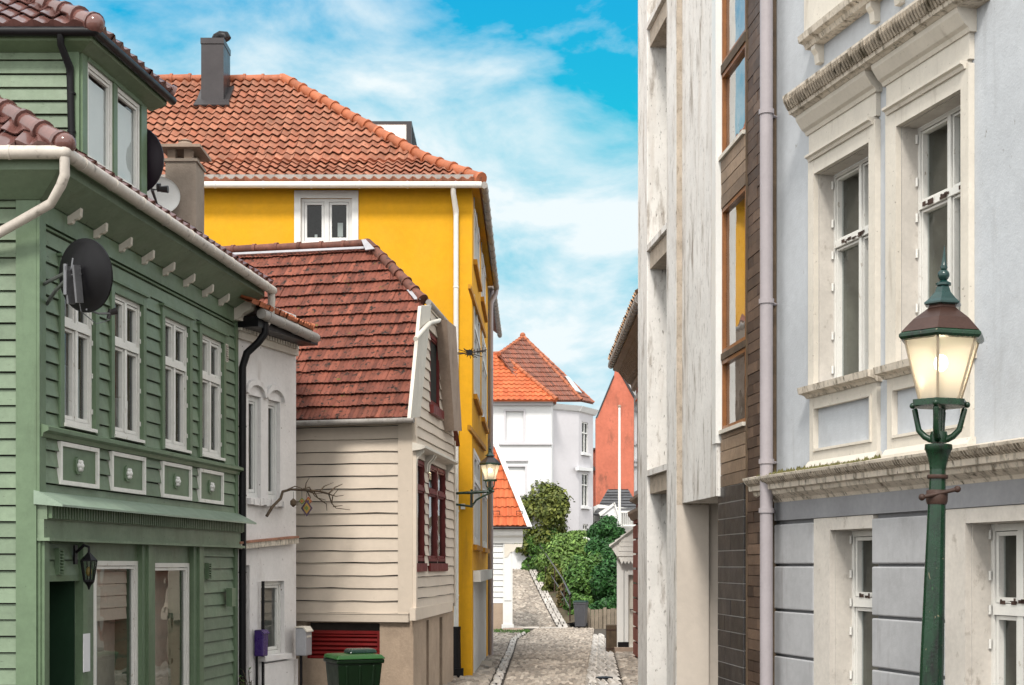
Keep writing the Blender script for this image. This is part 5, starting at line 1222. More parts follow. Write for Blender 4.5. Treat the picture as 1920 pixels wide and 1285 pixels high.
# ================================================================== FAR END OF THE STREET
def cottage():
    F_ = Frame(921, 55.0); u1 = F_.u(943); uR = F_.u(961)
    g = thing('cottage', 'small white cottage with bright orange tiled roof at the foot of the path', 'cottage', F_.P(0, 0, gz(55)))
    z0 = F_.z(935, 1131); z1 = F_.z(935, 1018)
    X0 = F_.P(-1.2, 0, 0).x; XR = F_.P(uR, 0, 0).x
    b = MB(); b.clap(F_, -1.2, u1, z0, z1, .22, t=.04, gap=.02)
    b.wall(F_, -1.2, uR, z0, z1 + .6, n=-.02)
    b.poly([(XR, 55, z0 - .6), (XR, 58.5, z0 - .6), (XR, 58.5, z1 + .6), (XR, 55, z1 + .6)])
    b.build('wall', M['white_clean'], g, fix=False)
    b = MB(); b.fbox(F_, u1, uR, -.02, .07, -.35, z1 + .1); b.fbox(F_, u1 + .05, uR - .05, .07, .10, z0 + .1, z1 - .4); b.fbox(F_, u1 - .05, uR + .05, .0, .12, -.45, -.28); b.build('pilaster', M['white_clean'], g)
    b = MB(); b.fbox(F_, -1.2, u1 + .0, -.05, .03, -.7, z0); b.build('plinth', M['beige_plaster'], g)
    # cornice and console
    za, zb = F_.z(950, 990), F_.z(950, 1019); ur = F_.u(985)
    b = MB(); b.loft(F_, [(-.05, zb), (.10, zb), (.16, zb + .22), (.30, zb + .30), (.34, za), (-.05, za)], -1.2, ur - .1); b.build('cornice', M['white_clean'], g)
    b = MB(); b.prism([F_.pt(x, y, .12) for x, y in ((946, 1020), (980, 1020), (978, 1026), (968, 1026), (964, 1034), (957, 1036), (952, 1044), (946, 1046))], V((0, .16, 0))); b.build('console', M['cream'], g)
    # tiled slope with a slanted end
    A = at(990, 987, 54.5); tp = 1.75; PN = V((0, -tp, 1)).normalized(); T_ = ray_plane(927, 838, A, PN); S = V((0, 1, tp)).normalized(); L = (T_ - A).dot(S); dx = A.x - T_.x
    b = MB(); b.tiles(A, V((-1, 0, 0)), S, L, lambda v: (dx * v / L, 3.2), .20, .42, .06, 'pan', .05); b.poly([A + V((-3.2, 0, -.03)), A + V((0, 0, -.03)), T_ + V((0, 0, -.03)), T_ + V((-1.9, 0, -.03))])
    b.poly([A + V((0, 0, -.03)), T_, T_ + V((-.2, 1.2, -.2)), A + V((0, 4.2, -.03))])
    b.build('roof', M['fartile'], g, smooth=35)
    b = MB(); e = V((.16, 0, 0)); b.prism([A + V((-.03, -.05, -.06)), A + V((.15, -.05, -.06)), T_ + V((.13, -.05, .1)), T_ + V((-.05, -.05, .1))], PN * .10 ); b.build('barge_board', M['white_clean'], g)
    b = MB(); b.tube([A + V((-3.2, -.06, -.06)), A + V((.1, -.06, -.06))], .05, 8); b.build('gutter', M['black'], g)
    for px in (931, 974):
        q = ray_plane(px, 968, A, PN) + PN * .1; b = MB(); b.tube([q + V((-.12, 0, 0)), q + V((-.12, -.05, .14)), q + V((.12, -.05, .14)), q + V((.12, 0, 0))], .014, 6); b.build('snow_hook', M['rust'], g)
    # round stone step and little lawn
    p = at(962, 1176, 54.3); b = MB(); b.lathe((p.x, p.y - .3, gz(54) - .02), [(.40, 0), (.42, .10), (.36, .14), (.2, .15)], 18)
    tag(b.build('round_stone', M['stone_trim'], origin=(p.x, p.y - .3, gz(54))), 'low round millstone lying at the corner of the white cottage', 'millstone')
    b = MB()
    for k in range(900):
        a = RNG.uniform(0, 6.28); r = .75 * math.sqrt(RNG.random()); x = p.x - .1 + r * math.cos(a); y = p.y - .9 + r * math.sin(a) * 2.2; h = RNG.uniform(.04, .12); w = .03; t = RNG.uniform(0, 3.14)
        b.poly([(x - w * math.cos(t), y - w * math.sin(t), gz(y)), (x + w * math.cos(t), y + w * math.sin(t), gz(y)), (x + RNG.uniform(-.04, .04), y, gz(y) + h)])
    tag(b.build('grass', M['leaf_mid'], fix=False), 'patch of short grass round the millstone', 'grass', kind='stuff')
cottage()

def far_white():
    F_ = Frame(900, 80.0); g = thing('white_villa', 'large white house on the hill with orange hip roof and brown turret roof', 'house', F_.P(1.0, 0, 1.5))
    u1 = F_.u(1034); z1 = F_.z(1000, 752); z0 = 1.0
    o1 = F_.rect(945, 985, 768, 830); o2 = F_.rect(945, 988, 872, 930)
    b = MB(); b.wall(F_, 0, u1, z0, z1, [o1, o2], depth=.12)
    for o in (o1, o2): b.poly([F_.P(o[0], -.12, o[2]), F_.P(o[1], -.12, o[2]), F_.P(o[1], -.12, o[3]), F_.P(o[0], -.12, o[3])])
    c = F_.P(u1, 0, 0); b.poly([c + V((0, 0, z0)), c + V((.3, 3, z0)), c + V((.3, 3, z1)), c + V((0, 0, z1))])
    b.build('wall', M['farwhite'], g, fix=False)
    for o in (o1, o2):
        b = MB(); ringframe(b, F_, o, .10, -.1, .05); b.build('blind_window', M['fargrey'], g)
    b = MB(); b.beam(F_, (935, 830, 834), (1036, 830, 834), 0, .14); b.beam(F_, (945, 861, 865), (990, 861, 865), 0, .14); b.beam(F_, (900, 752, 760), (1037, 752, 760), 0, .22); b.build('string_course', M['fargrey'], g)
    # roof 1
    A = at(1044, 751, 79.4); tp = .95; PN = V((0, -tp, 1)).normalized(); R = ray_plane(937, 663, A, PN); S = V((0, 1, tp)).normalized(); L = (R - A).dot(S); dx = A.x - R.x
    b = MB(); b.tiles(A, V((-1, 0, 0)), S, L, lambda v: (dx * v / L, 5.0), .30, .36, .07, 'pan', .05, K=6); dn = V((0, 0, -.05)); b.poly([A + dn, R + dn, R + V((-1.6, 0, -.05)), A + V((-5, 0, -.05))])
    b.poly([A + dn, A + V((0, 6, -.05)), R + dn]); b.build('roof', M['fartile'], g, smooth=35)
    b = MB(); b.caps(A + V((0, 0, .06)), R + V((0, 0, .06)), .12, .4, 10); b.caps(R + V((0, 0, .02)), R + V((-1.6, 0, 0)), .11, .4, 10); b.build('ridge_tile', M['ridge_orange'], g, smooth=50)
    # right wing: a front wall turned slightly and a canted bay wall
    G = Frame(1033, 81.2, 4200); uG = G.u(1085); zt_ = z1 - .0
    pC = G.P(uG, 0, 0); pxC = 1085
    H = Frame(1085, pC.y, 2200); uH = H.u(1112)
    w = [H.rect(1091, 1103, 792, 850), H.rect(1091, 1103, 888, 950), H.rect(1093, 1103, 983, 1012)]
    b = MB(); b.wall(G, 0, uG, z0, zt_); b.wall(H, 0, uH, z0, zt_, w, depth=.15)
    e = H.P(uH, 0, 0); b.poly([e + V((0, 0, z0)), e + V((.1, 5, z0)), e + V((.1, 5, zt_)), e + V((0, 0, zt_))])
    b.build('bay_wall', M['fargrey'], g, fix=False)  # shaded side of the white villa, its shade painted as greyer render
    for r in w: 
        wi = window(g, H, r, n=-.05, cols=2, trans=(.65,), fw=.07, mw=.06, d=.06, sash=0, fm=M['white_clean'], gm=M['glass_dark'])
        b = MB(); b.fbox(H, r[0] - .15, r[1] + .15, 0, .16, r[2] - .14, r[2]); b.build('sill', M['farwhite'], wi)
    b = MB(); b.beam(H, (1085, 876, 882), (1112, 878, 884), 0, .2); b.build('string_course', M['farwhite'], g); b = MB(); b.loft(H, [(0, zt_ - .35), (.12, zt_ - .3), (.3, zt_ - .02), (0, zt_ - .02)], -.1, uH + .2); b.build('cornice', M['farwhite'], g); b = MB(); b.loft(G, [(0, zt_ - .35), (.12, zt_ - .3), (.3, zt_ - .02), (0, zt_ - .02)], 0, uG + .1); b.build('cornice', M['farwhite'], g)
    # turret roof
    Aa = at(980, 632, 84.5); B0 = at(1030, 752, 80.8); B1 = at(1090, 752, G.P(uG, .35, 0).y); B2 = at(1113, 757, H.P(uH, .3, 0).y)
    b = MB()
    pn = (B1 - B0).cross(Aa - B0).normalized(); Q = ray_plane(935, 664, B0, pn)
    E = (B1 - B0).normalized(); m = B0 + E * ((Aa - B0).dot(E)); S = (Aa - m).normalized(); L = (Aa - m).length; ua = (Aa - B0).dot(E); w_ = (B1 - B0).length; uq, vq = (Q - B0).dot(E), (Q - B0).dot(S)
    b.tiles(B0, E, S, L, lambda v: (min(uq, ua) if v < vq else uq + (ua - uq) * (v - vq) / (L - vq), w_ + (ua - w_) * v / L), .34, .40, .06, 'dbl', .06, K=6)
    b.poly([B0 + E * uq - V((0, 0, .06)), B1 - V((0, 0, .06)), Aa - V((0, 0, .06)), Q - V((0, 0, .06))])
    for p, q, ap in ((B1, B2, Aa),):
        E = (q - p).normalized(); m = p + E * ((ap - p).dot(E)); S = (ap - m).normalized(); L = (ap - m).length; u0 = 0; w_ = (q - p).length; ua = (ap - p).dot(E)
        b.tiles(p, E, S, L, lambda v: (ua * v / L, w_ + (ua - w_) * v / L), .34, .40, .06, 'dbl', .06, K=6)
        b.poly([p - S * 0 - V((0, 0, .06)), q - V((0, 0, .06)), ap - V((0, 0, .06))])
    b.poly([Q, Aa, Aa + V((-4, 5, -3))]); b.poly([B2, Aa, Aa + V((3, 6, -3))])
    b.build('turret_roof', M['browntile'], g, smooth=35)
    b = MB(); b.caps(B1 + V((0, 0, .08)), Aa + V((0, 0, .08)), .11, .42, 10); b.caps(B2 + V((0, 0, .05)), Aa + V((.02, 0, .05)), .10, .42, 10); b.caps(Q, Aa, .11, .42, 10); b.ball(Aa + V((0, 0, .1)), .17); b.build('turret_ridge_tile', M['ridge_orange'], g, smooth=50)
    n = (B2 - B1).cross(Aa - B1).normalized(); n = n if n.y < 0 else -n
    pts = [ray_plane(x, y, B1 + n * .12, n) for x, y in ((1060, 706), (1066, 708), (1090, 738), (1079, 734))]
    b = MB(); b.prism(pts, n * .06); b.build('skylight', M['glassy'], g)
M['glassy'] = mat('skylight_glass', (.75, .8, .82), .15, .02, 2)
far_white()

def salmon_house():
    F_ = Frame(1113, 96.0); g = thing('salmon_house', 'salmon gabled house wall with dark weather stains behind the flagpole', 'house', F_.P(2, 0, 2))
    out = [(1117, 960), (1117, 786), (1121, 782), (1151, 706), (1153, 698), (1153, 677), (1161, 677), (1162, 700), (1194, 758), (1215, 790), (1215, 960)]
    b = MB(); b.prism([F_.pt(x, y) for x, y in out], V((0, .5, 0))); b.build('wall', M['salmon'], g)
    b = MB(); b.prism([F_.pt(x, y, .05) for x, y in ((1160.5, 697), (1163, 694), (1199, 756), (1196, 760))], V((0, 1.2, 0)))
    b.prism([F_.pt(x, y, .05) for x, y in ((1120, 783), (1118.5, 781), (1150.5, 704), (1152, 706))], V((0, 1.2, 0))); b.prism([F_.pt(x, y, .05) for x, y in ((1152, 677), (1162, 677), (1162, 674.5), (1152, 674.5))], V((0, .7, 0)))
    b.build('verge', M['metal_dark'], g)
    A = F_.pt(1163, 700, -.3); 
    b = MB(); p0 = F_.pt(1198, 762, -.2); p1 = F_.pt(1163, 695, -.2); S = (p1 - p0).normalized(); E = V((.75, .62, .12)).normalized()
    b.tiles(p0 + V((0, .1, .05)), E, S, (p1 - p0).length, lambda v: (0, 7), .30, .34, .0, 'dbl', .03, K=1); b.poly([p0, p1, p1 + E * 7, p0 + E * 7]); b.build('roof', M['slate_pale'], g)
    b = MB(); c = F_.pt(1166, 692, -.8); b.box(c.x - .1, c.x + .5, c.y, c.y + .6, c.z - .8, c.z + .55); b.build('chimney', M['metal_dark'], g)
    # brick neighbour peeping out on the left
    K = Frame(1104, 99.0); h = thing('brick_house', 'sliver of a brick red house between the white villa and the salmon wall', 'house', K.P(0, 0, 2))
    b = MB(); b.prism([K.pt(x, y) for x, y in ((1104, 960), (1104, 842), (1119, 842), (1119, 960))], V((0, 3, 0))); b.build('wall', M['brickred'], h)
    b = MB(); b.prism([K.pt(x, y, .3) for x, y in ((1103, 866), (1109, 870), (1122, 883), (1119, 885), (1108, 878), (1103, 876))], V((0, 1, 0))); b.prism([K.pt(x, y, .2) for x, y in ((1103, 840), (1119, 840), (1119, 843), (1103, 843))], V((0, 3, 0))); b.build('roof', M['slate'], h)
salmon_house()

def slate_cottage():
    F_ = Frame(1113, 86.0); g = thing('slate_cottage', 'low white house with dark slate roof and white gable below the salmon wall', 'house', F_.P(1.5, 0, 2.2))
    b = MB(); z0 = 2.2; b.prism([F_.pt(x, y) for x, y in ((1113, 1010), (1113, 950), (1122, 946), (1150, 950), (1196, 955), (1196, 1010))], V((0, 3, 0))); b.build('wall', M['white_clean'], g)
    b = MB()
    def slope(poly, m_, tp):
        A = F_.pt(*poly[0], .4); PN = V((0, -tp, 1)).normalized(); return [ray_plane(x, y, A, PN) for x, y in poly]
    A = F_.pt(1196, 966, .5); tp = .75; PN = V((0, -tp, 1)).normalized(); S = V((0, 1, tp)).normalized(); T_ = ray_plane(1176, 918, A, PN); L = (T_ - A).dot(S)
    uL0 = (A.x - ray_plane(1112, 962, A, PN).x); uL1 = (A.x - ray_plane(1140, 921, A, PN).x)
    b.tiles(A, V((-1, 0, 0)), S, L, lambda v: (-.3 + .7 * v / L, uL0 + (uL1 - uL0) * v / L), .8, .30, .03, 'dbl', .06, K=2)
    b.poly([A + V((.3, 0, -.04)), A + V((-uL0, 0, -.04)), A + V((-uL1, 0, -.04)) + S * L, A + V((-.4, 0, -.04)) + S * L]); b.build('roof', M['slate'], g)
    b = MB(); b.prism([F_.pt(x, y, .9) for x, y in ((1122, 962), (1151, 943), (1153, 947), (1126, 968))], V((0, 1.2, 0))); b.prism([F_.pt(x, y, .9) for x, y in ((1150, 943), (1153, 942), (1165, 975), (1161, 975))], V((0, 1.2, 0))); b.build('gable_board', M['white_clean'], g)
    b = MB(); b.prism([F_.pt(x, y, .8) for x, y in ((1124, 990), (1126, 966), (1151, 947), (1162, 975), (1162, 990))], V((0, 1.2, 0))); b.build('gable', M['farwhite'], g)
    b = MB()
    b.beam(F_, (1163, 958, 962), (1196, 958, 962), .8, .95); b.beam(F_, (1163, 984, 987), (1196, 984, 987), .8, .95)
    for k in range(9): b.beam(F_, (1164 + 3.7 * k, 962, 985), (1165.6 + 3.7 * k, 962, 985), .84, .92)
    b.build('balustrade', M['white_clean'], g)
    t = thing('flagpole', 'slim white flagpole in front of the salmon wall', 'flagpole', at(1161, 990, 78))
    b = MB(); p = at(1161.5, 763, 78); b.tube([(p.x, 78, 1.5), (p.x, 78, p.z)], [.09, .06], 12); b.build('pole', M['white_clean'], t, smooth=50)
    b = MB(); b.ball(p + V((0, 0, .02)), .09); b.build('finial', M['stone_trim'], t)
slate_cottage()

# ------------------------------------------------------------------ bushes
def bush(label, px, py, rx, ry, Y, m, leaf=.13, n=1800, lumps=9, seed=0):
    n = int(n * 2.0); leaf *= 1.45
    rr = random.Random(seed); c = at(px, py, Y); s = Y / FPX; RX, RZ = rx * s, ry * s; RY = (RX + RZ) * .5
    zb = c.z - RZ - .8
    t = thing('bush', label, 'bush', V((c.x, c.y, zb)), 'bushes on the bank')
    b = MB()
    for k in range(5):
        a = k * 1.26 + rr.random(); tip = c + V((RX * .5 * math.cos(a), RY * .5 * math.sin(a), RZ * .2)); b.tube([V((c.x, c.y, zb - .3)), (V((c.x, c.y, zb)) + tip) / 2 + V((.05 * math.cos(a), .05 * math.sin(a), 0)), tip], [.05, .035, .012], 6)
    b.build('stem', M['bark'], t)
    L = []
    for k in range(lumps):
        a = rr.uniform(0, 6.283); e = math.acos(rr.uniform(-.6, 1)); q = rr.uniform(.45, .72)
        L.append((V((c.x + RX * q * math.sin(e) * math.cos(a), c.y + RY * q * math.sin(e) * math.sin(a), c.z + RZ * q * math.cos(e))), rr.uniform(.30, .48)))
    L.append((c.copy(), .68))
    for k in range(4):
        a = k * 1.57 + rr.random(); L.append((V((c.x + RX * .55 * math.cos(a), c.y + RY * .5 * math.sin(a), c.z - RZ * .75)), .42))
    b = MB()
    for k in range(n):
        if k % 9 == 0:      # stray shoots that break the outline
            q, f = L[rr.randrange(len(L))]; f = f * rr.uniform(1.0, 1.32)
        else: q, f = L[k % len(L)]
        a = rr.uniform(0, 6.283); cz = rr.uniform(-1, 1); sz = math.sqrt(1 - cz * cz); rad_ = f * (rr.uniform(.55, 1.0) ** .5) * rr.uniform(.9, 1.08)
        d = V((sz * math.cos(a), sz * math.sin(a), cz)); p = q + V((d.x * RX, d.y * RY, d.z * RZ)) * rad_
        if p.z < zb: continue
        nrm = (d + V((rr.uniform(-1, 1), rr.uniform(-1, 1), rr.uniform(-.4, 1.2))) * .75).normalized()
        x = nrm.cross(V((rr.uniform(-1, 1), rr.uniform(-1, 1), rr.uniform(-1, 1)))).normalized(); y = nrm.cross(x); l = leaf * rr.uniform(.45, 1.5); w = l * .55
        b.mesh([p - x * l * .5, p + y * w * .5 + nrm * l * .06, p + x * l * .55 - nrm * l * .10, p - y * w * .5 + nrm * l * .06], [(0, 1, 2, 3)])
    b.build('foliage', m, t, fix=False)
    return t
def plants():
    def bank_z(x, Y):
        P_ = path_c(Y); q = max(0, (x - P_[1] - .12) / 9.5); return P_[2] + min(1.0, q * 3.4) * .35 + q * .9
    S_ = [
     ('tall olive green bush beside the white cottage roof', 1014, 962, 50, 56, 80, 'leaf_olive', .16, 5600, 16),
     ('leafy bush hanging over the top of the handrail', 1006, 1030, 26, 34, 80, 'leaf_mid', .15, 2600, 9),
     ('broad yellow green bush in the middle of the bank behind the handrail', 1052, 1046, 42, 44, 74, 'leaf_lime', .15, 4600, 13),
     ('deep green bush above the grey wheelie bin', 1102, 1086, 42, 52, 63, 'leaf_mid', .13, 4800, 12),
     ('dark evergreen bush against the porch on the right end of the bank', 1148, 1096, 36, 62, 61.5, 'leaf_dark', .12, 4600, 11),
     ('round dark green clipped bush in front of the slate roofed cottage', 1141, 990, 33, 27, 74, 'leaf_dark', .11, 3800, 10),
     ('dark bush below the round clipped one', 1128, 1036, 36, 36, 69, 'leaf_dark', .12, 3400, 10),
     ('small lime green bush at the foot of the villa wall', 1072, 1012, 36, 22, 78, 'leaf_lime', .14, 2200, 8),
     ('dry brown grass clump at the lower end of the handrail', 1064, 1106, 19, 26, 64, 'leaf_dry', .15, 1700, 8),
     ('low mid green bush spilling to the fence top', 1088, 1128, 24, 24, 61.0, 'leaf_mid', .12, 1900, 8),
     ('small fern green bush at the upper path edge', 994, 1050, 12, 18, 86, 'leaf_lime', .15, 900, 6),
     ('rusty green bush between the path kerb and the handrail', 1040, 1080, 22, 26, 70, 'leaf_olive', .14, 1900, 8),
     ('dark low bush trailing over the weathered fence beside the porch', 1127, 1138, 32, 20, 59.9, 'leaf_dark', .11, 2100, 8),
     ('mid green bush under the olive one, behind the upper handrail', 1028, 1022, 30, 28, 79, 'leaf_mid', .15, 2600, 9),
     ('pale green shrub between the handrail and the deep green bush', 1074, 1068, 26, 34, 68, 'leaf_lime', .14, 2600, 9),
    ]
    for i, (l, px, py, rx, ry, Y, m, lf, n, lu) in enumerate(S_):
        c = at(px, py, Y); zmin = bank_z(c.x, Y) + ry * .30 * Y / FPX
        if c.z < zmin: print('raised', l, zmin - c.z); py = HZ - (zmin - EYE) / Y * FPX
        bush(l, px, py + 4, rx * 1.16, ry * 1.14, Y, M[m], lf, n, lu, seed=i + 3)
    # picket fence by the villa
    F_ = Frame(1080, 77.5); t = thing('picket_fence', 'short white picket fence at the foot of the villa', 'fence', at(1092, 1025, 77.5))
    z0, z1 = F_.z(1090, 1026), F_.z(1090, 1007); u = 0; b = MB()
    while u < F_.u(1122): b.fbox(F_, u, u + .09, 0, .03, z0 - .3, z1); u += .13
    b.build('pickets', M['white_clean'], t); b = MB(); b.fbox(F_, -.1, F_.u(1122), -.05, -.002, z1 - .2, z1 - .12); b.fbox(F_, -.1, F_.u(1122), -.05, -.002, z0, z0 + .08); b.build('rail', M['white_clean'], t)
    # plank fence at the end of the street
    F_ = Frame(1100, 58.3); t = thing('plank_fence', 'low weathered plank fence under the bushes at the street end', 'fence', at(1135, 1178, 58.3))
    u = 0; b = MB(); zt_ = F_.z(1130, 1142)
    while u < F_.u(1200): b.fbox(F_, u, u + .15, 0, .03, -.7, zt_ + RNG.uniform(-.04, .03)); u += .165
    b.build('planks', M['fence_wood'], t)
    b = MB()
    for px in (1101, 1134, 1168): b.fbox(F_, F_.u(px) - .06, F_.u(px) + .06, .03, .12, -.7, zt_ + .06)
    b.build('post', M['fence_wood'], t)
    # handrail
    t = thing('handrail', 'slim double metal handrail climbing beside the cobbled path', 'handrail', (at(1068, 1160, 58.5)))
    def rp(px, py): 
        # point in the vertical plane of the rail
        P0 = at(1069, 1139, 58.6); P1 = at(1000, 1010, 84); n = V((P1.y - P0.y, -(P1.x - P0.x), 0)); return ray_plane(px, py, P0, n)
    b = MB(); b.tube([rp(997, 1003), rp(1012, 1022), rp(1055, 1085), rp(1070, 1116), rp(1069, 1122)], .03, 8); b.build('top_rail', M['metal_dark'], t)
    b = MB(); b.tube([rp(1008, 1040), rp(1020, 1058), rp(1046, 1098), rp(1069, 1140)], .025, 8); b.build('lower_rail', M['metal_dark'], t)
    for px, ya, yb in ((1010, 1018, 1062), (1023, 1038, 1080), (1040, 1062, 1110), (1058, 1090, 1135), (1068.5, 1112, 1165)):
        b = MB(); b.tube([rp(px, ya), rp(px, yb)], .028, 8); b.build('post', M['rust'], t)
plants()

# ================================================================== BLUE HOUSE (right)
BL = Frame(1750, 11.0, 260)
def blue_house():
    g = thing('blue_house', 'pale blue plastered house with heavy stained cream window hoods and a grey block ground floor', 'house', BL.P(0, 0, 0))
    ue = BL.u(1449); un = -5.2; top = 8.9
    zc1 = BL.z(1500, 884, .2); zc0 = BL.z(1500, 939); zf = BL.z(1500, 974)
    oA = BL.rect(1535, 1628.5, 300, 712); oB = BL.rect(1690, 1801, 206, 668)
    zz0 = (oA[2] + oB[2]) / 2; 
    oA = (oA[0], oA[1], oA[2], oA[3]); oB = (oB[0], oB[1], oA[2], oB[3])
    gA = (BL.u(1641), BL.u(1560), .62, BL.z(1600, 993)); gB = (BL.u(1930), BL.u(1815), .62, BL.z(1865, 978))
    gt = (gA[3] + gB[3]) / 2; gA = (*gA[:3], gt); gB = (*gB[:3], gt)
    oA = (BL.u(1628.5, .05), *oA[1:]); oB = (BL.u(1801, .05), *oB[1:])
    b = MB(); b.wall(BL, un, ue, zc0 - .02, top, [oA, oB], depth=.15); e = BL.P(ue, 0, 0); b.poly([e + V((0, 0, -.1)), e + V((1.5, .3, -.1)), e + V((1.5, .3, top)), e + V((0, 0, top))])
    b.build('upper_wall', M['blue'], g, fix=False)
    b = MB(); b.wall(BL, un, ue, -.1, zc0, [gA, gB], n=-.03, depth=.2); b.fbox(BL, un, ue + .0, -.03, .03, zf, zc0 - .0); b.build('lower_wall', M['joint_grey'], g, fix=False)
    # rusticated blocks: three piers
    hz = [BL.z(1490, y) for y in (980, 1060, 1146, 1232, 1318, 1404)] + [-.1]
    for xa, xb in ((1530, 1449.5), (1777, 1640), (2110, 1990)):
        for za, zb in zip(hz, hz[1:]):
            b = MB(); u0, u1 = BL.u(xa) , BL.u(xb); b.fbox(BL, u0, u1, -.03, .028, zb + .012, za - .012)
            o = b.build('block', M['greyblock'], g); md = o.modifiers.new('bevel', 'BEVEL'); md.width = .012; md.segments = 2
    b = MB(); b.fbox(BL, un, ue, -.02, .026, zf + .006, zc0 - .0); b.build('frieze', M['greyblock'], g)
    # ground floor window surrounds
    for o, (xl, xr), yt in ((gA, (1530, 1560), 970), (gB, (1777, 1815), 950)):
        b = MB(); a, c = BL.u(xr), BL.u(xl); b.fbox(BL, a, c, -.03, .022, -.1, zf - .005); b.fbox(BL, o[0] + .003, a, -.03, .020, o[3], zf - .005)
        b.build('surround', M['reveal'], g)
        b = MB(); q = -.215
        b.fbox(BL, o[1] - .008, o[1] + .02, -.20, -.032, o[2], o[3]); b.fbox(BL, o[0], o[1], -.20, -.033, o[3] - .006, o[3] + .02); b.build('window_reveal', M['reveal'], g)
        tr = (BL.z(1610, 1128, -.19) - o[2]) / (o[3] - o[2])
        w = window(g, BL, (o[0], o[1], o[2], o[3] - .008), n=-.19, cols=(1 if o is gA else 2), trans=(tr,), fw=.05, mw=.07, d=.07, sash=.03, room=M['interior_olive'], rd=.25)
        hinges(w, o, -.185)
        blind_or_reflection(w, (o[0], o[0] + (o[1] - o[0]) * .55, o[2], o[3]), -.33)
    # upper windows
    for o in (oA, oB):
        b = MB(); b.fbox(BL, o[1] - .007, o[1] + .02, -.145, -.004, o[2], o[3]); b.fbox(BL, o[0], o[1] - .01, -.145, -.004, o[3] - .007, o[3] + .02); b.build('window_reveal', M['reveal'], g)
        tr = .665
        w = window(g, BL, (o[0], o[1] - .008, o[2], o[3] - .008), n=-.145, cols=2, trans=(tr,), fw=.03, mw=.045, d=.07, sash=.018, room=M['interior_olive'], rd=.2)
        hinges(w, o, -.14)
        if o is oB: blind_or_reflection(w, (o[0], o[0] + .42, o[2], o[3]), -.28)
        else: blind_or_reflection(w, (o[0], o[0] + .22, o[2], o[3] - .3), -.28)
    tA = (BL.u(1641, .05), BL.u(1515, .05)); tB = (BL.u(1816, .05), BL.u(1660, .05))
    zh = BL.z(1560, 205, .10)
    for o, t in ((oA, tA), (oB, tB)):
        za = o[3] + .16; zfz = za + .22
        b = MB(); b.fbox(BL, o[1], t[1], -.02, .05, o[2], za); b.fbox(BL, t[0], o[0], -.02, .05, o[2], za); b.fbox(BL, o[0], o[1], -.02, .047, o[3], za)
        b.loft(BL, [(0, za - .035), (.065, za - .035), (.075, za - .01), (.10, za + .0), (.10, za + .02), (0, za + .03)], t[0] + .03, t[1] - .03)
        b.fbox(BL, t[0] + .0, t[1] - .0, -.02, .042, za + .03, zfz)
        b.loft(BL, [(0, zfz), (.055, zfz), (.07, zfz + .03), (.10, zfz + .05), (.155, zfz + .13), (.165, zfz + .17), (0, zfz + .17)], t[0] - .03, t[1] + .03)
        b.build('window_surround', M['cream'], g)
    zq = max(oA[3], oB[3]) + .16 + .22 + .17
    # common hood with a stained egg and dart band
    ha, hb = BL.u(1788, .30), BL.u(1468, .28); zu0 = BL.z(1788, 8, .28); zu1 = BL.z(1468, 214, .28); zu = (zu0 + zu1) / 2
    print('hood', zu0, zu1, zq, oA, oB)
    zb_ = zq - .005
    b = MB(); b.loft(BL, [(0, zb_), (.17, zb_), (.19, zb_ + .015), (.22, zb_ + .02), (.235, zb_ + .08), (.27, zb_ + .13), (.285, zb_ + .16), (.285, zb_ + .18), (0, zb_ + .22)], ha, hb)
    b.build('hood', M['cream_dirty'], g)
    b = MB(); u = ha + .02
    while u < hb - .03:
        b.prism([BL.P(u, n, z) for n, z in ((.225, zb_ + .05), (.245, zb_ + .05), (.285, zb_ + .12), (.288, zb_ + .155), (.26, zb_ + .155))], BL.U * .022); u += .042
    b.build('hood_moulding', M['moulding'], g)
    # sills and aprons
    for o, t in ((oA, tA), (oB, tB)):
        zs = o[2]; b = MB(); b.loft(BL, [(0, zs - .10), (.05, zs - .10), (.07, zs - .075), (.13, zs - .06), (.14, zs - .005), (-.1, zs + .0)], t[0] - .03, t[1] + .04); b.build('sill', M['cream_dirty'], g)
        z1_ = zs - .10; z0_ = zc1 + .10
        b = MB(); ringframe(b, BL, (t[0], t[1], z0_, z1_), .085, -.01, .035); ringframe(b, BL, (t[0] + .085, t[1] - .085, z0_ + .085, z1_ - .085), .022, -.01, .05)
        b.loft(BL, [(0, zc1 - .02), (.075, zc1 - .02), (.075, z0_ - .05), (.04, z0_), (0, z0_)], t[0] - .02, t[1] + .02); b.build('apron', M['cream'], g)
    # upper storey sill with brackets
    s0, s1 = BL.u(1652, .18), BL.u(1495, .18); zs = BL.z(1495, 72, .18) ; zs1 = BL.z(1640, -7, .18); zs = (zs + zs1) / 2
    b = MB(); b.loft(BL, [(0, zs - .02), (.10, zs - .02), (.12, zs + .02), (.17, zs + .035), (.18, zs + .09), (0, zs + .11)], s0, s1); b.loft(BL, [(0, zs - .02), (.10, zs - .02), (.12, zs + .02), (.17, zs + .035), (.18, zs + .09), (0, zs + .11)], BL.u(1860, .18), BL.u(1672, .18)); b.build('upper_sill', M['cream_dirty'], g)
    for px in (1530, 1634, 1680):
        u = BL.u(px, .06); b = MB(); b.prism([BL.P(u - .04, n, z) for n, z in ((0, zs - .18), (.05, zs - .18), (.06, zs - .10), (.09, zs - .06), (.09, zs - .02), (0, zs - .02))], BL.U * .08); b.build('bracket', M['cream'], g)
    b = MB(); b.fbox(BL, BL.u(1640), BL.u(1515), -.0, .04, zs + .1, top); b.build('surround', M['cream'], g)
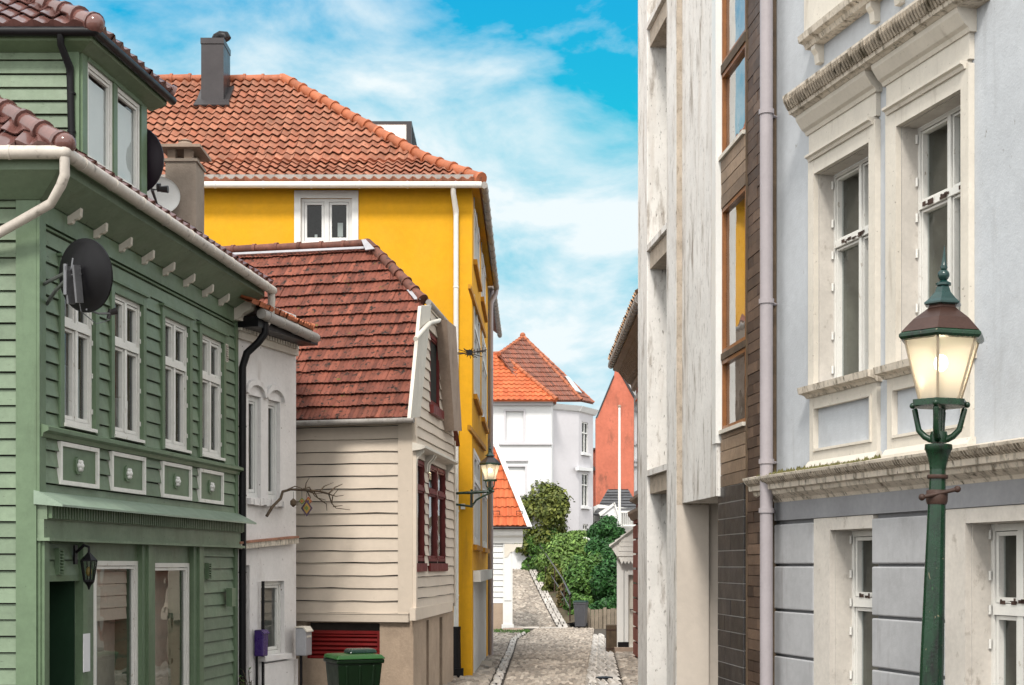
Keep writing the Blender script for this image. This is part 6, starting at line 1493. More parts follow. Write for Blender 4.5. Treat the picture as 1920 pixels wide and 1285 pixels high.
    # main cornice
    b = MB(); prof = [(0, zc0), (.03, zc0), (.05, zc0 + .03), (.12, zc0 + .075), (.13, zc0 + .11), (.17, zc0 + .12), (.175, zc0 + .165), (.21, zc0 + .19), (.235, zc0 + .225), (.24, zc0 + .245), (0, zc0 + .29)]
    b.loft(BL, prof, un, ue + .18); b.build('cornice', M['cream_dirty'], g)
    b = MB(); u = un
    while u < ue + .15:
        b.prism([BL.P(u, n, z) for n, z in ((.165, zc0 + .17), (.18, zc0 + .168), (.215, zc0 + .188), (.236, zc0 + .222), (.2, zc0 + .222))], BL.U * .02); u += .04
    b.build('cornice_moulding', M['moulding'], g)
    b = MB(); rr = random.Random(4)
    for k in range(420):
        u = rr.uniform(BL.u(1660), ue - .02); n = rr.uniform(.02, .19); z = zc0 + .29 - .045 * n / .24 * 1.0; h = rr.uniform(.008, .03) * (1.4 if n < .1 else .8); w = rr.uniform(.012, .03)
        b.mesh([BL.P(u - w, n, z - .004), BL.P(u + w, n - .008, z - .004), BL.P(u + .2 * w, n + w * .6, z - .004), BL.P(u, n, z + h)], [(0, 1, 3), (1, 2, 3), (2, 0, 3)])
    tag(b.build('moss_tuft', M['moss'], g, fix=False), kind='stuff')
    # drain pipe at the corner with brackets, and a thin cable
    PX = 1437; b = MB(); p = at(PX, HZ, 13.55); r = .062
    b.tube([(p.x, p.y, -.1), (p.x, p.y, top)], r, 16)
    for py in (215, 570, 870, 962): z = at(PX, py, 13.55).z; b.tube([(p.x, p.y, z), (p.x, p.y, z + .045)], r + .012, 16); b.tube([(p.x, p.y, z + .02), (p.x + .16, p.y + .2, z + .02)], .015, 6)
    b.build('downpipe', M['mauve'], g, smooth=50)
    b = MB(); q = BL.P(ue - .06, .02, 0); b.tube([q + V((0, 0, zc0 + .3)), q + V((.005, 0, 4.2)), q + V((-.01, 0, 5.6)), q + V((0, 0, top))], .008, 6); q = BL.P(ue - .03, .03, 0); b.tube([q + V((0, 0, -.1)), q + V((0, 0, zc0))], .014, 6); b.build('cable', M['metal_dark'], g)
def hinges(w, o, n):
    b = MB()
    for f in (.06, .22, .45, .60, .75, .93):
        z = o[2] + (o[3] - o[2]) * f; b.tube([BL.P(o[1] - .02, n + .012, z), BL.P(o[1] - .02, n + .012, z + .07)], .011, 8)
    b.build('hinge', M['white'], w)
    b = MB(); t = o[2] + (o[3] - o[2]) * .665; u1 = o[1] - .06
    for k in range(14):
        a = RNG.uniform(o[0] + .1, o[1] - .15); b.fbox(BL, a, a + RNG.uniform(.02, .08), n + .013, n + .0155, t - .02 + RNG.uniform(-.012, .012), t + RNG.uniform(-.014, .016))
    tag(b.build('flaking_paint', M['rust'], w), kind='stuff')
def blind_or_reflection(w, o, n):
    b = MB(); z = o[2]
    while z < o[3]:
        b.poly([BL.P(o[0], n, z), BL.P(o[1], n, z), BL.P(o[1], n - .03, z + .022), BL.P(o[0], n - .03, z + .022)]); z += .034
    b.build('venetian_blind', M['interior_grey'], w)
M['joint_grey'] = mat('grey_joint_plaster', (0.30, 0.30, 0.315), .9, .1, 2)
blue_house()

# ================================================================== CONCRETE BUILDING
CF = Frame(1425, 13.9, 700)
def concrete():
    g = thing('concrete_building', 'tall streaked white concrete building with brown wood cladding and orange wood window frames', 'building', CF.P(0, 0, 0))
    top = 11.5; U = lambda px, n=0: CF.u(px, n)
    # wood cladding strip next to the pipe
    b = MB(); z = -.1; a, c = U(1437), U(1399, .045)
    while z < top:
        h = .105 * RNG.uniform(.97, 1.03); m = a + (c - a) * RNG.choice((.38, .62, 1, 1)); 
        b.fbox(CF, a, m - .004, -.02, .03 + RNG.uniform(-.004, .004), z + .006, z + h)
        if m < c - .05: b.fbox(CF, m, c, -.02, .03 + RNG.uniform(-.004, .004), z + .006, z + h)
        z += h
    b.build('wood_cladding', M['cladding'], g)
    b = MB(); b.fbox(CF, a, c, -.1, -.018, -.1, top); b.fbox(CF, c - .0, c + .02, -.05, .045, -.1, top); b.build('cladding_edge', M['wood_old'], g)
    # window bay
    b0, b1 = U(1397), U(1351); zpan = [(CF.z(1372, 367), CF.z(1372, 285)), (CF.z(1372, 893), CF.z(1372, 830))]
    segs = [(CF.z(1372, 800), CF.z(1372, 665)), (CF.z(1372, 652), CF.z(1372, 372)), (CF.z(1372, 272), CF.z(1372, 112)), (CF.z(1372, 95), CF.z(1372, -260))]
    for i, (z0, z1) in enumerate(segs):
        window(g, CF, (b0, b1, z0, z1), n=-.01, cols=1, fw=.042, d=.05, sash=0, fm=M['orange_wood'], room=M['interior_grey'], gm=M['glass_sky'])
    for (z0, z1) in ((segs[1][1], segs[2][0] - .045), (segs[0][0] - .62, segs[0][0] - .045)):
        z = z0; b = MB()
        while z < z1 - .02: h = min(.13, z1 - z); b.fbox(CF, b0, b1, -.06, .0 + RNG.uniform(-.003, .003), z + .004, z + h - .004); z += .13
        b.build('wood_panel', M['panel_wood'], g)
    for za, zb, n, mm in ((segs[0][1], segs[1][0], .004, 'wood_old'), (segs[0][0] - .045, segs[0][0], .03, 'cream'), (segs[2][0] - .045, segs[2][0], .03, 'cream'), (segs[2][1], segs[3][0], .004, 'wood_old')):
        b = MB(); b.fbox(CF, b0, b1, -.06, n, za + .002, zb - .002); b.build('rail', M[mm], g)
    b = MB(); b.fbox(CF, U(1352), U(1345), -.1, .06, CF.z(1350, 832), top); b.build('bay_jamb', M['white_clean'], g)
    # dark slate tiles below the bay
    zt_ = segs[0][0] - .62
    b = MB(); n0, n1 = U(1394), U(1346); z = zt_ - .004; r = 0
    while z > -.2:
        h = .172; m = n0 + (n1 - n0) * (.5 if r % 2 else .72); s = sorted((n0, m, n1)); 
        for p, q in ((s[0], s[1]), (s[1], s[2])): b.fbox(CF, p + .004, q - .004, -.03, .0 + RNG.uniform(-.002, .002), z - h + .009, z)
        z -= h; r += 1
    b.build('slate_tile', M['slate_tile'], g)
    b = MB(); b.wall(CF, n0, n1, -.2, zt_, n=-.006); p = U(1346); b.fbox(CF, n1 - .03, n1, -1.5, -.034, -.2, zt_); b.build('tile_backing', M['grout'], g, fix=False)
    # hanging slab and the recess below it
    s0, s1 = U(1350.5), U(1280, .0); zs = CF.z(1315, 938); fr = .20
    zs_n, zs_f = CF.z(1349, 930, .03), CF.z(1281, 949, .03)
    b = MB(); b.hexa([CF.P(s0, -.5, zs), CF.P(s1, -.5, zs), CF.P(s1, .03, zs), CF.P(s0, .03, zs), CF.P(s0, -.5, top), CF.P(s1, -.5, top), CF.P(s1, .03, top), CF.P(s0, .03, top)])
    # shallow vertical rib
    rb = U(1326, .03); b.fbox(CF, s0, rb, .03, .042, zs + .0, top)
    o = b.build('concrete_slab', M['concrete'], g); md = o.modifiers.new('bevel', 'BEVEL'); md.width = .012; md.segments = 2
    e = U(1281)
    b = MB(); b.fbox(CF, e, e + .03, -2.6, -.0, -.2, zs); b.poly([CF.P(s0 - .3, -2.6, -.2), CF.P(e, -2.6, -.2), CF.P(e, -2.6, zs), CF.P(s0 - .3, -2.6, zs)]); b.build('recess_wall', M['concrete_beige'], g, fix=False)
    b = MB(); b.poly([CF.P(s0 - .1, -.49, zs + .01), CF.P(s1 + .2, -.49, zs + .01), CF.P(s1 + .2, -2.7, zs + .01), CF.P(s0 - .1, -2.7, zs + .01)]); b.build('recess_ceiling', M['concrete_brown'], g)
    # projecting pier with its brown side face
    q = .10; p1 = U(1250, q); p0 = U(1268, q)
    b = MB(); b.fbox(CF, p0 + .006, p1, -.3, q, -.2, top); o = b.build('pier', M['concrete'], g)
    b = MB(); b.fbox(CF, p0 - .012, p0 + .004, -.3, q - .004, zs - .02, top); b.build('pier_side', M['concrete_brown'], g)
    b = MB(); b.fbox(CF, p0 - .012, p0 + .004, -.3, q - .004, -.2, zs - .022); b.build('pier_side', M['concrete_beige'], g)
    # recessed window strip
    w0, w1 = p1, U(1216); f1 = U(1198.5)
    nd = -.34
    b = MB(); b.fbox(CF, w1, f1, -.6, .02, -.2, top); o = b.build('end_pier', M['concrete'], g); md = o.modifiers.new('bevel', 'BEVEL'); md.width = .015; md.segments = 2
    e = CF.P(f1, 0, 0); b = MB(); b.poly([CF.P(f1, .0, -.2), CF.P(f1, -6, -.2), CF.P(f1, -6, top), CF.P(f1, .0, top)]); b.poly([CF.P(U(1437), -.1, top), CF.P(f1, -.1, top), CF.P(f1, -6, top), CF.P(U(1437), -6, top)]); b.build('end_wall', M['concrete'], g)
    zz = [-.2, CF.z(1233, 905), CF.z(1233, 470), CF.z(1233, 40), top]
    for k, z in enumerate(zz[1:-1]):
        b = MB(); b.fbox(CF, w0, w1, nd - .05, -.02, z - .12, z + .20); b.build('spandrel', M['concrete_brown'], g)
        b = MB(); b.fbox(CF, w0, w1, -.02, .03, z + .12, z + .20); b.build('spandrel_sill', M['concrete'], g)
    lo = -.2
    for k in range(4):
        a = zz[k] + (.20 if k else 0); c = zz[k + 1] - (.12 if k < 3 else 0)
        window(g, CF, (w0, w1, a, c), n=nd + .04, cols=2, trans=(.42,), fw=.08, mw=.10, d=.07, sash=.05, fm=M['white'], room=M['interior_olive'])
    b = MB(); b.wall(CF, w0, w1, -.2, top, [(w0 + .01, w1 - .01, zz[k] + (.20 if k else 0), zz[k + 1] - .12) for k in range(4)], n=nd - .05); b.build('window_wall', M['concrete_beige'], g, fix=False)
concrete()

# ================================================================== BRICK RED BUILDING AND PORCH
def red_building():
    XW = 3.05; F_ = Frame(960, 10, 986); 
    R_ = Frame((XW / 30) * FPX + CX, 30.0, 986)
    g = thing('red_building', 'brick red building with a corbelled stone cornice squeezed behind the concrete building', 'building', R_.P(0, 0, gz(30)))
    uF = R_.u(1192.5); un = -3.0; zE = at(1200, 566, 28.0).z - .25
    win = (R_.u(1199), R_.u(1194.5), R_.z(1197, 935), R_.z(1197, 745))
    b = MB(); b.wall(R_, un, uF, -.6, zE, n=0); e = R_.P(uF, 0, 0); b.poly([e + V((0, 0, -.6)), e + V((4, 0, -.6)), e + V((4, 0, zE)), e + V((0, 0, zE))]); b.build('wall', M['brickred'], g, fix=False)
    b = MB(); z = -.6; zt_ = R_.z(1197, 975)
    while z < zt_: b.fbox(R_, un, uF + .05, 0, .07, z + .02, z + .33); z += .36
    b.build('rusticated_base', M['brickred'], g)
    b = MB(); b.loft(R_, [(0, zt_), (.10, zt_), (.2, zt_ + .15), (.2, zt_ + .22), (0, zt_ + .3)], un, uF + .15); z2 = R_.z(1194, 938); b.loft(R_, [(0, z2 - .1), (.15, z2 - .02), (.15, z2 + .05), (0, z2 + .08)], un, uF + .1); b.build('string_course', M['stone_trim'], g)
    b = MB(); b.fbox(R_, uF - 1.4, uF - .1, -.01, .06, z2 + .1, R_.z(1196, 742)); b.build('window_surround', M['fargrey'], g)
    b = MB(); b.fbox(R_, uF - 1.2, uF - .3, .06, .065, z2 + .2, R_.z(1196, 752)); b.build('window_pane', M['glass_dark'], g)
    # cornice: soffit with corbels, gutter roll, tile edge
    b = MB(); b.loft(R_, [(0, zE - .55), (.08, zE - .5), (.1, zE - .35), (.40, zE - .05), (.55, zE), (.55, zE + .16), (0, zE + .2)], un, uF + .45); b.build('cornice', M['stone_trim'], g)
    b = MB(); u = un
    while u < uF + .3: b.prism([R_.P(u, n, z) for n, z in ((.1, zE - .40), (.2, zE - .34), (.42, zE - .08), (.42, zE - .04), (.1, zE - .3))], R_.U * .10); u += .22
    b.build('corbel', M['stone_trim'], g)
    b = MB(); A = R_.P(uF + .45, .62, zE + .2); S = (-R_.N + V((0, 0, .8))).normalized(); b.tiles(A, -R_.U, S, 1.6, lambda v: (v * .5, 9), .30, .34, .07, 'pan', .05); b.poly([A, A - R_.U * 9, A - R_.U * 9 + S * 3, A + S * 3 - R_.U * 1.2]); b.build('roof', M['tan_tile'], g, smooth=35)
    b = MB(); b.tube([R_.P(un, .60, zE + .12), R_.P(uF + .45, .60, zE + .12)], .08, 10)
    for k in range(24): p = R_.P(un + (uF + .4 - un) * k / 24, .6, zE + .12); b.tube([p, p + R_.U * .1], .095, 10)
    b.build('gutter', M['gutter_grey'], g, smooth=50)
M['tan_tile'] = mat('weathered_tan_tile', (.40, .25, .15), .7, .2, 5, island=.25)
red_building()
def porch():
    Y = 39.0; F_ = Frame(1158, Y); g = thing('porch', 'little white wooden porch with a gabled roof and panelled door on the right', 'porch', F_.P(0, 0, gz(Y)))
    u1 = F_.u(1215); z0 = gz(Y); zE = F_.z(1160, 1040); fl = F_.z(1180, 1212)
    ap = F_.pt(1196, 985, .3); le = F_.pt(1142, 1026, .3)
    dr = (F_.u(1178), F_.u(1200), fl, F_.z(1190, 1078))
    b = MB(); b.wall(F_, 0, u1, z0 - .2, zE, [dr], depth=.2); w = F_.P(0, 0, 0); b.poly([w + V((0, 0, z0 - .2)), w + V((.4, 3, z0 - .2)), w + V((.4, 3, zE)), w + V((0, 0, zE))])
    b.build('wall', M['white_clean'], g, fix=False)
    b = MB(); b.fbox(F_, -.02, .16, -.02, .07, z0 - .2, zE); b.fbox(F_, dr[0] - .10, dr[0], -.02, .05, z0, dr[3] + .1); b.fbox(F_, dr[0], dr[1], -.02, .05, dr[3], dr[3] + .12); b.build('trim', M['white_clean'], g)
    b = MB(); b.fbox(F_, dr[0], dr[1], -.18, -.12, fl, dr[3]); b.fbox(F_, dr[0] + .08, dr[1], -.12, -.09, fl + .9, dr[3] - .1); d = b.build('door', M['cream'], g)
    b = MB(); b.fbox(F_, dr[0] + .14, dr[1], -.09, -.085, fl + 1.15, dr[3] - .2); b.build('pane', M['glass_dark'], d)
    b = MB(); b.tube([F_.P(dr[0] + .06, -.1, fl + 1.0), F_.P(dr[0] + .06, -.03, fl + 1.0), F_.P(dr[0] + .16, -.03, fl + 1.0)], .014, 6); b.build('handle', M['black'], d)
    b = MB(); b.fbox(F_, -.1, u1, .0, .35, z0 - .2, fl - .02); b.build('step', M['stone_trim'], g)
    b = MB(); b.fbox(F_, .0, .3, -.01, .1, z0 - .1, fl + .12); b.build('plinth', M['black'], g)
    # roof: gabled, boarded, with a wavy bargeboard
    b = MB(); d = V((.25, 2.2, 0)); ri = V((2 * ap.x - le.x, le.y, le.z))
    for k in range(5):
        a = le.lerp(ap, k / 5); c = le.lerp(ap, (k + 1) / 5); t = .03 + .02 * 1
        b.hexa([a, c, c + d, a + d, a + V((0, 0, .07)), c + V((0, 0, .03)), c + d + V((0, 0, .03)), a + d + V((0, 0, .07))])
    b.hexa([ap, ri, ri + d, ap + d, ap + V((0, 0, .05)), ri + V((0, 0, .05)), ri + d + V((0, 0, .05)), ap + d + V((0, 0, .05))]); b.build('roof', M['white'], g)
    b = MB(); b.prism([F_.pt(x, y, .2) for x, y in ((1147, 1028), (1196, 992), (1215, 1002), (1215, 1050), (1160, 1048))], V((0, .1, 0))); b.build('gable', M['white'], g)
    b = MB()
    for k in range(4): z = F_.z(1170, 1012 + 9 * k, .22); b.fbox(F_, F_.u(1156 + (3 - k) * 2), u1, .20, .235, z - .06, z + .06)
    b.build('gable_board', M['white'], g)
    b = MB(); pts = [(1160, 1045)]; 
    for k in range(8): pts += [(1163 + k * 6.5, 1052), (1166 + k * 6.5, 1058), (1169.5 + k * 6.5, 1052)]
    b.prism([F_.pt(x, y, .24) for x, y in pts + [(1216, 1045)]], V((0, .05, 0))); b.build('valance', M['white'], g)
porch()

# ================================================================== STREET FURNITURE AND SMALL THINGS
def lantern(t, s, m_frame, m_roof, power, z0=0.0, tall=1.0):
    """hexagonal lantern; local origin at the bottom ring, s = scale; parts parented to t (placed at t's location)"""
    o = ORG[t]; R6 = rad(8)
    def L(b, prof, seg=6, rot=R6): b.lathe(o, [(r * s, z0 + z * s) for r, z in prof], seg, rot)
    b = MB(); L(b, [(.150, -.012), (.176, -.008), (.178, .03), (.150, .034)]); b.build('base_ring', m_frame, t)
    b = MB()
    for k in range(6):
        a = R6 + k * math.pi / 3; c, q = math.cos(a), math.sin(a)
        b.tube([o + V((.135 * c * s, .135 * q * s, z0 + .03 * s)), o + V((.242 * c * s, .242 * q * s, z0 + .405 * s))], .009 * s, 6)
    b.build('glazing_bar', M['lampbar'], t)
    b = MB(); k = 0
    rb, rt = .132 * s, .238 * s
    for k in range(6):
        a0 = R6 + k * math.pi / 3 + .03; a1 = R6 + (k + 1) * math.pi / 3 - .03
        b.poly([o + V((rb * math.cos(a0), rb * math.sin(a0), z0 + .034 * s)), o + V((rb * math.cos(a1), rb * math.sin(a1), z0 + .034 * s)), o + V((rt * math.cos(a1), rt * math.sin(a1), z0 + .405 * s)), o + V((rt * math.cos(a0), rt * math.sin(a0), z0 + .405 * s))])
    b.build('glass', M['frost'], t)
    b = MB(); L(b, [(.235, .395), (.268, .40), (.282, .415), (.282, .432), (.262, .446)]); b.build('eave_rim', m_frame, t)
    b = MB(); L(b, [(.268, .446), (.19, .53), (.092, .605), (.088, .63)]); b.build('roof', m_roof, t)
    b = MB(); L(b, [(.105, .622), (.122, .628), (.122, .638), (.095, .66), (.055, .705), (.04, .745), (.036, .748)])
    b.build('cap', M['lampteal'], t)
    b = MB(); L(b, [(.03, .745), (.048, .75), (.048, .765), (.03, .775), (.022, .782)], 16); b.ball(o + V((0, 0, z0 + .815 * s)), .037 * s, 16, 10)
    L(b, [(.02, .85), (.024, .862), (.016, .88), (.010, .93), (.004, .985), (.0015, 1.0)], 12); b.build('finial', M['lampteal'], t, smooth=50)
    b = MB(); b.lathe(o, [(.02 * s, z0 + .03 * s), (.022 * s, z0 + .18 * s), (.014 * s, z0 + .20 * s)], 10); b.build('lamp_holder', m_frame, t)
    b = MB(); b.ball(o + V((0, 0, z0 + .265 * s)), .042 * s, 14, 10, (1, 1, 1.25)); bu = b.build('bulb', M['bulb'], t, smooth=50)
    l = bpy.data.lights.new('lamp_light', 'POINT'); l.energy = power; l.color = (1.0, .92, .80); l.shadow_soft_size = .05 * s
    lo = bpy.data.objects.new('lamp_light', l); COL.objects.link(lo); lo.parent = t; lo.location = (0, 0, z0 + .27 * s); bu.visible_shadow = True
    lo.location.z += .0
def street_lamp():
    Y = 8.9; base = at(1735, 0, Y); base.z = 0
    t = thing('street_lamp', 'dark green street lamp post with lit lantern in front of the blue house', 'street lamp', base, 'lit lanterns')
    zr = at(0, 760, Y).z   # bottom ring height
    lantern(t, 1.0, M['lampgreen'], M['copper'], 0.75, zr)
    o = base
    b = MB()
    for k in range(4):
        a = rad(45 + 90 * k) + rad(20); c, q = math.cos(a), math.sin(a); P_ = lambda r, z: o + V((r * c, r * q, z))
        b.tube([P_(.155, zr - .02), P_(.150, zr - .03), P_(.135, zr - .10), P_(.122, zr - .155), P_(.085, zr - .195), P_(.045, zr - .215)], [.014, .018, .017, .018, .02, .022], 8)
        b.ball(P_(.165, zr - .0), .02, 8, 6)
    b.build('yoke', M['lampgreen'], t, smooth=50)
    b = MB(); L = lambda prof, seg=16: b.lathe(o, [(r, zr + z) for r, z in prof], seg)
    L([(.024, -.02), (.024, -.16), (.05, -.165), (.055, -.195), (.05, -.235)]); b.build('stem', M['lampgreen'], t, smooth=40)
    b = MB(); L([(.083, -.245), (.085, -.275), (.078, -.285), (.062, -.33), (.052, -.38), (.05, -.40)]); b.build('capital', M['lampgreen'], t, smooth=40)
    b = MB(); L([(.062, -.435), (.064, -.44), (.064, -.455), (.06, -.46)]); b.build('band', M['rust'], t, smooth=40)
    b = MB(); L([(.060, -.53), (.066, -.535), (.066, -.60), (.058, -.62)]); z = zr - .56
    b.tube([o + V((-.105, -.05, z - .02)), o + V((.105, -.06, z + .035))], .013, 8); b.ball(o + V((-.108, -.05, z - .02)), .022); b.ball(o + V((.108, -.06, z + .036)), .022); b.build('ladder_bar', M['rust'], t, smooth=50)
    b = MB(); b.lathe(o, [(.16, 0), (.16, .10), (.12, .16), (.10, .5), (.078, .56), (.075, .9), (.073, zr - 1.6), (.055, zr - .65), (.048, zr - .40)], 14); b.build('pole', M['lampgreen'], t, smooth=25)
    t.rotation_euler = (0, math.atan2(24, 800), 0)
street_lamp()
def wall_lamp():
    Y = 26.55; c = at(919, 902, Y)
    t = thing('wall_lamp', 'lit lantern on a dark green scrolled bracket fixed to the yellow house', 'wall lamp', c, 'lit lanterns')
    s = .74; lantern(t, s, M['lampgreen'], M['metal_dark'], 0.7)
    b = MB(); o = c
    for k in range(4):
        a = rad(45 + 90 * k); q, w = math.cos(a), math.sin(a)
        b.tube([o + V((.12 * q, .12 * w, -.0)), o + V((.10 * q, .10 * w, -.10)), o + V((.03 * q, .03 * w, -.16))], .011, 6)
    b.tube([o + V((0, 0, 0)), o + V((0, 0, -.2))], .018, 8); b.lathe(o, [(.05, -.13), (.055, -.17), (.02, -.2)], 10); b.build('yoke', M['lampgreen'], t, smooth=50)
    b = MB(); p0 = at(856, 925, Y); p1 = at(927, 921, Y); b.tube([p0 + V((0, .3, 0)), p0], .02, 8); b.tube([p0, at(882, 924, Y), p1], [.022, .03, .026], 10); b.tube([at(853, 946, Y) , at(886, 950, Y)], .02, 8); b.tube([at(884, 918, Y), at(884, 952, Y)], .026, 8)
    b.tube([at(886, 948, Y), at(893, 938, Y), at(905, 931, Y), at(922, 923, Y)], .018, 8)
    b.tube([at(884, 948, Y), at(884, 948, Y) + V((0, .42, 0))], .02, 8); b.tube([at(884, 924, Y), at(884, 924, Y) + V((0, .42, 0))], .02, 8); b.build('arm', M['lampgreen'], t, smooth=50)
wall_lamp()

def wheelie_bin(name, label, loc, rz, w, d, h, m_body, m_lid, m_lid2=None):
    t = thing(name, label, 'wheelie bin', loc, 'wheelie bins')
    R_ = mathutils.Matrix.Rotation(rz, 3, 'Z'); o = V(loc); P_ = lambda x, y, z: o + R_ @ V((x, y, z))
    def frus(b, x0, x1, y0, y1, z0, X0, X1, Y0, Y1, z1): b.hexa([P_(x0, y0, z0), P_(x1, y0, z0), P_(x1, y1, z0), P_(x0, y1, z0), P_(X0, Y0, z1), P_(X1, Y0, z1), P_(X1, Y1, z1), P_(X0, Y1, z1)])
    b = MB(); hw, hd = w / 2, d / 2
    frus(b, -hw * .78, hw * .78, -hd * .72, hd * .8, .06, -hw * .97, hw * .97, -hd * .95, hd * .98, h * .86)
    frus(b, -hw * 1.04, hw * 1.04, -hd * 1.02, hd * 1.03, h * .86, -hw * 1.05, hw * 1.05, -hd * 1.03, hd * 1.04, h * .92)
    for k in (-.5, 0, .5): frus(b, k * w * .5 - .02, k * w * .5 + .02, -hd * .80, -hd * .7, .14, k * w * .6 - .02, k * w * .6 + .02, -hd * .985, -hd * .9, h * .84)
    o1 = b.build('body', m_body, t); md = o1.modifiers.new('bevel', 'BEVEL'); md.width = .02; md.segments = 2
    b = MB(); frus(b, -hw * 1.1, hw * 1.1, -hd * 1.1, hd * .95, h * .925, -hw * .95, hw * .95, -hd * .92, hd * .9, h * .985)
    o2 = b.build('lid', m_lid, t); md = o2.modifiers.new('bevel', 'BEVEL'); md.width = .018; md.segments = 2
    if m_lid2:
        b = MB(); frus(b, -hw * .2, hw * 1.06, -hd * .1, hd * .92, h * .988, -hw * .1, hw * .98, -hd * .0, hd * .88, h * 1.05); o3 = b.build('inner_lid', m_lid2, t); md = o3.modifiers.new('bevel', 'BEVEL'); md.width = .018; md.segments = 2
    b = MB(); b.tube([P_(-hw * .9, hd * 1.0, h * .9), P_(-hw * .9, hd * 1.22, h * .95), P_(hw * .9, hd * 1.22, h * .95), P_(hw * .9, hd * 1.0, h * .9)], .017, 8); b.build('handle', m_lid, t, smooth=50)
    for sx in (-1, 1): b = MB(); b.tube([P_(sx * hw * .8, hd * .85, .1), P_(sx * hw * .95, hd * .85, .1)], .1, 18); b.build('wheel', M['black'], t, smooth=50)
    return t
p = at(663, 0, 18.2); wheelie_bin('wheelie_bin', 'green wheelie bin with a dark second lid in front of the red shutter', (p.x, p.y, 0), rad(24), .60, .60, .88, M['bin_green'], M['bin_lid_green'], M['bin_lid'])
p = at(1089, 0, 57.4); wheelie_bin('wheelie_bin', 'grey wheelie bin at the foot of the path under the bushes', (p.x, p.y, -.53), rad(-14), .50, .62, 1.12, M['bin_grey'], M['bin_lid'])

def mailboxes():
    u, z = WF.hit(490, 1206, .10); o = WF.P(u, .02, z); t = thing('mailbox', 'purple mailbox beside the lower window of the narrow white house', 'mailbox', o, 'mailboxes')
    w, h = .085, .18; b = MB(); b.loft(WF, [(.03, z - h), (.16, z - h), (.17, z + h * .75), (.14, z + h), (.03, z + h)], u - w, u + w); ob = b.build('box', M['purple'], t); md = ob.modifiers.new('bevel', 'BEVEL'); md.width = .015; md.segments = 2
    b = MB(); b.loft(WF, [(.03, z + h * 1.01), (.14, z + h * 1.01), (.185, z + h * .78), (.185, z + h * .7), (.175, z + h * .7), (.172, z + h * .75), (.14, z + h)], u - w * 1.08, u + w * 1.08); b.build('flap', M['purple'], t); b = MB(); b.tube([WF.P(u, .03, z - h), WF.P(u, .03, z - 1.2)], .02, 8); b.build('post', M['black'], t)
    F_ = Frame(545, 20.3, 1500); u, z = F_.hit(562, 1203, .0); o = F_.P(u, 0, z); t = thing('mailbox', 'grey metal mailbox on the corner between the white and the beige house', 'mailbox', o, 'mailboxes')
    w, h = .13, .20; b = MB(); b.loft(F_, [(-.02, z - h), (.14, z - h), (.14, z + h * .8), (.10, z + h), (-.02, z + h)], u - w, u + w); ob = b.build('box', M['greybox'], t); md = ob.modifiers.new('bevel', 'BEVEL'); md.width = .012; md.segments = 2
    b = MB(); b.loft(F_, [(-.03, z + h + .02), (.11, z + h + .02), (.16, z + h * .78), (.16, z + h * .7), (.145, z + h * .72), (.1, z + h + .003), (-.03, z + h + .003)], u - w * 1.06, u + w * 1.06); b.fbox(F_, u - w * .7, u + w * .7, .14, .145, z + .06, z + .09); b.build('flap', M['cream'], t)
    b = MB(); b.tube([F_.P(u, .02, z - h), F_.P(u, .02, -.1)], .022, 8); b.build('post', M['black'], t)
mailboxes()

def branch():
    o = at(500, 968, 19.75); t = thing('driftwood_branch', 'bare twisted twig branch hung across the front of the white and beige houses', 'branch', o)
    P_ = lambda x, y, k=0: at(x, y, 19.75 + (x - 500) * .0095 + k)
    b = MB()
    main = [(500, 968), (511, 950), (526, 935), (530, 922), (545, 918), (572, 919), (596, 921), (616, 926), (628, 914), (642, 908)]
    b.tube([P_(*q) for q in main], [.022, .02, .02, .019, .017, .017, .015, .014, .01, .005], 8)
    for br in ([(572, 919), (574, 906), (580, 896)], [(560, 919), (580, 914), (590, 930), (612, 945), (613, 958)], [(616, 926), (622, 944), (630, 953), (656, 956)], [(625, 950), (642, 948)], [(622, 944), (624, 930), (634, 918)], [(572, 919), (590, 926), (605, 925)], [(600, 921), (608, 912), (625, 905)], [(540, 918), (553, 912), (566, 916)], [(617, 927), (630, 931), (644, 929)], [(575, 920), (582, 933), (580, 942)], [(588, 921), (596, 934), (611, 938)]):
        n = len(br); b.tube([P_(*q, RNG.uniform(-.08, .08)) for q in br], [.011 - .007 * i / (n - 1) for i in range(n)], 6)
    b.build('twig', M['wood_old'], t, smooth=50)
    cols = [('amber_glass', (.35, .20, .03)), ('deep_violet', (.06, .03, .06)), ('moss_green_glass', (.10, .16, .04)), ('brick_red_glass', (.28, .06, .03))]
    for n, c in cols: M[n] = mat(n, c, .35, .1, 9)
    for i, (x, y, w, h, ms) in enumerate(((575, 953, 11, 16, ('deep_violet', 'amber_glass', 'moss_green_glass')), (578, 940, 7, 9, ('brick_red_glass', 'amber_glass', 'deep_violet')), (566, 940, 6, 7, ('moss_green_glass', 'amber_glass', 'brick_red_glass')), (550, 943, 6, 8, ('wood_old', 'beige', 'wood_old')))):
        p = P_(x, y, -.06); r = thing('yarn_ornament', ('large dark diamond ornament with an amber centre hanging from the branch', 'small red diamond ornament above the large one on the branch', 'small green diamond ornament left of the red one on the branch', 'pale round wooden ornament at the left of the hanging group')[i], 'ornament', p, 'ornaments on the branch')
        s = p.y / FPX
        for k, f in enumerate((1, .66, .33)):
            b = MB(); a = w * s * f; c = h * s * f; y0 = p.y - .006 * k
            if i == 3: b.lathe((p.x, y0, p.z), [(a * .2, -c), (a, -c * .4), (a, c * .4), (a * .2, c)], 12)
            else: b.prism([(p.x - a, y0, p.z), (p.x, y0, p.z - c), (p.x + a, y0, p.z), (p.x, y0, p.z + c)], V((0, .012, 0)))
            b.build(('outer_band', 'middle_band', 'centre')[k], M[ms[k]], r)
        b = MB(); b.tube([p + V((0, 0, h * s)), p + V((0, 0, h * s + .1))], .003, 5); b.build('string', M['black'], r)
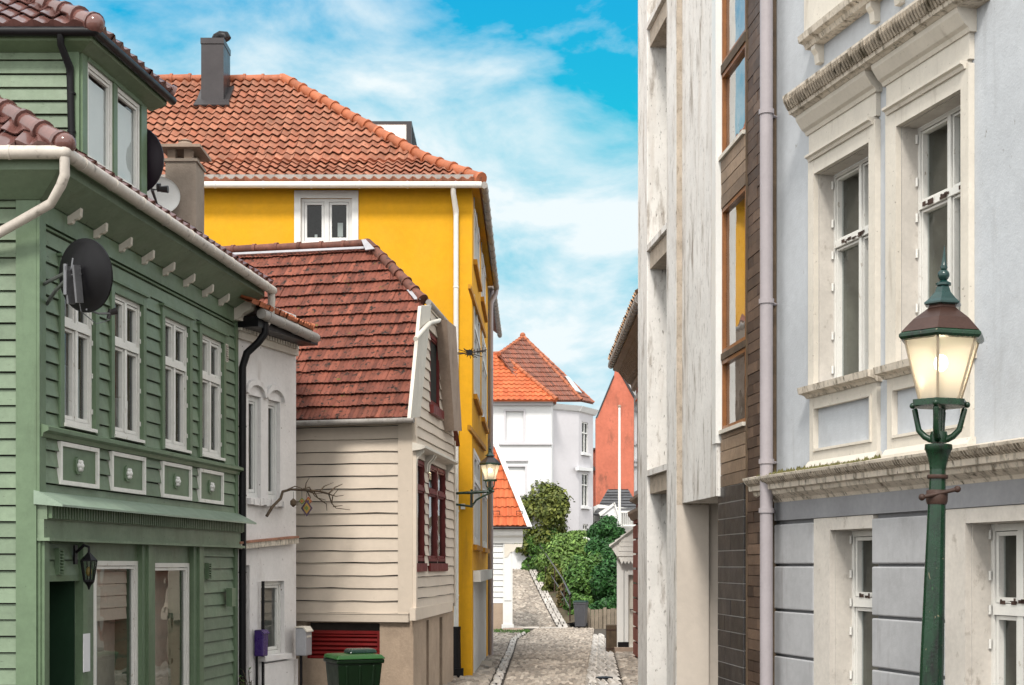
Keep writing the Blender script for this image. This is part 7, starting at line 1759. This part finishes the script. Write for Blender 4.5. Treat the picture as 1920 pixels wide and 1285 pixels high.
branch()
def antenna():
    Y = 25.2; c = at(880, 662, Y); t = thing('tv_antenna', 'spiky television antenna on a rod in front of the yellow wall', 'antenna', at(846, 664, Y))
    b = MB(); b.tube([at(836, 666, 24.9), c, at(912, 656, Y + .5)], .010, 6); b.build('boom', M['rust'], t)
    b = MB(); rr = random.Random(2)
    for k in range(16):
        a = k * 2 * math.pi / 16 + rr.uniform(-.15, .15); l = rr.uniform(.10, .20) * (1.5 if abs(math.cos(a)) > .8 else 1); b.tube([c, c + V((l * math.cos(a), rr.uniform(-.1, .1), .5 * l * math.sin(a)))], .007, 5)
    for k in range(5): x = 890 + k * 5; q = at(x, 660 - k, Y + .1 * k); b.tube([q + V((0, -.2, -.03)), q + V((0, .2, .03))], .006, 5); b.tube([q - V((0, 0, .05)), q + V((0, 0, .05))], .006, 5)
    b.box(c.x - .05, c.x + .05, c.y - .04, c.y + .04, c.z - .04, c.z + .05); b.build('element', M['black'], t)
antenna()
def planter():
    p = at(1147, 0, 39.3); z = gz(39.3); t = thing('wooden_bollard', 'square dark wooden post with metal straps standing at the pavement edge', 'bollard', (p.x, p.y, z))
    w = .155; h = at(0, 1172, 39.3).z - z; b = MB()
    b.box(p.x - w, p.x + w, p.y - w, p.y + w, z, z + h); o = b.build('post', M['wood_old'], t); md = o.modifiers.new('bevel', 'BEVEL'); md.width = .012
    b = MB(); 
    for f in (.12, .80): b.box(p.x - w - .008, p.x + w + .008, p.y - w - .008, p.y + w + .008, z + h * f, z + h * f + .035)
    b.build('strap', M['rust'], t); b = MB(); b.box(p.x - w + .03, p.x + w - .03, p.y - w + .03, p.y + w - .03, z + h, z + h + .015); b.build('cap', M['fence_wood'], t)
planter()
def pot_plant():
    Y = 18.9; p = at(470, 0, Y); t = thing('potted_plant', 'small leafy potted plant at the foot of the narrow white house', 'plant', (p.x, p.y, 0))
    b = MB(); b.lathe((p.x, p.y, -.05), [(.09, 0), (.13, .22), (.14, .22), (.14, .26), (.12, .26), (.115, .2)], 16); b.build('pot', M['terracotta'], t, smooth=40)
    b = MB(); rr = random.Random(9); bs = MB()
    for k in range(9):
        a = rr.uniform(0, 6.28); tip = V((p.x + .16 * math.cos(a), p.y + .12 * math.sin(a), rr.uniform(.42, .66))); bs.tube([V((p.x, p.y, .18)), (V((p.x, p.y, .3)) + tip) / 2, tip], .006, 5)
        for j in range(5):
            q = V((p.x, p.y, .25)).lerp(tip, .45 + .14 * j); d = V((rr.uniform(-1, 1), rr.uniform(-1, 1), rr.uniform(-.2, .5))).normalized(); s = d.cross(V((0, 0, 1))).normalized(); l = rr.uniform(.05, .09)
            b.poly([q, q + d * l * .5 + s * l * .3, q + d * l, q + d * l * .5 - s * l * .3])
    bs.build('stem', M['bark'], t); b.build('leaf', M['leaf_mid'], t, fix=False)
pot_plant()
